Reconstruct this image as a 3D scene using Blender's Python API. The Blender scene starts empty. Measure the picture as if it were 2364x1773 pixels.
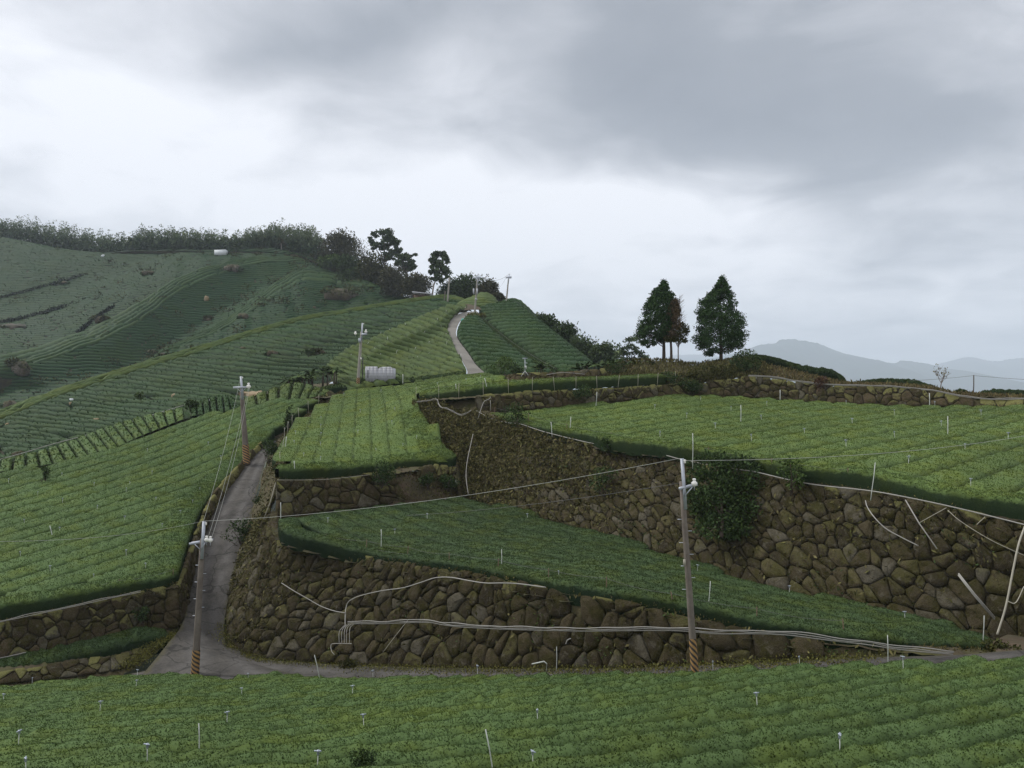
import bpy, bmesh, math, random
import numpy as np
from mathutils import Vector
from mathutils.geometry import tessellate_polygon

# ------------------------------------------------------------------ camera, world, sun, exposure
S = bpy.context.scene
COL = S.collection
FPX = 1820.0                      # focal length in photo pixels (photo is 2364 x 1773)
CX, CY, HORIZON = 1182.0, 886.5, 960.0
PITCH = math.atan((HORIZON - CY) / FPX)
cd = bpy.data.cameras.new('camera')
cam = bpy.data.objects.new('camera', cd)
COL.objects.link(cam)
cd.sensor_width = 36.0
cd.lens = 36.0 * FPX / 2364.0
cd.clip_start, cd.clip_end = 0.5, 30000.0
cam.location = (0, 0, 0)
cam.rotation_euler = (math.pi / 2 + PITCH, 0, 0)
S.camera = cam

S.view_settings.view_transform = 'Standard'
S.view_settings.look = 'None'
S.view_settings.gamma = 1.0
S.view_settings.use_curve_mapping = False
S.view_settings.exposure = 1.03
S.cycles.use_denoising = True
S.cycles.denoising_prefilter = 'NONE'
S.cycles.max_bounces = 5
S.cycles.diffuse_bounces = 2
S.cycles.glossy_bounces = 1
S.cycles.transmission_bounces = 1
S.cycles.volume_bounces = 2
S.cycles.caustics_reflective = False
S.cycles.caustics_refractive = False

SUN_AZ, SUN_EL = math.radians(-72), math.radians(44)      # azimuth from +Y towards +X
sd = bpy.data.lights.new('sun', 'SUN')
sd.energy, sd.angle, sd.color = 1.4, math.radians(14), (1.0, 0.97, 0.92)
sun = bpy.data.objects.new('sun', sd)
COL.objects.link(sun)
sdir = Vector((math.sin(SUN_AZ) * math.cos(SUN_EL), math.cos(SUN_AZ) * math.cos(SUN_EL), math.sin(SUN_EL)))
sun.rotation_euler = (-sdir).to_track_quat('-Z', 'Y').to_euler()


def nd(nt, kind, **kw):
    n = nt.nodes.new(kind)
    for k, v in kw.items():
        if k in n.inputs:
            n.inputs[k].default_value = v
        else:
            setattr(n, k, v)
    return n


def math_n(nt, op, a, b=None, c=None, clamp=False):
    n = nt.nodes.new('ShaderNodeMath')
    n.operation = op
    n.use_clamp = clamp
    for i, x in enumerate((a, b, c)):
        if x is None:
            continue
        if isinstance(x, (int, float)):
            n.inputs[i].default_value = x
        else:
            nt.links.new(x, n.inputs[i])
    return n.outputs[0]


def mixc(nt, fac, a, b, mode='MIX'):
    n = nt.nodes.new('ShaderNodeMix')
    n.data_type = 'RGBA'
    n.blend_type = mode
    n.clamp_factor = True
    for sock, x in ((n.inputs[0], fac), (n.inputs[6], a), (n.inputs[7], b)):
        if isinstance(x, (int, float)):
            sock.default_value = x
        elif isinstance(x, tuple):
            sock.default_value = x if len(x) == 4 else (*x, 1)
        else:
            nt.links.new(x, sock)
    return n.outputs[2]


def ramp(nt, fac, stops):
    n = nt.nodes.new('ShaderNodeValToRGB')
    e = n.color_ramp.elements
    while len(e) < len(stops):
        e.new(0.5)
    for i, (p, c) in enumerate(stops):
        e[i].position = p
        e[i].color = (*c, 1) if isinstance(c, tuple) else (c, c, c, 1)
    nt.links.new(fac, n.inputs[0])
    return n.outputs[0]


def noise(nt, vec, scale, detail=4, rough=0.55, dist=0.0):
    n = nt.nodes.new('ShaderNodeTexNoise')
    n.inputs['Scale'].default_value = scale
    n.inputs['Detail'].default_value = detail
    n.inputs['Roughness'].default_value = rough
    n.inputs['Distortion'].default_value = dist
    if vec is not None:
        nt.links.new(vec, n.inputs['Vector'])
    return n.outputs['Fac']


def smooth01(nt, x, lo, hi):
    n = nt.nodes.new('ShaderNodeMapRange')
    n.interpolation_type = 'SMOOTHSTEP'
    n.inputs['From Min'].default_value = lo
    n.inputs['From Max'].default_value = hi
    nt.links.new(x, n.inputs['Value'])
    return n.outputs[0]


def pix_dir(u, v):
    """unit direction in the world of a photo pixel (used for the sky's cloud banks and for P)"""
    c, s = math.cos(PITCH), math.sin(PITCH)
    a, b = (u - CX) / FPX, (CY - v) / FPX
    d = Vector((a, c - b * s, s + b * c))
    return d


W = bpy.data.worlds.new('World')
S.world = W
W.use_nodes = True
wt = W.node_tree
wt.nodes.clear()
tc = wt.nodes.new('ShaderNodeTexCoord')
sep = wt.nodes.new('ShaderNodeSeparateXYZ')
wt.links.new(tc.outputs['Generated'], sep.inputs[0])
zc = math_n(wt, 'MAXIMUM', sep.outputs[2], 0.0)
den = math_n(wt, 'ADD', zc, 0.16)
comb = wt.nodes.new('ShaderNodeCombineXYZ')
wt.links.new(math_n(wt, 'DIVIDE', sep.outputs[0], den), comb.inputs[0])
wt.links.new(math_n(wt, 'DIVIDE', sep.outputs[1], den), comb.inputs[1])
lay = comb.outputs[0]                                      # point on the flat underside of the cloud layer
off = wt.nodes.new('ShaderNodeVectorMath')
off.operation = 'ADD'
off.inputs[1].default_value = (3.7, 1.9, 0.0)
wt.links.new(lay, off.inputs[0])
n1 = noise(wt, off.outputs[0], 0.55, 4, 0.45, 0.25)
n2 = noise(wt, off.outputs[0], 2.9, 7, 0.58, 0.4)


def cloud_bank(u, v, ru, rv, amount, warp=None):
    """a soft bank of cloud: its thickness falls off around one direction of the sky"""
    d = pix_dir(u, v).normalized()
    z = max(d.z, 0) + 0.16
    c = (d.x / z, d.y / z)
    dx = pix_dir(u + ru, v).normalized()
    dz = pix_dir(u, v - rv).normalized()
    sx = abs(dx.x / (max(dx.z, 0) + 0.16) - c[0])
    sy = abs(dz.y / (max(dz.z, 0) + 0.16) - c[1])
    s2 = wt.nodes.new('ShaderNodeSeparateXYZ')
    wt.links.new(warp if warp is not None else lay, s2.inputs[0])
    ex = math_n(wt, 'DIVIDE', math_n(wt, 'SUBTRACT', s2.outputs[0], c[0]), sx)
    ey = math_n(wt, 'DIVIDE', math_n(wt, 'SUBTRACT', s2.outputs[1], c[1]), sy)
    r2 = math_n(wt, 'ADD', math_n(wt, 'MULTIPLY', ex, ex), math_n(wt, 'MULTIPLY', ey, ey))
    return math_n(wt, 'MULTIPLY', math_n(wt, 'POWER', 2.718, math_n(wt, 'MULTIPLY', r2, -1.0)), amount)


wn = wt.nodes.new('ShaderNodeTexNoise')
wn.inputs['Scale'].default_value = 1.1
wn.inputs['Detail'].default_value = 3
wt.links.new(off.outputs[0], wn.inputs['Vector'])
wsub = wt.nodes.new('ShaderNodeVectorMath')
wsub.operation = 'MULTIPLY_ADD'
wsub.inputs[1].default_value = (1.1, 1.1, 0)
wt.links.new(wn.outputs['Color'], wsub.inputs[0])
wadd = wt.nodes.new('ShaderNodeVectorMath')
wadd.operation = 'ADD'
wadd.inputs[1].default_value = (-0.55, -0.55, 0)
wt.links.new(lay, wsub.inputs[2])
wt.links.new(wsub.outputs[0], wadd.inputs[0])
wl = wadd.outputs[0]
dark = math_n(wt, 'MULTIPLY', n1, 0.30)
dark = math_n(wt, 'ADD', dark, math_n(wt, 'MULTIPLY', math_n(wt, 'SUBTRACT', n2, 0.5), 0.75))
for (u, v, ru, rv, am) in ((1600, 260, 520, 260, 0.52), (2150, 260, 560, 320, 0.36), (1340, 60, 300, 200, 0.26), (800, 0, 260, 190, 0.40),
                           (2250, 560, 420, 160, 0.20), (1500, -200, 1500, 260, 0.22),
                           (260, 280, 480, 170, -0.15), (1080, 520, 420, 150, -0.20), (560, 420, 400, 160, -0.10),
                           (1250, 620, 620, 130, -0.10), (2100, 780, 500, 80, 0.12)):
    dark = math_n(wt, 'ADD', dark, cloud_bank(u, v, ru, rv, am, wl))
cloud = ramp(wt, dark, [(0.02, (0.56, 0.56, 0.58)), (0.20, (0.43, 0.432, 0.452)), (0.42, (0.262, 0.267, 0.284)),
                        (0.64, (0.165, 0.172, 0.188)), (0.95, (0.125, 0.132, 0.148))])
sky = wt.nodes.new('ShaderNodeTexSky')
sky.sky_type = 'NISHITA'
sky.sun_disc = False
sky.sun_elevation = SUN_EL
sky.sun_rotation = SUN_AZ
STR = 0.1
c10 = mixc(wt, 1.0, cloud, (1 / STR, 1 / STR, 1 / STR), 'MULTIPLY')
skycol = mixc(wt, 0.94, sky.outputs[0], c10)
bg = wt.nodes.new('ShaderNodeBackground')
bg.inputs['Strength'].default_value = STR
wt.links.new(skycol, bg.inputs['Color'])
wo = wt.nodes.new('ShaderNodeOutputWorld')
wt.links.new(bg.outputs[0], wo.inputs['Surface'])

# ------------------------------------------------------------------ helpers
ORD = ('first second third fourth fifth sixth seventh eighth ninth tenth eleventh twelfth thirteenth fourteenth fifteenth sixteenth seventeenth '
       'eighteenth nineteenth twentieth twenty-first twenty-second twenty-third twenty-fourth twenty-fifth').split()
RNG = np.random.default_rng(7)
random.seed(7)


def P(u, v, d):
    """world point seen at photo pixel (u, v) at d metres ahead of the camera"""
    r = pix_dir(u, v)
    return np.array((r.x / r.y * d, d, r.z / r.y * d))


def PL(pts):
    return np.array([P(*p) for p in pts])


def proj(V):
    V = np.asarray(V)
    c, s = math.cos(PITCH), math.sin(PITCH)
    f = V[..., 1] * c + V[..., 2] * s
    up = -V[..., 1] * s + V[..., 2] * c
    return CX + V[..., 0] / f * FPX, CY - up / f * FPX


def empty(name, loc, label, cat, group=None):
    o = bpy.data.objects.new(name, None)
    COL.objects.link(o)
    o.location = tuple(loc)
    o.empty_display_size = 0.3
    tag(o, label, cat, group)
    return o


def tag(o, label=None, cat=None, group=None, kind=None):
    if label:
        o['label'] = label
    if cat:
        o['category'] = cat
    if group:
        o['group'] = group
    if kind:
        o['kind'] = kind
    return o


def add(name, V, F, mat, parent=None, smooth=True, attrs=None, origin=None, kind=None):
    """link one mesh object; V in world coordinates, F an (n,3|4) array or a list of such / of lists"""
    V = np.asarray(V, dtype=np.float64)
    if origin is None:
        if parent is not None:
            origin = np.array(parent_loc(parent))
        else:
            lo, hi = V.min(0), V.max(0)
            origin = np.array(((lo[0] + hi[0]) / 2, (lo[1] + hi[1]) / 2, lo[2]))
    origin = np.asarray(origin, dtype=np.float64)
    me = bpy.data.meshes.new(name)
    L = V - origin
    if isinstance(F, np.ndarray):
        F = [F]
    if len(F) and isinstance(F[0], np.ndarray):
        nf = sum(len(f) for f in F)
        nl = sum(f.size for f in F)
        me.vertices.add(len(L))
        me.vertices.foreach_set('co', L.astype(np.float32).ravel())
        me.loops.add(nl)
        me.loops.foreach_set('vertex_index', np.concatenate([f.ravel() for f in F]).astype(np.int32))
        me.polygons.add(nf)
        tot = np.concatenate([np.full(len(f), f.shape[1], np.int32) for f in F])
        st = np.concatenate([[0], np.cumsum(tot)[:-1]]).astype(np.int32)
        me.polygons.foreach_set('loop_start', st)
        me.polygons.foreach_set('loop_total', tot)
        me.update(calc_edges=True)
        me.validate()
    else:
        me.from_pydata([tuple(x) for x in L], [], [tuple(int(i) for i in f) for f in F])
    if smooth:
        me.polygons.foreach_set('use_smooth', np.ones(len(me.polygons), dtype=bool))
    for k, arr in (attrs or {}).items():
        a = me.attributes.new(k, 'FLOAT', 'POINT')
        a.data.foreach_set('value', np.asarray(arr, dtype=np.float32))
    if mat is not None:
        me.materials.append(mat)
    o = bpy.data.objects.new(name, me)
    COL.objects.link(o)
    if parent is not None:
        o.parent = parent
        o.location = tuple(origin - np.array(parent_loc(parent)))
    else:
        o.location = tuple(origin)
    if kind:
        o['kind'] = kind
    return o


def parent_loc(o):
    l = np.array(o.location)
    while o.parent is not None:
        o = o.parent
        l = l + np.array(o.location)
    return l


def merge(parts):
    """join (V, F, attrs) tuples"""
    Vs, Fs, A, n = [], [], {}, 0
    for V, F, at in parts:
        Vs.append(V)
        for f in (F if isinstance(F, list) else [F]):
            Fs.append(np.asarray(f) + n)
        for k, a in at.items():
            A.setdefault(k, []).append(a)
        n += len(V)
    return np.concatenate(Vs), Fs, {k: np.concatenate(a) for k, a in A.items()}


def resample(pts, n):
    pts = np.asarray(pts, float)
    seg = np.linalg.norm(np.diff(pts, axis=0), axis=1)
    t = np.concatenate([[0], np.cumsum(seg)])
    tt = np.linspace(0, t[-1], n)
    return np.stack([np.interp(tt, t, pts[:, i]) for i in range(pts.shape[1])], 1)


def smooth_curve(pts, n):
    """Catmull-Rom through pts, n samples evenly by arc length"""
    p = np.asarray(pts, float)
    q = np.vstack([2 * p[0] - p[1], p, 2 * p[-1] - p[-2]])
    out = []
    for i in range(1, len(q) - 2):
        t = np.linspace(0, 1, 12, endpoint=False)[:, None]
        a, b, c, d = q[i - 1], q[i], q[i + 1], q[i + 2]
        out.append(0.5 * (2 * b + (c - a) * t + (2 * a - 5 * b + 4 * c - d) * t ** 2 + (3 * b - a - 3 * c + d) * t ** 3))
    out.append(p[-1:])
    return resample(np.vstack(out), n)


def grid_faces(n, m):
    i = np.arange(n - 1)[:, None] * m + np.arange(m - 1)[None, :]
    i = i.ravel()
    return np.stack([i, i + 1, i + m + 1, i + m], 1)


def tube(pts, r, seg=6, cap=True):
    pts = np.asarray(pts, float)
    n = len(pts)
    r = np.broadcast_to(np.asarray(r, float), (n,))
    T = np.gradient(pts, axis=0)
    T /= np.linalg.norm(T, axis=1)[:, None] + 1e-9
    ref = np.array((0.0, 0, 1)) if abs(T[:, 2]).mean() < 0.8 else np.array((1.0, 0, 0))
    A = np.cross(T, ref)
    A /= np.linalg.norm(A, axis=1)[:, None] + 1e-9
    B = np.cross(A, T)
    th = np.arange(seg) * 2 * math.pi / seg
    V = pts[:, None] + r[:, None, None] * (A[:, None] * np.cos(th)[None, :, None] + B[:, None] * np.sin(th)[None, :, None])
    V = V.reshape(-1, 3)
    i = np.arange(n - 1)[:, None] * seg + np.arange(seg)[None]
    j = np.arange(n - 1)[:, None] * seg + (np.arange(seg)[None] + 1) % seg
    F = np.stack([i.ravel(), (i + seg).ravel(), (j + seg).ravel(), j.ravel()], 1)
    Fs = [F]
    if cap:
        V = np.vstack([V, pts[:1], pts[-1:]])
        k = np.arange(seg)
        Fs.append(np.stack([k, (k + 1) % seg, np.full(seg, n * seg)], 1))
        b = (n - 1) * seg
        Fs.append(np.stack([b + (k + 1) % seg, b + k, np.full(seg, n * seg + 1)], 1))
    return V, Fs, {}


def box(c, sx, sy, sz, rot=None):
    """axis box centred at c with full sizes; rot a 3x3 matrix"""
    h = np.array([(x, y, z) for x in (-.5, .5) for y in (-.5, .5) for z in (-.5, .5)]) * (sx, sy, sz)
    if rot is not None:
        h = h @ np.asarray(rot).T
    F = np.array([(0, 1, 3, 2), (4, 6, 7, 5), (0, 4, 5, 1), (2, 3, 7, 6), (0, 2, 6, 4), (1, 5, 7, 3)])
    return h + np.asarray(c), [F], {}


def lathe(c, prof, seg=10):
    """prof: list of (radius, z) about a vertical axis at c"""
    th = np.arange(seg) * 2 * math.pi / seg
    V = np.array([(r * math.cos(t), r * math.sin(t), z) for r, z in prof for t in th]) + np.asarray(c)
    n = len(prof)
    i = np.arange(n - 1)[:, None] * seg + np.arange(seg)[None]
    j = np.arange(n - 1)[:, None] * seg + (np.arange(seg)[None] + 1) % seg
    F = np.stack([i.ravel(), j.ravel(), (j + seg).ravel(), (i + seg).ravel()], 1)
    return V, [F], {}


def leaves(pts, nrm, size, rng, spread=0.8, aspect=0.5, shoot=None):
    """one small rhombic leaf per point, leaning about its normal"""
    n = len(pts)
    ax = nrm + rng.normal(0, spread, (n, 3))
    ax /= np.linalg.norm(ax, axis=1)[:, None] + 1e-9
    sd_ = np.cross(ax, rng.normal(0, 1, (n, 3)))
    sd_ /= np.linalg.norm(sd_, axis=1)[:, None] + 1e-9
    s = (np.asarray(size) * rng.uniform(0.65, 1.35, n))[:, None]
    w = s * aspect * 0.5
    b = pts - ax * s * 0.3
    V = np.stack([b, b + ax * s * 0.5 + sd_ * w, b + ax * s, b + ax * s * 0.5 - sd_ * w], 1).reshape(-1, 3)
    F = np.arange(n * 4).reshape(n, 4)
    r = np.repeat(rng.uniform(0, 1, n), 4)
    at = {'rnd': r}
    at['shoot'] = np.repeat(shoot if shoot is not None else np.ones(n), 4)
    return V, [F], at


def cloud_leaves(cen, rad, n, size, rng, shell=0.55, aspect=0.55, shoot=1.0, spread=0.7):
    """leaves through an ellipsoid, denser towards its skin"""
    d = rng.normal(0, 1, (n, 3))
    d /= np.linalg.norm(d, axis=1)[:, None]
    r = shell + (1 - shell) * rng.uniform(0, 1, n) ** 0.6
    r = r * (1 + rng.normal(0, 0.08, n))
    p = np.asarray(cen) + d * r[:, None] * np.asarray(rad)
    return leaves(p, d, size, rng, spread, aspect, np.full(n, shoot) * rng.uniform(0.6, 1.0, n))


class Surf:
    """smooth height surface z(x, y) through anchor pixels of known distance (thin plate, lightly relaxed)"""
    def __init__(self, anchors, relax=0.02):
        A = PL(anchors)
        self.m = A[:, :2].mean(0)
        self.s = max(A[:, :2].std(0).max(), 1e-6)
        self.q = (A[:, :2] - self.m) / self.s
        n = len(A)
        K_ = self.k(self.q, self.q) + np.eye(n) * relax
        Pm = np.hstack([np.ones((n, 1)), self.q])
        L_ = np.zeros((n + 3, n + 3))
        L_[:n, :n], L_[:n, n:], L_[n:, :n] = K_, Pm, Pm.T
        self.w = np.linalg.solve(L_, np.concatenate([A[:, 2], np.zeros(3)]))

    @staticmethod
    def k(a, b):
        r2 = ((a[:, None] - b[None]) ** 2).sum(-1)
        return 0.5 * r2 * np.log(r2 + 1e-12)

    def z(self, x, y):
        x, y = np.broadcast_arrays(np.asarray(x, float), np.asarray(y, float))
        p = (np.stack([x.ravel(), y.ravel()], 1) - self.m) / self.s
        n = len(self.q)
        o = self.k(p, self.q) @ self.w[:n] + self.w[n] + p @ self.w[n + 1:]
        return o.reshape(x.shape) if x.ndim else float(o[0])

    def hit(self, u, v, lo=6.0, hi=140.0):
        r = pix_dir(u, v)
        a, b = r.x / r.y, r.z / r.y
        y = np.linspace(lo, hi, 1400)
        g = b * y - self.z(a * y, y)
        k = np.where((g[:-1] > 0) & (g[1:] <= 0))[0]
        if len(k):
            k = k[0]
            yy = y[k] + (y[k + 1] - y[k]) * g[k] / (g[k] - g[k + 1])
        else:
            yy = y[np.argmin(np.abs(g))]
        return np.array((a * yy, yy, b * yy))


def inside(poly, x, y):
    r = np.zeros(len(x), bool)
    n = len(poly)
    for i in range(n):
        x0, y0 = poly[i]
        x1, y1 = poly[(i + 1) % n]
        c = ((y0 > y) != (y1 > y))
        with np.errstate(divide='ignore', invalid='ignore'):
            xi = (x1 - x0) * (y - y0) / (y1 - y0) + x0
        r ^= c & (x < xi)
    return r


def wob(n, step, rng, k=4, wl=(0.8, 4.0)):
    """smooth noise along a line, about -1..1"""
    t = np.arange(n) * step
    o = np.zeros(n)
    for _ in range(k):
        o += np.sin(t * 2 * math.pi / rng.uniform(*wl) + rng.uniform(0, 6.28))
    return o / k * 1.2


# ------------------------------------------------------------------ materials
def new_mat(name):
    m = bpy.data.materials.new(name)
    m.use_nodes = True
    nt = m.node_tree
    b = nt.nodes['Principled BSDF']
    return m, nt, b


def pos(nt):
    g = nt.nodes.new('ShaderNodeNewGeometry')
    return g


def attr(nt, name):
    a = nt.nodes.new('ShaderNodeAttribute')
    a.attribute_name = name
    return a.outputs['Fac']


def bump(nt, b, h, strength, dist):
    n = nt.nodes.new('ShaderNodeBump')
    n.inputs['Strength'].default_value = strength
    n.inputs['Distance'].default_value = dist
    nt.links.new(h, n.inputs['Height'])
    nt.links.new(n.outputs[0], b.inputs['Normal'])


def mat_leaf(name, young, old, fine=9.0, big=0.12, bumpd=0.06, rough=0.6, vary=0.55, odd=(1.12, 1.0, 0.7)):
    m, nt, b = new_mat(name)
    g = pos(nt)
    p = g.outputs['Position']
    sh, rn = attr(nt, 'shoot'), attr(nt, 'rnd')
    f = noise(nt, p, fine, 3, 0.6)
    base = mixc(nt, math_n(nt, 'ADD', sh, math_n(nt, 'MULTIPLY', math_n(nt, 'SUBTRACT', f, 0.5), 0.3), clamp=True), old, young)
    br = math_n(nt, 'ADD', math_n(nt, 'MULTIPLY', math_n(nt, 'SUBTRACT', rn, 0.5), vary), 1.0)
    f2 = noise(nt, p, big, 3, 0.55)
    br = math_n(nt, 'MULTIPLY', br, math_n(nt, 'ADD', math_n(nt, 'MULTIPLY', f2, 0.7), 0.65))
    f3 = noise(nt, p, big * 6, 3, 0.6)
    hue = mixc(nt, smooth01(nt, f3, 0.4, 0.7), base, mixc(nt, 1.0, base, odd, 'MULTIPLY'))
    cb = nt.nodes.new('ShaderNodeCombineColor')
    for i in range(3):
        nt.links.new(br, cb.inputs[i])
    c = mixc(nt, 1.0, hue, cb.outputs[0], 'MULTIPLY')
    nt.links.new(c, b.inputs['Base Color'])
    b.inputs['Roughness'].default_value = rough
    b.inputs['Specular IOR Level'].default_value = 0.04
    if bumpd:
        bump(nt, b, noise(nt, p, fine * 1.6, 2, 0.7), 0.45, bumpd * 0.6)
    return m


def mat_plain(name, col, rough=0.7, metal=0.0, var=0.25, scale=6.0, bumpd=0.0, col2=None, scale2=1.5):
    m, nt, b = new_mat(name)
    p = pos(nt).outputs['Position']
    f = noise(nt, p, scale, 4, 0.6)
    c = mixc(nt, f, tuple(x * (1 - var) for x in col), tuple(min(1, x * (1 + var)) for x in col))
    if col2:
        f2 = noise(nt, p, scale2, 4, 0.65)
        c = mixc(nt, smooth01(nt, f2, 0.42, 0.62), c, col2)
    nt.links.new(c, b.inputs['Base Color'])
    b.inputs['Roughness'].default_value = rough
    b.inputs['Metallic'].default_value = metal
    b.inputs['Specular IOR Level'].default_value = 0.3
    if bumpd:
        bump(nt, b, noise(nt, p, scale * 1.5, 4, 0.65), 0.8, bumpd)
    return m


def mat_stone(name, a=(0.108, 0.088, 0.052), bcol=(0.044, 0.036, 0.022), moss=(0.058, 0.052, 0.018), grey=(0.142, 0.128, 0.095),
              lich=(0.15, 0.145, 0.055)):
    m, nt, b = new_mat(name)
    g = pos(nt)
    p = g.outputs['Position']
    rn, li = attr(nt, 'rnd'), attr(nt, 'lichen')
    c = mixc(nt, rn, a, bcol)
    f = noise(nt, p, 2.2, 5, 0.65)
    c = mixc(nt, smooth01(nt, f, 0.42, 0.62), c, moss)
    fg = noise(nt, p, 3.7, 6, 0.7, 0.4)
    c = mixc(nt, math_n(nt, 'MULTIPLY', smooth01(nt, fg, 0.53, 0.68), math_n(nt, 'GREATER_THAN', rn, 0.45)), c, grey)
    c = mixc(nt, math_n(nt, 'MULTIPLY', math_n(nt, 'GREATER_THAN', math_n(nt, 'FRACT', math_n(nt, 'MULTIPLY', rn, 7.31)), 0.86), smooth01(nt, noise(nt, p, 1.6, 5, 0.7), 0.35, 0.6)), c, grey)
    ff = noise(nt, p, 22.0, 4, 0.7)
    c = mixc(nt, 0.55, c, ramp(nt, ff, [(0.3, 0.25), (0.7, 1.0)]), 'MULTIPLY')
    sp = nt.nodes.new('ShaderNodeSeparateXYZ')
    nt.links.new(g.outputs['Normal'], sp.inputs[0])
    up = math_n(nt, 'ADD', sp.outputs[2], math_n(nt, 'MULTIPLY', math_n(nt, 'SUBTRACT', noise(nt, p, 5.0, 4, 0.65), 0.5), 1.3))
    mask = math_n(nt, 'MULTIPLY', smooth01(nt, up, 0.15, 0.55), li)
    c = mixc(nt, mask, c, lich)
    nt.links.new(c, b.inputs['Base Color'])
    b.inputs['Roughness'].default_value = 0.9
    b.inputs['Specular IOR Level'].default_value = 0.08
    bump(nt, b, noise(nt, p, 6.0, 8, 0.75), 1.0, 0.16)
    return m


M = {}
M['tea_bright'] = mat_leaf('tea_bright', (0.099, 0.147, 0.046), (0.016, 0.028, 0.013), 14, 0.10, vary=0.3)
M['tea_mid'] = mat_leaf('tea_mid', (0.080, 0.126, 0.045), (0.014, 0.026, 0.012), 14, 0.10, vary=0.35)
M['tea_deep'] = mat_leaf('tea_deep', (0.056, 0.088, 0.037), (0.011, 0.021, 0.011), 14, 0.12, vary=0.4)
M['tea_hill'] = mat_leaf('tea_hill', (0.030, 0.060, 0.022), (0.008, 0.017, 0.009), 4.0, 0.035, 0.25, vary=0.3)
M['tea_far'] = mat_leaf('tea_far', (0.021, 0.050, 0.019), (0.006, 0.015, 0.008), 2.0, 0.02, 0.4, vary=0.3)
M['tea_far_lit'] = mat_leaf('tea_far_lit', (0.032, 0.062, 0.024), (0.011, 0.024, 0.011), 2.0, 0.03, 0.4, vary=0.3)  # lighter copy of the far tea: light on the ridge crests painted as leaf colour
M['olive_dark'] = mat_leaf('olive_dark', (0.022, 0.032, 0.018), (0.010, 0.016, 0.010), 3, 0.5, 0, vary=0.6)
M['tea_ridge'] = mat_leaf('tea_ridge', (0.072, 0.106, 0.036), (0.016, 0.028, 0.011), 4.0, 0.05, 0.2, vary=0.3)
M['cedar'] = mat_leaf('cedar', (0.058, 0.108, 0.044), (0.022, 0.045, 0.02), 3, 0.5, 0, vary=0.9)
M['cedar_brown'] = mat_leaf('cedar_brown', (0.14, 0.105, 0.068), (0.07, 0.056, 0.038), 3, 0.5, 0, vary=0.8)
M['olive'] = mat_leaf('olive', (0.060, 0.066, 0.022), (0.028, 0.030, 0.012), 3, 0.5, 0, vary=0.9)
M['bamboo'] = mat_leaf('bamboo', (0.115, 0.155, 0.085), (0.028, 0.048, 0.030), 1.0, 0.06, 0, vary=0.8)
M['brown_scrub'] = mat_leaf('brown_scrub', (0.078, 0.080, 0.046), (0.034, 0.037, 0.023), 1.0, 0.08, 0, vary=0.8)
M['broadleaf'] = mat_leaf('broadleaf', (0.085, 0.125, 0.058), (0.030, 0.050, 0.026), 2, 0.2, 0, vary=0.9)
M['shrub'] = mat_leaf('shrub', (0.052, 0.086, 0.032), (0.016, 0.028, 0.013), 5, 0.6, 0, vary=0.9)
M['shrub_bright'] = mat_leaf('shrub_bright', (0.085, 0.135, 0.040), (0.025, 0.045, 0.016), 5, 0.6, 0, vary=0.9)
M['palm'] = mat_leaf('palm', (0.062, 0.098, 0.036), (0.018, 0.032, 0.014), 3, 0.4, 0, vary=0.9)
M['weeds'] = mat_leaf('weeds', (0.135, 0.118, 0.050), (0.050, 0.045, 0.020), 5, 0.5, 0, vary=1.0, odd=(0.7, 0.85, 0.6))
M['moss_grass'] = mat_leaf('moss_grass', (0.115, 0.118, 0.036), (0.055, 0.05, 0.02), 5, 0.6, 0, vary=0.8)
M['ledge_grass'] = mat_leaf('ledge_grass', (0.125, 0.115, 0.045), (0.05, 0.045, 0.022), 5, 0.6, 0, vary=0.9)
M['pale_grass'] = mat_leaf('pale_grass', (0.175, 0.145, 0.078), (0.075, 0.062, 0.034), 5, 0.6, 0, vary=0.9)
M['dry_red'] = mat_leaf('dry_red', (0.085, 0.048, 0.034), (0.040, 0.026, 0.02), 5, 0.6, 0, vary=0.8)
M['soil'] = mat_plain('soil', (0.040, 0.032, 0.020), 0.95, var=0.4, scale=3, bumpd=0.05, col2=(0.05, 0.05, 0.02))
M['moss_soil'] = mat_plain('moss_soil', (0.066, 0.053, 0.030), 0.95, var=0.4, scale=4, bumpd=0.06, col2=(0.07, 0.068, 0.024))
M['bank'] = mat_plain('bank', (0.085, 0.070, 0.036), 0.95, var=0.5, scale=2.5, bumpd=0.15, col2=(0.055, 0.055, 0.02), scale2=0.8)
M['red_earth'] = mat_plain('red_earth', (0.085, 0.060, 0.040), 0.95, var=0.4, scale=1.2, bumpd=0.1, col2=(0.07, 0.06, 0.035), scale2=0.5)
M['dirt_dull'] = mat_plain('dirt_dull', (0.062, 0.050, 0.036), 0.95, var=0.5, scale=0.5, col2=(0.03, 0.04, 0.02), scale2=0.25)
M['tan_earth'] = mat_plain('tan_earth', (0.26, 0.20, 0.12), 0.95, var=0.4, scale=1.5, bumpd=0.1)
M['ground'] = mat_plain('ground', (0.035, 0.045, 0.02), 0.95, var=0.5, scale=0.05)
M['mountain'] = mat_plain('mountain', (0.035, 0.055, 0.04), 0.95, var=0.5, scale=0.004)
M['stone'] = mat_stone('stone')
M['stone_warm'] = mat_stone('stone_warm', (0.115, 0.088, 0.054), (0.046, 0.037, 0.023), (0.062, 0.056, 0.021), (0.145, 0.133, 0.098), (0.185, 0.18, 0.068))
M['stone_pale'] = mat_stone('stone_pale', (0.135, 0.105, 0.078), (0.085, 0.066, 0.048), (0.09, 0.085, 0.045), (0.20, 0.18, 0.15), (0.085, 0.09, 0.042))
M['concrete_road'] = mat_plain('concrete_road', (0.20, 0.188, 0.165), 0.95, var=0.3, scale=1.0, bumpd=0.02, col2=(0.14, 0.132, 0.115), scale2=0.25)
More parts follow.
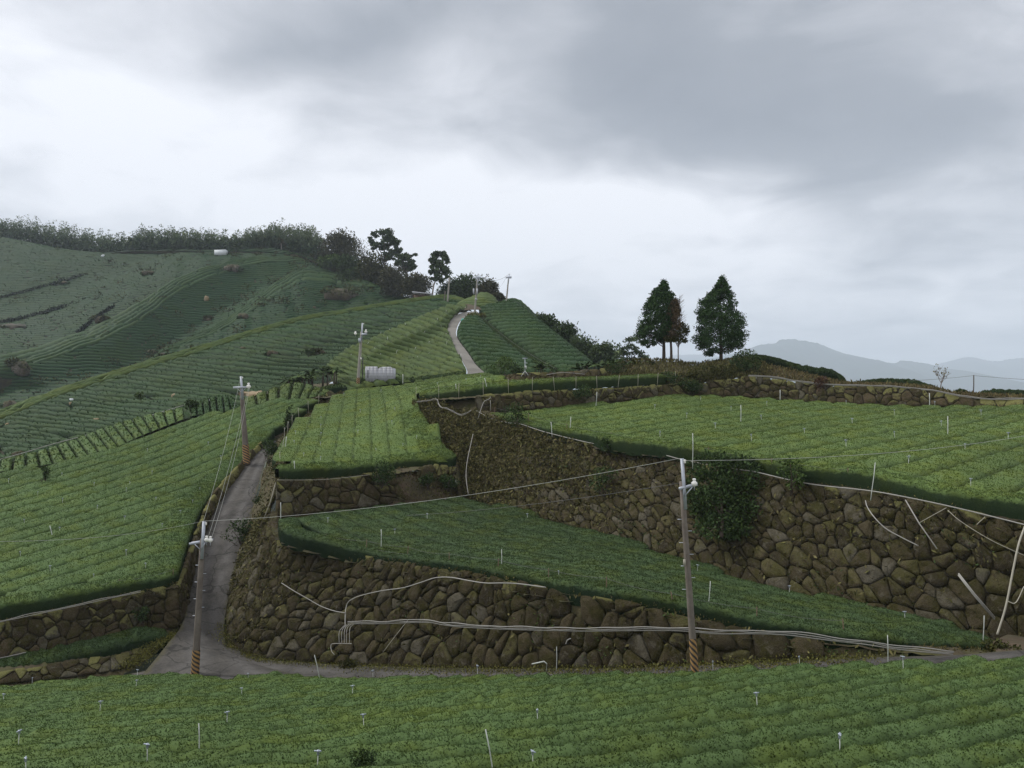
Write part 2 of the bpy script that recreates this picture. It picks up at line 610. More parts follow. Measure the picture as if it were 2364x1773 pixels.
M['concrete_pole'] = mat_plain('concrete_pole', (0.155, 0.135, 0.115), 0.85, var=0.3, scale=5, bumpd=0.01, col2=(0.12, 0.10, 0.085), scale2=1.2)
M['pole_pale'] = mat_plain('pole_pale', (0.27, 0.255, 0.225), 0.85, var=0.2, scale=3)
M['steel'] = mat_plain('steel', (0.42, 0.45, 0.50), 0.5, 0.35, var=0.15, scale=8)
M['porcelain'] = mat_plain('porcelain', (0.80, 0.79, 0.75), 0.25, var=0.04)
M['pvc'] = mat_plain('pvc', (0.29, 0.28, 0.255), 0.45, var=0.25, scale=2.5)
M['pvc_old'] = mat_plain('pvc_old', (0.33, 0.31, 0.25), 0.6, var=0.3, scale=2.5)
M['white_plastic'] = mat_plain('white_plastic', (0.46, 0.48, 0.45), 0.4, var=0.1)
M['head_grey'] = mat_plain('head_grey', (0.36, 0.40, 0.46), 0.4, 0.3, var=0.1)
M['sheet'] = mat_plain('sheet', (0.44, 0.45, 0.48), 0.7, 0.0, var=0.12, scale=2)
M['frame_grey'] = mat_plain('frame_grey', (0.16, 0.16, 0.17), 0.7)
M['dark'] = mat_plain('dark', (0.03, 0.03, 0.03), 0.8)
M['rust'] = mat_plain('rust', (0.13, 0.085, 0.06), 0.8, var=0.3)
M['wire'] = mat_plain('wire', (0.33, 0.34, 0.31), 0.5, 0.2, var=0.1)
M['wire_dark'] = mat_plain('wire_dark', (0.12, 0.12, 0.12), 0.6)
M['bark'] = mat_plain('bark', (0.075, 0.058, 0.045), 0.95, var=0.4, scale=6, bumpd=0.04)
M['bark_pale'] = mat_plain('bark_pale', (0.21, 0.19, 0.17), 0.95, var=0.3, scale=3)
M['twig'] = mat_plain('twig', (0.19, 0.165, 0.15), 0.95, var=0.3, scale=3)
M['teal'] = mat_plain('teal', (0.10, 0.42, 0.36), 0.6)
M['tarp'] = mat_plain('tarp', (0.62, 0.66, 0.68), 0.6, var=0.15, scale=1)


def mat_road():
    m, nt, b = new_mat('asphalt')
    g = pos(nt)
    p = g.outputs['Position']
    f = smooth01(nt, noise(nt, p, 0.8, 7, 0.7), 0.3, 0.7)
    c = mixc(nt, f, (0.048, 0.045, 0.040), (0.115, 0.106, 0.093))
    tr = attr(nt, 'track')
    c = mixc(nt, math_n(nt, 'MULTIPLY', tr, smooth01(nt, noise(nt, p, 1.2, 4, 0.6), 0.25, 0.6)), c, (0.135, 0.128, 0.12))
    e = attr(nt, 'edge')
    fe = math_n(nt, 'ADD', e, math_n(nt, 'MULTIPLY', math_n(nt, 'SUBTRACT', noise(nt, p, 1.5, 4, 0.6), 0.5), 0.9))
    c = mixc(nt, smooth01(nt, fe, 0.55, 0.9), c, (0.085, 0.078, 0.045))
    vo = nt.nodes.new('ShaderNodeTexVoronoi')
    vo.feature = 'DISTANCE_TO_EDGE'
    vo.inputs['Scale'].default_value = 0.42
    wv = nt.nodes.new('ShaderNodeVectorMath')
    wv.operation = 'MULTIPLY_ADD'
    wv.inputs[1].default_value = (0.8, 0.8, 0.8)
    nz = nt.nodes.new('ShaderNodeTexNoise')
    nz.inputs['Scale'].default_value = 1.3
    nz.inputs['Detail'].default_value = 4
    nt.links.new(p, nz.inputs['Vector'])
    nt.links.new(nz.outputs['Color'], wv.inputs[0])
    nt.links.new(p, wv.inputs[2])
    nt.links.new(wv.outputs[0], vo.inputs['Vector'])
    crack = math_n(nt, 'LESS_THAN', vo.outputs['Distance'], 0.014)
    c = mixc(nt, math_n(nt, 'MULTIPLY', crack, 0.6), c, (0.02, 0.019, 0.016))
    pt = noise(nt, p, 0.22, 2, 0.4)
    c = mixc(nt, math_n(nt, 'MULTIPLY', smooth01(nt, pt, 0.55, 0.58), 0.35), c, (0.05, 0.047, 0.043))
    ff = noise(nt, p, 9.0, 5, 0.8)
    c = mixc(nt, 0.75, c, ramp(nt, ff, [(0.3, 0.4), (0.7, 1.0)]), 'MULTIPLY')
    nt.links.new(c, b.inputs['Base Color'])
    b.inputs['Roughness'].default_value = 0.85
    b.inputs['Specular IOR Level'].default_value = 0.25
    bump(nt, b, noise(nt, p, 12, 4, 0.7), 0.6, 0.03)
    return m


M['asphalt'] = mat_road()


def mat_stripes():
    m, nt, b = new_mat('warning_stripes')
    tcn = nt.nodes.new('ShaderNodeTexCoord')
    sp_ = nt.nodes.new('ShaderNodeSeparateXYZ')
    nt.links.new(tcn.outputs['Object'], sp_.inputs[0])
    ang = math_n(nt, 'ARCTAN2', sp_.outputs[1], sp_.outputs[0])
    k = math_n(nt, 'ADD', math_n(nt, 'MULTIPLY', sp_.outputs[2], 5.2), math_n(nt, 'MULTIPLY', ang, 4 / (2 * math.pi)))
    fr = math_n(nt, 'FRACT', k)
    c = mixc(nt, math_n(nt, 'GREATER_THAN', fr, 0.48), (0.025, 0.023, 0.022), (0.33, 0.19, 0.065))
    p = pos(nt).outputs['Position']
    c = mixc(nt, math_n(nt, 'MULTIPLY', smooth01(nt, noise(nt, p, 7, 5, 0.7), 0.5, 0.75), 0.55), c, (0.14, 0.12, 0.10))
    nt.links.new(c, b.inputs['Base Color'])
    b.inputs['Roughness'].default_value = 0.7
    return m


M['stripes'] = mat_stripes()

# ------------------------------------------------------------------ terrain: base ground, far mountains
gx, gy = np.meshgrid(np.concatenate([np.linspace(-13000, -400, 30), np.linspace(-380, 380, 60), np.linspace(400, 13000, 30)]),
                     np.concatenate([np.linspace(-400, -20, 12), np.linspace(0, 460, 50), np.linspace(500, 16000, 40)]), indexing='ij')
rr = np.hypot(gx, gy)
gz = -26 - 45 * (1 - np.exp(-(np.maximum(gx - 25, 0) / 60))) - np.clip((rr - 100) / 40, 0, 60)
gz += 4 * np.sin(gx / 37.0) * np.cos(gy / 53.0)
add('ground', np.stack([gx, gy, gz], -1).reshape(-1, 3), grid_faces(*gx.shape), M['ground'], kind='structure', origin=(0, 0, 0))


def mountain(ridge, d, seed, deep, rough_px):
    r = np.random.default_rng(seed)
    c = smooth_curve(np.array(ridge, float), 260)
    n = len(c)
    j = np.zeros(n)
    for wl, am in ((41, 1.0), (17, 0.7), (7, 0.6), (3.3, 0.5)):
        j += am * np.sin(np.arange(n) / wl * 6.28 + r.uniform(0, 6.28))
    j += r.normal(0, 0.5, n)
    rid = np.array([P(c[i, 0], c[i, 1] - rough_px * max(j[i], -0.4), d) for i in range(n)])
    rows = []
    for k, t in enumerate(np.linspace(-0.7, 1.0, 18)):
        q = rid.copy()
        if t >= 0:
            q[:, 1] -= t * deep
            q[:, 2] = rid[:, 2] * (1 - t) + (-90) * t
            am = 60 * math.sin(math.pi * min(t, 1))
        else:
            q[:, 1] += -t * deep
            q[:, 2] = rid[:, 2] * (1 + t) + (-90) * -t
            am = 60
        ph = r.uniform(0, 6.28)
        q[:, 2] += am * np.sin(np.arange(n) / 9.0 + t * 2 + ph * 0.1)
        rows.append(q)
    rows[[i for i, t in enumerate(np.linspace(-0.7, 1.0, 18)) if abs(t) < 0.06][0]] = rid
    add('mountain', np.array(rows).reshape(-1, 3), grid_faces(18, n), M['mountain'], kind='structure')


mountain([(1500, 880), (1560, 858), (1627, 832), (1705, 814), (1757, 796), (1790, 792), (1808, 784), (1880, 791), (1954, 818), (2010, 830), (2063, 838),
          (2085, 832), (2141, 841), (2170, 856), (2230, 874), (2320, 890), (2500, 905)], 6000, 3, 2200, 1.1)
mountain([(1950, 880), (2100, 862), (2150, 850), (2185, 839), (2224, 826), (2250, 825), (2294, 835), (2330, 830), (2400, 822), (2520, 800), (2700, 820),
          (2900, 850)], 8500, 5, 2600, 1.1)
mountain([(1250, 870), (1400, 848), (1480, 842), (1540, 824), (1600, 818), (1660, 824), (1760, 850), (1900, 866)], 10000, 8, 3000, 1.0)

# ------------------------------------------------------------------ surfaces
GRIDS = []


def loft(curves, ns, nt, smooth=True):
    C = [smooth_curve(PL(c), ns) if smooth else resample(PL(c), ns) for c in curves]
    C = np.array(C)                                   # (k, ns, 3)
    k = len(C)
    t = np.linspace(0, k - 1, nt)
    out = np.zeros((ns, nt, 3))
    q = np.concatenate([2 * C[:1] - C[1:2], C, 2 * C[-1:] - C[-2:-1]])
    for j, x in enumerate(t):
        i = min(int(x), k - 2)
        f = x - i
        a, b, c, d = q[i], q[i + 1], q[i + 2], q[i + 3]
        # a gentler tangent than Catmull-Rom keeps ridges crisp
        m1, m2 = (c - a) * 0.35, (d - b) * 0.35
        h00, h10, h01, h11 = 2 * f ** 3 - 3 * f ** 2 + 1, f ** 3 - 2 * f ** 2 + f, -2 * f ** 3 + 3 * f ** 2, f ** 3 - f ** 2
        out[:, j] = h00 * b + h10 * m1 + h01 * c + h11 * m2
    return out


def ground_point(u, v, grids, extra=0.0):
    """nearest grid vertex to a pixel, the closest one to the camera among near ties"""
    best = None
    for G in grids:
        V = G.reshape(-1, 3)
        pu, pv = proj(V)
        dd = (pu - u) ** 2 + (pv - v) ** 2
        i = np.argmin(dd)
        key = dd[i]
        if best is None or key < best[0]:
            best = (key, V[i])
    return best[1].copy()


def strip_rows(A, bulge, rng, cross=7, jig=0.1, taper=4, top=1.0, drop=0.35, ex=3.2):
    """A (n, cross, 3): points from the lower to the upper edge of one tea row; raised into a hedge"""
    n, m = A.shape[:2]
    ds = np.gradient(A, axis=0)
    dt = np.gradient(A, axis=1)
    N = np.cross(ds, dt)
    N *= np.sign(N[..., 2:3] + 1e-9)
    N /= np.linalg.norm(N, axis=2)[..., None] + 1e-9
    N = N * 0.6 + np.array((0, 0, 0.55))
    x = np.linspace(-1, 1, m)
    prof = (1 - np.abs(x) ** ex)
    h = bulge * prof[None, :] - bulge * drop * (np.abs(x) > 0.99)[None, :]
    e = np.ones(n)
    k = min(taper, n // 2)
    if k > 0:
        ramp_ = np.sqrt(np.linspace(0.05, 1, k))
        e[:k] = ramp_
        e[-k:] = ramp_[::-1]
    h = h * e[:, None]
    h = h * (1 + jig * wob(n, 1.0, rng, 4, (3, 14))[:, None]) + rng.normal(0, bulge * 0.05, (n, m))
    V = A + N * h[..., None]
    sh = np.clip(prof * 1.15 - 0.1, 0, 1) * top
    return V.reshape(-1, 3), [grid_faces(n, m)], {'shoot': np.tile(sh, n), 'rnd': rng.uniform(0.2, 0.8, n * m)}


def contour_rows(G, level, dz, parent, mat, bulge, seed, name='tea_row', cross=7, minlen=5, breaks=0.0, top=1.0, limit=300, jit=0.12,
                 leaf=0, leaf_size=0.2):
    """tea rows that follow the level lines of `level` on the lofted hillside G; each row one part of parent"""
    rng = np.random.default_rng(seed)
    ns, nt = G.shape[:2]
    Lv = level(G)
    Lm = np.minimum.accumulate(Lv, axis=1)             # falls from the top edge to the bottom edge
    Lm = Lm - np.arange(nt)[None] * 1e-5
    lo, hi = np.floor(Lm.min() / dz), np.ceil(Lm.max() / dz)
    pieces = []
    tt = np.arange(nt)

    def tat(level_):
        o = np.empty(ns)
        for i in range(ns):
            o[i] = np.interp(-level_[i] if isinstance(level_, np.ndarray) else -level_, -Lm[i], tt)
        return o
    wv = wob(ns, 1.0, rng, 5, (10, 60)) * jit * dz
    edges = [tat(k * dz + wv + np.zeros(ns)) for k in np.arange(lo, hi + 1)]
    for k in range(len(edges) - 1):
        t0, t1 = edges[k], edges[k + 1]                # t0 lower on the hill (larger t)
        ok = (t0 - t1) > 0.02
        idx = np.where(ok)[0]
        if not len(idx):
            continue
        runs = np.split(idx, np.where(np.diff(idx) > 1)[0] + 1)
        for r in runs:
            cuts = [r]
            if breaks and len(r) > 16:
                cuts, start = [], 0
                while start < len(r):
                    ln = int(rng.uniform(12, 12 + breaks))
                    cuts.append(r[start:start + ln])
                    start += ln
            for c in cuts:
                if len(c) < minlen:
                    continue
                x = np.linspace(0.03, 0.97, cross)
                T = t0[c][:, None] * (1 - x) + t1[c][:, None] * x
                i0 = np.clip(T.astype(int), 0, nt - 2)
                f = (T - i0)[..., None]
                A = G[c[:, None], i0] * (1 - f) + G[c[:, None], i0 + 1] * f
                pieces.append((A, strip_rows(A, bulge, rng, cross, top=top)))
    size = [np.linalg.norm(a[0][-1] - a[0][0]) for a in pieces]
    order = np.argsort(-np.array([np.ptp(proj(a)[0]) if len(a) else 0 for a, _ in pieces]))
    rest = []
    for j, i in enumerate(order):
        V, F, at = pieces[i][1]
        if leaf:
            V, F, at = merge([(V, F, at), row_leaves(V, F[0], at['shoot'], leaf, leaf_size, rng)])
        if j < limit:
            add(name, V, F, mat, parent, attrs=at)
        else:
            rest.append((V, F, at))
    if rest:
        V, F, at = merge(rest)
        add('tea_rows', V, F, mat, parent, attrs=at, kind='stuff')


def row_leaves(V, F, shoot, dens, size, rng, cap=60000):
    a, b, c, d = (V[F[:, i]] for i in range(4))
    n = np.cross(c - a, d - b)
    ar = np.linalg.norm(n, axis=1) * 0.5
    nn = n / (np.linalg.norm(n, axis=1)[:, None] + 1e-9)
    nn *= np.where((nn[:, 2] < -0.2)[:, None], -1, 1)
    cnt = min(int(ar.sum() * dens), cap)
    if cnt < 1:
        return np.zeros((0, 3)), [np.zeros((0, 4), int)], {'shoot': np.zeros(0), 'rnd': np.zeros(0)}
    wgt = ar * (0.3 + shoot[F].mean(1))
    pick = rng.choice(len(F), cnt, p=wgt / wgt.sum())
    s, t = rng.uniform(0, 1, (2, cnt, 1))
    p = (a[pick] * (1 - s) + b[pick] * s) * (1 - t) + (d[pick] * (1 - s) + c[pick] * s) * t
    sh = shoot[F[pick]].mean(1)
    return leaves(p, nn[pick] * 0.6 + np.array((0, 0, 0.5)), size, rng, 0.55, 0.5, np.clip(sh + rng.normal(0, 0.10, cnt), 0, 1))


# --- the big hazy hillside at the far side of the valley
TAIL = lambda e: [(812, 637 + e, 272 - e), (884, 661 + e, 260 - e), (914, 687 + e, 252 - e)]
hillB = loft([
    [(-160, 520, 425), (0, 547, 400), (134, 574, 380), (195, 588, 368), (289, 580, 352), (400, 578, 338), (506, 581, 326), (620, 574, 316), (705, 592, 302), (760, 618, 291)] + TAIL(0),
    [(-160, 722, 312), (0, 690, 322), (120, 658, 330), (192, 637, 335), (330, 598, 342), (420, 584, 336), (520, 586, 325), (640, 582, 315), (722, 603, 300), (764, 621, 289)] + TAIL(1),
    [(-160, 775, 285), (0, 745, 290), (152, 710, 299), (290, 652, 308), (400, 606, 320), (480, 592, 323), (560, 592, 317), (660, 592, 309), (735, 610, 298), (766, 623, 288)] + TAIL(2),
    [(-160, 885, 208), (0, 845, 222), (60, 832, 230), (192, 786, 243), (307, 731, 257), (409, 659, 282), (500, 622, 298), (580, 602, 308), (680, 600, 304), (742, 616, 296), (768, 625, 287)] + TAIL(3),
    [(-160, 940, 210), (0, 908, 218), (100, 892, 221), (200, 870, 227), (315, 842, 236), (400, 790, 252), (481, 741, 268), (564, 690, 284), (660, 640, 294), (723, 620, 294), (772, 629, 286)] + TAIL(4),
    [(-160, 962, 192), (0, 940, 196), (150, 905, 202), (300, 856, 210), (400, 799, 224), (499, 757, 240), (579, 702, 258), (687, 629, 281), (740, 629, 284), (786, 635, 279)] + TAIL(6),
    [(-160, 1010, 172), (0, 985, 176), (181, 920, 184), (344, 868, 192), (470, 830, 202), (676, 768, 222), (800, 744, 232), (880, 722, 238), (930, 706, 242), (975, 700, 244), (1000, 700, 243), (1020, 702, 242)],
], 330, 90)
rngh = np.random.default_rng(21)
ii, jj = np.meshgrid(np.arange(330), np.arange(90), indexing='ij')
und = 0.9 * np.sin(ii / 7.0 + jj / 9.0) * np.cos(jj / 6.0 - ii / 23.0) + 0.6 * np.sin(ii / 3.1 - jj / 4.0)
hillB[..., 2] += und * np.clip(jj / 8.0, 0, 1) * 0.25
hill_far = add('hill', hillB.reshape(-1, 3) - (0, 0, 0.35), grid_faces(330, 90), M['soil'], kind='structure')
contour_rows(hillB, lambda G: G[..., 2] + 0.015 * G[..., 0], 1.0, hill_far, M['tea_far'], 0.38, 5, cross=5, minlen=4, breaks=90, limit=290, jit=0.35, leaf=0.3, leaf_size=0.6)

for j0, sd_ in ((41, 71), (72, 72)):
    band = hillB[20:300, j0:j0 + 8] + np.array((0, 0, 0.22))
    contour_rows(band, lambda G: -np.broadcast_to(np.arange(8)[None], G.shape[:2]) * 1.0, 1.4, hill_far, M['tea_far_lit'], 0.45, sd_, cross=5, breaks=40, minlen=4)  # lighter strips along two ridges imitate their lit crests by colour
rs = np.random.default_rng(73)
parts = []
for q_ in range(260):
    i_, j_ = rs.integers(10, 315), rs.integers(4, 86)
    if rs.uniform() < 0.45:
        j_ = int(np.clip(rs.choice([15, 30, 60, 62, 82]) + rs.normal(0, 2), 2, 88))
    c_ = hillB[i_, j_]
    z_ = rs.uniform(0.5, 1.5) if rs.uniform() < 0.85 else rs.uniform(1.5, 2.6)
    parts.append(cloud_leaves(c_ + (0, 0, z_ * 0.6), np.array((z_ * rs.uniform(1, 2.2), z_, z_ * 0.8)), int(16 * z_ + 8), 0.7, rs, 0.2, 0.55, rs.uniform(0.1, 1)))
V, F, at = merge(parts)
add('hillside_scrub', V, F, M['olive'], attrs=at, kind='stuff')


def drain(label, pts, w, h, seed):
    c_ = smooth_curve(np.array([ground_point(u, v, [hillB]) for u, v in pts]), 90) + (0, 0, h * 0.5)
    r_ = np.random.default_rng(seed)
    ps = [cloud_leaves(p_, np.array((w, w, h)), 14, 0.8, r_, 0.2, 0.55, 0.25) for p_ in c_ if r_.uniform() < 0.85]
    V, F, at = merge(ps)
    tag(add('tea_hedge', V, F, M['olive_dark'], attrs=at), label, 'tea hedge')


drain('dark hedge line slanting across the hazy upper slope', [(0, 690), (60, 676), (120, 660), (192, 638)], 1.6, 0.9, 74)
drain('dark hedge line above the bare dirt patch on the hazy slope', [(0, 748), (60, 735), (110, 722), (152, 711)], 1.5, 0.9, 75)
drain('broken dark hedge line rising to the pale outcrop', [(178, 772), (205, 752), (226, 735), (262, 712)], 1.1, 0.7, 76)

# --- the nearer spur that falls to the valley floor
rid = [(-160, 1000, 116), (0, 954, 127), (90, 920, 134), (181, 889, 140), (344, 838, 150), (470, 802, 158), (676, 741, 173), (800, 719, 182), (953, 694, 192), (1025, 686, 198), (1075, 694, 196)]
hillF = loft([
    [(u, v + 26, d + 16) for u, v, d in rid],
    rid,
    [(-160, 1030, 107), (0, 985, 117), (90, 948, 124), (181, 915, 131), (344, 862, 142), (470, 824, 150), (676, 758, 166), (800, 733, 175), (953, 705, 186), (1025, 698, 192), (1075, 704, 190)],
    [(-160, 1075, 96), (0, 1033, 104), (90, 1003, 110), (190, 972, 115), (344, 925, 123), (480, 890, 128), (650, 838, 138), (780, 796, 148), (900, 752, 162), (1000, 718, 176), (1070, 708, 185)],
    [(-160, 1130, 86), (0, 1092, 91), (130, 1060, 96), (250, 1015, 100), (400, 975, 104), (520, 955, 106), (620, 930, 109), (720, 900, 112), (810, 852, 118), (880, 812, 128), (1003, 745, 154), (1060, 718, 173)],
], 300, 80)
ii, jj = np.meshgrid(np.arange(300), np.arange(80), indexing='ij')
hill_near = add('hill', hillF.reshape(-1, 3) - (0, 0, 0.3), grid_faces(300, 80), M['soil'], kind='structure')
topF = hillF[:, :33]
contour_rows(hillF[:, 20:34], lambda G: -np.broadcast_to(np.arange(14)[None], G.shape[:2]) * 1.0, 2.3, hill_near, M['tea_ridge'], 0.55, 6, breaks=34, jit=0.2)  # lighter leaf colour paints the lit band along the spur ridge
contour_rows(hillF[:, 33:], lambda G: (G[..., 2] / G[..., 1]) * 100 + 0.11 * (G[..., 0] / G[..., 1]) * 100, 0.56, hill_near, M['tea_hill'], 0.6, 7, breaks=70, limit=290, jit=0.35, leaf=2.2, leaf_size=0.3)

# --- the tea hill with the concrete path
pathL = [(1070, 876, 85), (1079, 860, 91), (1060, 825, 101), (1040, 798, 111), (1029, 777, 120), (1030, 757, 130), (1044, 735, 141), (1069, 723, 149), (1100, 720, 153)]
pathR = [(1126, 878, 85), (1118, 862, 91), (1098, 843, 97), (1080, 816, 106), (1058, 786, 117), (1053, 766, 126), (1064, 741, 139), (1085, 729, 147), (1106, 724, 151)]
hill1 = loft([
    [(770, 850, 108), (800, 822, 112), (868, 790, 124), (936, 758, 140), (1003, 729, 156), (1060, 711, 166), (1090, 716, 160)],
    [(755, 850, 97), (800, 813, 103), (868, 782, 115), (936, 750, 131), (1003, 721, 147), (1045, 706, 157), (1085, 712, 156)],
    [(770, 880, 91), (830, 838, 98), (900, 808, 108), (960, 783, 118), (1010, 757, 131), (1035, 735, 142), (1069, 722, 150)],
    [(780, 893, 88), (850, 862, 92), (900, 838, 99), (960, 812, 108), (1000, 788, 117), (1027, 765, 127), (1040, 738, 140)],
    [(790, 905, 84), (850, 890, 86), (910, 880, 88), (980, 868, 91), (1030, 845, 98), (1030, 800, 112), (1032, 757, 130)],
    [(800, 915, 82), (850, 897, 84), (930, 886, 86), (1000, 878, 87.5), (1060, 868, 89), (1077, 858, 91.5), (1060, 825, 101)],
], 150, 70)
hill1[..., 2] += 0.9 * np.exp(-((np.arange(70)[None] - 30) / 4.5) ** 2) * np.clip((np.arange(150)[:, None] - 10) / 30, 0, 1)
hill_path = add('hill', hill1.reshape(-1, 3) - (0, 0, 0.3), grid_faces(150, 70), M['soil'], kind='structure')
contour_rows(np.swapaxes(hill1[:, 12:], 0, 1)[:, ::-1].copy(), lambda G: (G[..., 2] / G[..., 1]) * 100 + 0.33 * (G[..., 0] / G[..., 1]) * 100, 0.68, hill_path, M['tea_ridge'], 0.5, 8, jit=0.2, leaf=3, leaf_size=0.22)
hill2 = loft([
    [(1100, 727, 148), (1085, 731, 146), (1066, 742, 138.5), (1055, 766, 126), (1060, 786, 117), (1082, 816, 106), (1100, 843, 97), (1122, 866, 90)],
    [(1100, 730, 146), (1100, 740, 141), (1098, 755, 133), (1100, 780, 122), (1115, 810, 110), (1140, 838, 101), (1160, 856, 94), (1170, 870, 90)],
    [(1101, 733, 146), (1113, 748, 140), (1128, 765, 132), (1150, 785, 123), (1180, 812, 113), (1210, 834, 104), (1235, 852, 97), (1250, 868, 91)],
    [(1102, 736, 147), (1122, 756, 141), (1140, 773, 134), (1165, 795, 125), (1195, 818, 116), (1225, 838, 107), (1255, 854, 99), (1275, 868, 92)],
], 110, 44)
hill2 = np.swapaxes(hill2, 0, 1).copy()                # now s runs across the slope and t downhill
h2 = add('hill', hill2.reshape(-1, 3) - (0, 0, 0.3), grid_faces(*hill2.shape[:2]), M['soil'], kind='structure')
contour_rows(hill2, lambda G: G[..., 2] + 0.07 * G[..., 0], 0.8, h2, M['tea_hill'], 0.55, 9, minlen=3, jit=0.2, leaf=3, leaf_size=0.22)
hill3 = loft([
    [(1105, 716, 156), (1116, 738, 149), (1135, 755, 142), (1165, 778, 133), (1200, 803, 123), (1232, 826, 113), (1265, 847, 103), (1290, 866, 95)],
    [(1125, 708, 158), (1150, 730, 148), (1180, 755, 138), (1210, 780, 128), (1240, 803, 119), (1270, 826, 110), (1300, 846, 101), (1325, 866, 94)],
    [(1150, 704, 159), (1180, 720, 151), (1207, 742, 142), (1235, 766, 133), (1263, 790, 124), (1295, 815, 115), (1322, 836, 106), (1345, 860, 98)],
    [(1180, 699, 160), (1207, 715, 153), (1230, 736, 146), (1254, 756, 139), (1283, 780, 130), (1310, 802, 121), (1340, 826, 112), (1368, 850, 104)],
    [(1195, 705, 168), (1222, 722, 162), (1245, 744, 155), (1270, 766, 147), (1298, 790, 138), (1325, 812, 129), (1355, 836, 120), (1380, 860, 112)],
], 130, 60)
hill3 = np.swapaxes(hill3, 0, 1).copy()
h3 = add('hill', hill3.reshape(-1, 3) - (0, 0, 0.3), grid_faces(*hill3.shape[:2]), M['soil'], kind='structure')
contour_rows(hill3, lambda G: G[..., 2], 0.86, h3, M['tea_hill'], 0.6, 10, minlen=3, jit=0.15, leaf=3, leaf_size=0.22)
HILLS = [hillB, hillF[:, 20:], hill1[:, 12:], hill2, hill3]

pl, pr = smooth_curve(PL(pathL), 60), smooth_curve(PL(pathR), 60)
xx = np.linspace(0, 1, 5)[None, :, None]
PV = pl[:, None] * (1 - xx) + pr[:, None] * xx + np.array((0, 0, 0.12))
add('concrete_path', PV.reshape(-1, 3), grid_faces(60, 5), M['concrete_road'], kind='structure')
q = loft([[(1134, 710, 166), (1142, 701, 171)], [(1163, 710, 166), (1164, 700, 171)]], 6, 4, False)
add('concrete_path', q.reshape(-1, 3), grid_faces(6, 4), M['concrete_road'], kind='structure')
# bare earth scar behind the bend of the path, and the dome of tea over it
scar = loft([[(1040, 738, 143), (1056, 715, 154), (1080, 706, 158), (1112, 714, 157)], [(1042, 738, 141.5), (1066, 723, 149.5), (1085, 719, 152.5), (1110, 719, 153.5)]], 24, 6)
add('earth_bank', scar.reshape(-1, 3) + (0, 0, 0.35), grid_faces(24, 6), M['red_earth'], kind='structure')
dome = loft([[(1060, 702, 176), (1090, 690, 180), (1116, 680, 182), (1136, 686, 180), (1150, 704, 174)],
             [(1052, 708, 166), (1085, 697, 169), (1116, 690, 170), (1136, 696, 169), (1148, 708, 166)],
             [(1050, 716, 158), (1085, 712, 160), (1112, 712, 160), (1130, 712, 160), (1146, 713, 160)]], 40, 20)
hd = add('hill', dome.reshape(-1, 3) - (0, 0, 0.3), grid_faces(40, 20), M['soil'], kind='structure')
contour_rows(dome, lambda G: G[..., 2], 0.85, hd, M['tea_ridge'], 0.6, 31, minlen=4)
crest = loft([[(1150, 708, 172), (1180, 698, 176), (1200, 704, 176), (1226, 728, 168), (1240, 742, 163)],
              [(1160, 712, 165), (1182, 702, 168), (1204, 710, 165), (1226, 734, 158), (1240, 748, 154)]], 30, 8)
hc = add('hill', crest.reshape(-1, 3) - (0, 0, 0.3), grid_faces(30, 8), M['soil'], kind='structure')
contour_rows(crest, lambda G: -np.broadcast_to(np.arange(8)[None], G.shape[:2]) * 1.0, 2.2, hc, M['tea_hill'], 0.9, 32, minlen=4)

# ------------------------------------------------------------------ tea fields on the terraces
def build_strip(XY, hw, surf, h, rng, lift=0.0, ds=0.25, prof=None, rough=0.03, dome=1.0):
    n = len(XY)
    T = np.gradient(XY, axis=0)
    T /= np.linalg.norm(T, axis=1)[:, None] + 1e-9
    Nn = np.stack([-T[:, 1], T[:, 0]], 1)
    if prof is None:
        a_, b_ = -0.055 * dome, -0.2 * dome
        prof = [(-0.95, -1.0), (-0.98, -0.6), (-0.98, b_ - 0.16), (-0.92, b_), (-0.62, a_), (0, 0), (0.62, a_), (0.92, b_), (0.98, b_ - 0.16), (0.98, -0.6), (0.95, -1.0)]
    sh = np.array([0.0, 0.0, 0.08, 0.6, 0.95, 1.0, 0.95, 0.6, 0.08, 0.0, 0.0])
    px = np.array([p[0] for p in prof])
    pz = np.array([p[1] for p in prof])
    m = len(px)
    w = hw * (1 + 0.02 * wob(n, ds, rng, 3, (1.0, 3.5)))
    pts = XY[:, None] + Nn[:, None] * (px[None, :, None] * w[:, None, None])
    z = surf.z(pts[..., 0], pts[..., 1]) if hasattr(surf, 'z') else np.repeat(np.asarray(surf)[:, None], m, 1)
    z = z + pz[None] * h + lift
    z += rng.normal(0, rough, (n, m)) + 0.022 * wob(n, ds, rng, 3, (0.8, 3.0))[:, None] * (pz > -0.3)[None]
    V = np.concatenate([pts, z[..., None]], 2)
    # close the ends
    for e in (0, -1):
        V[e, :, 2] = np.minimum(V[e, :, 2], V[e, 5, 2] - 0.25 * h)
    V = V.reshape(-1, 3)
    return V, [grid_faces(n, m)], {'shoot': np.tile(sh, n), 'rnd': rng.uniform(0.25, 0.75, n * m)}


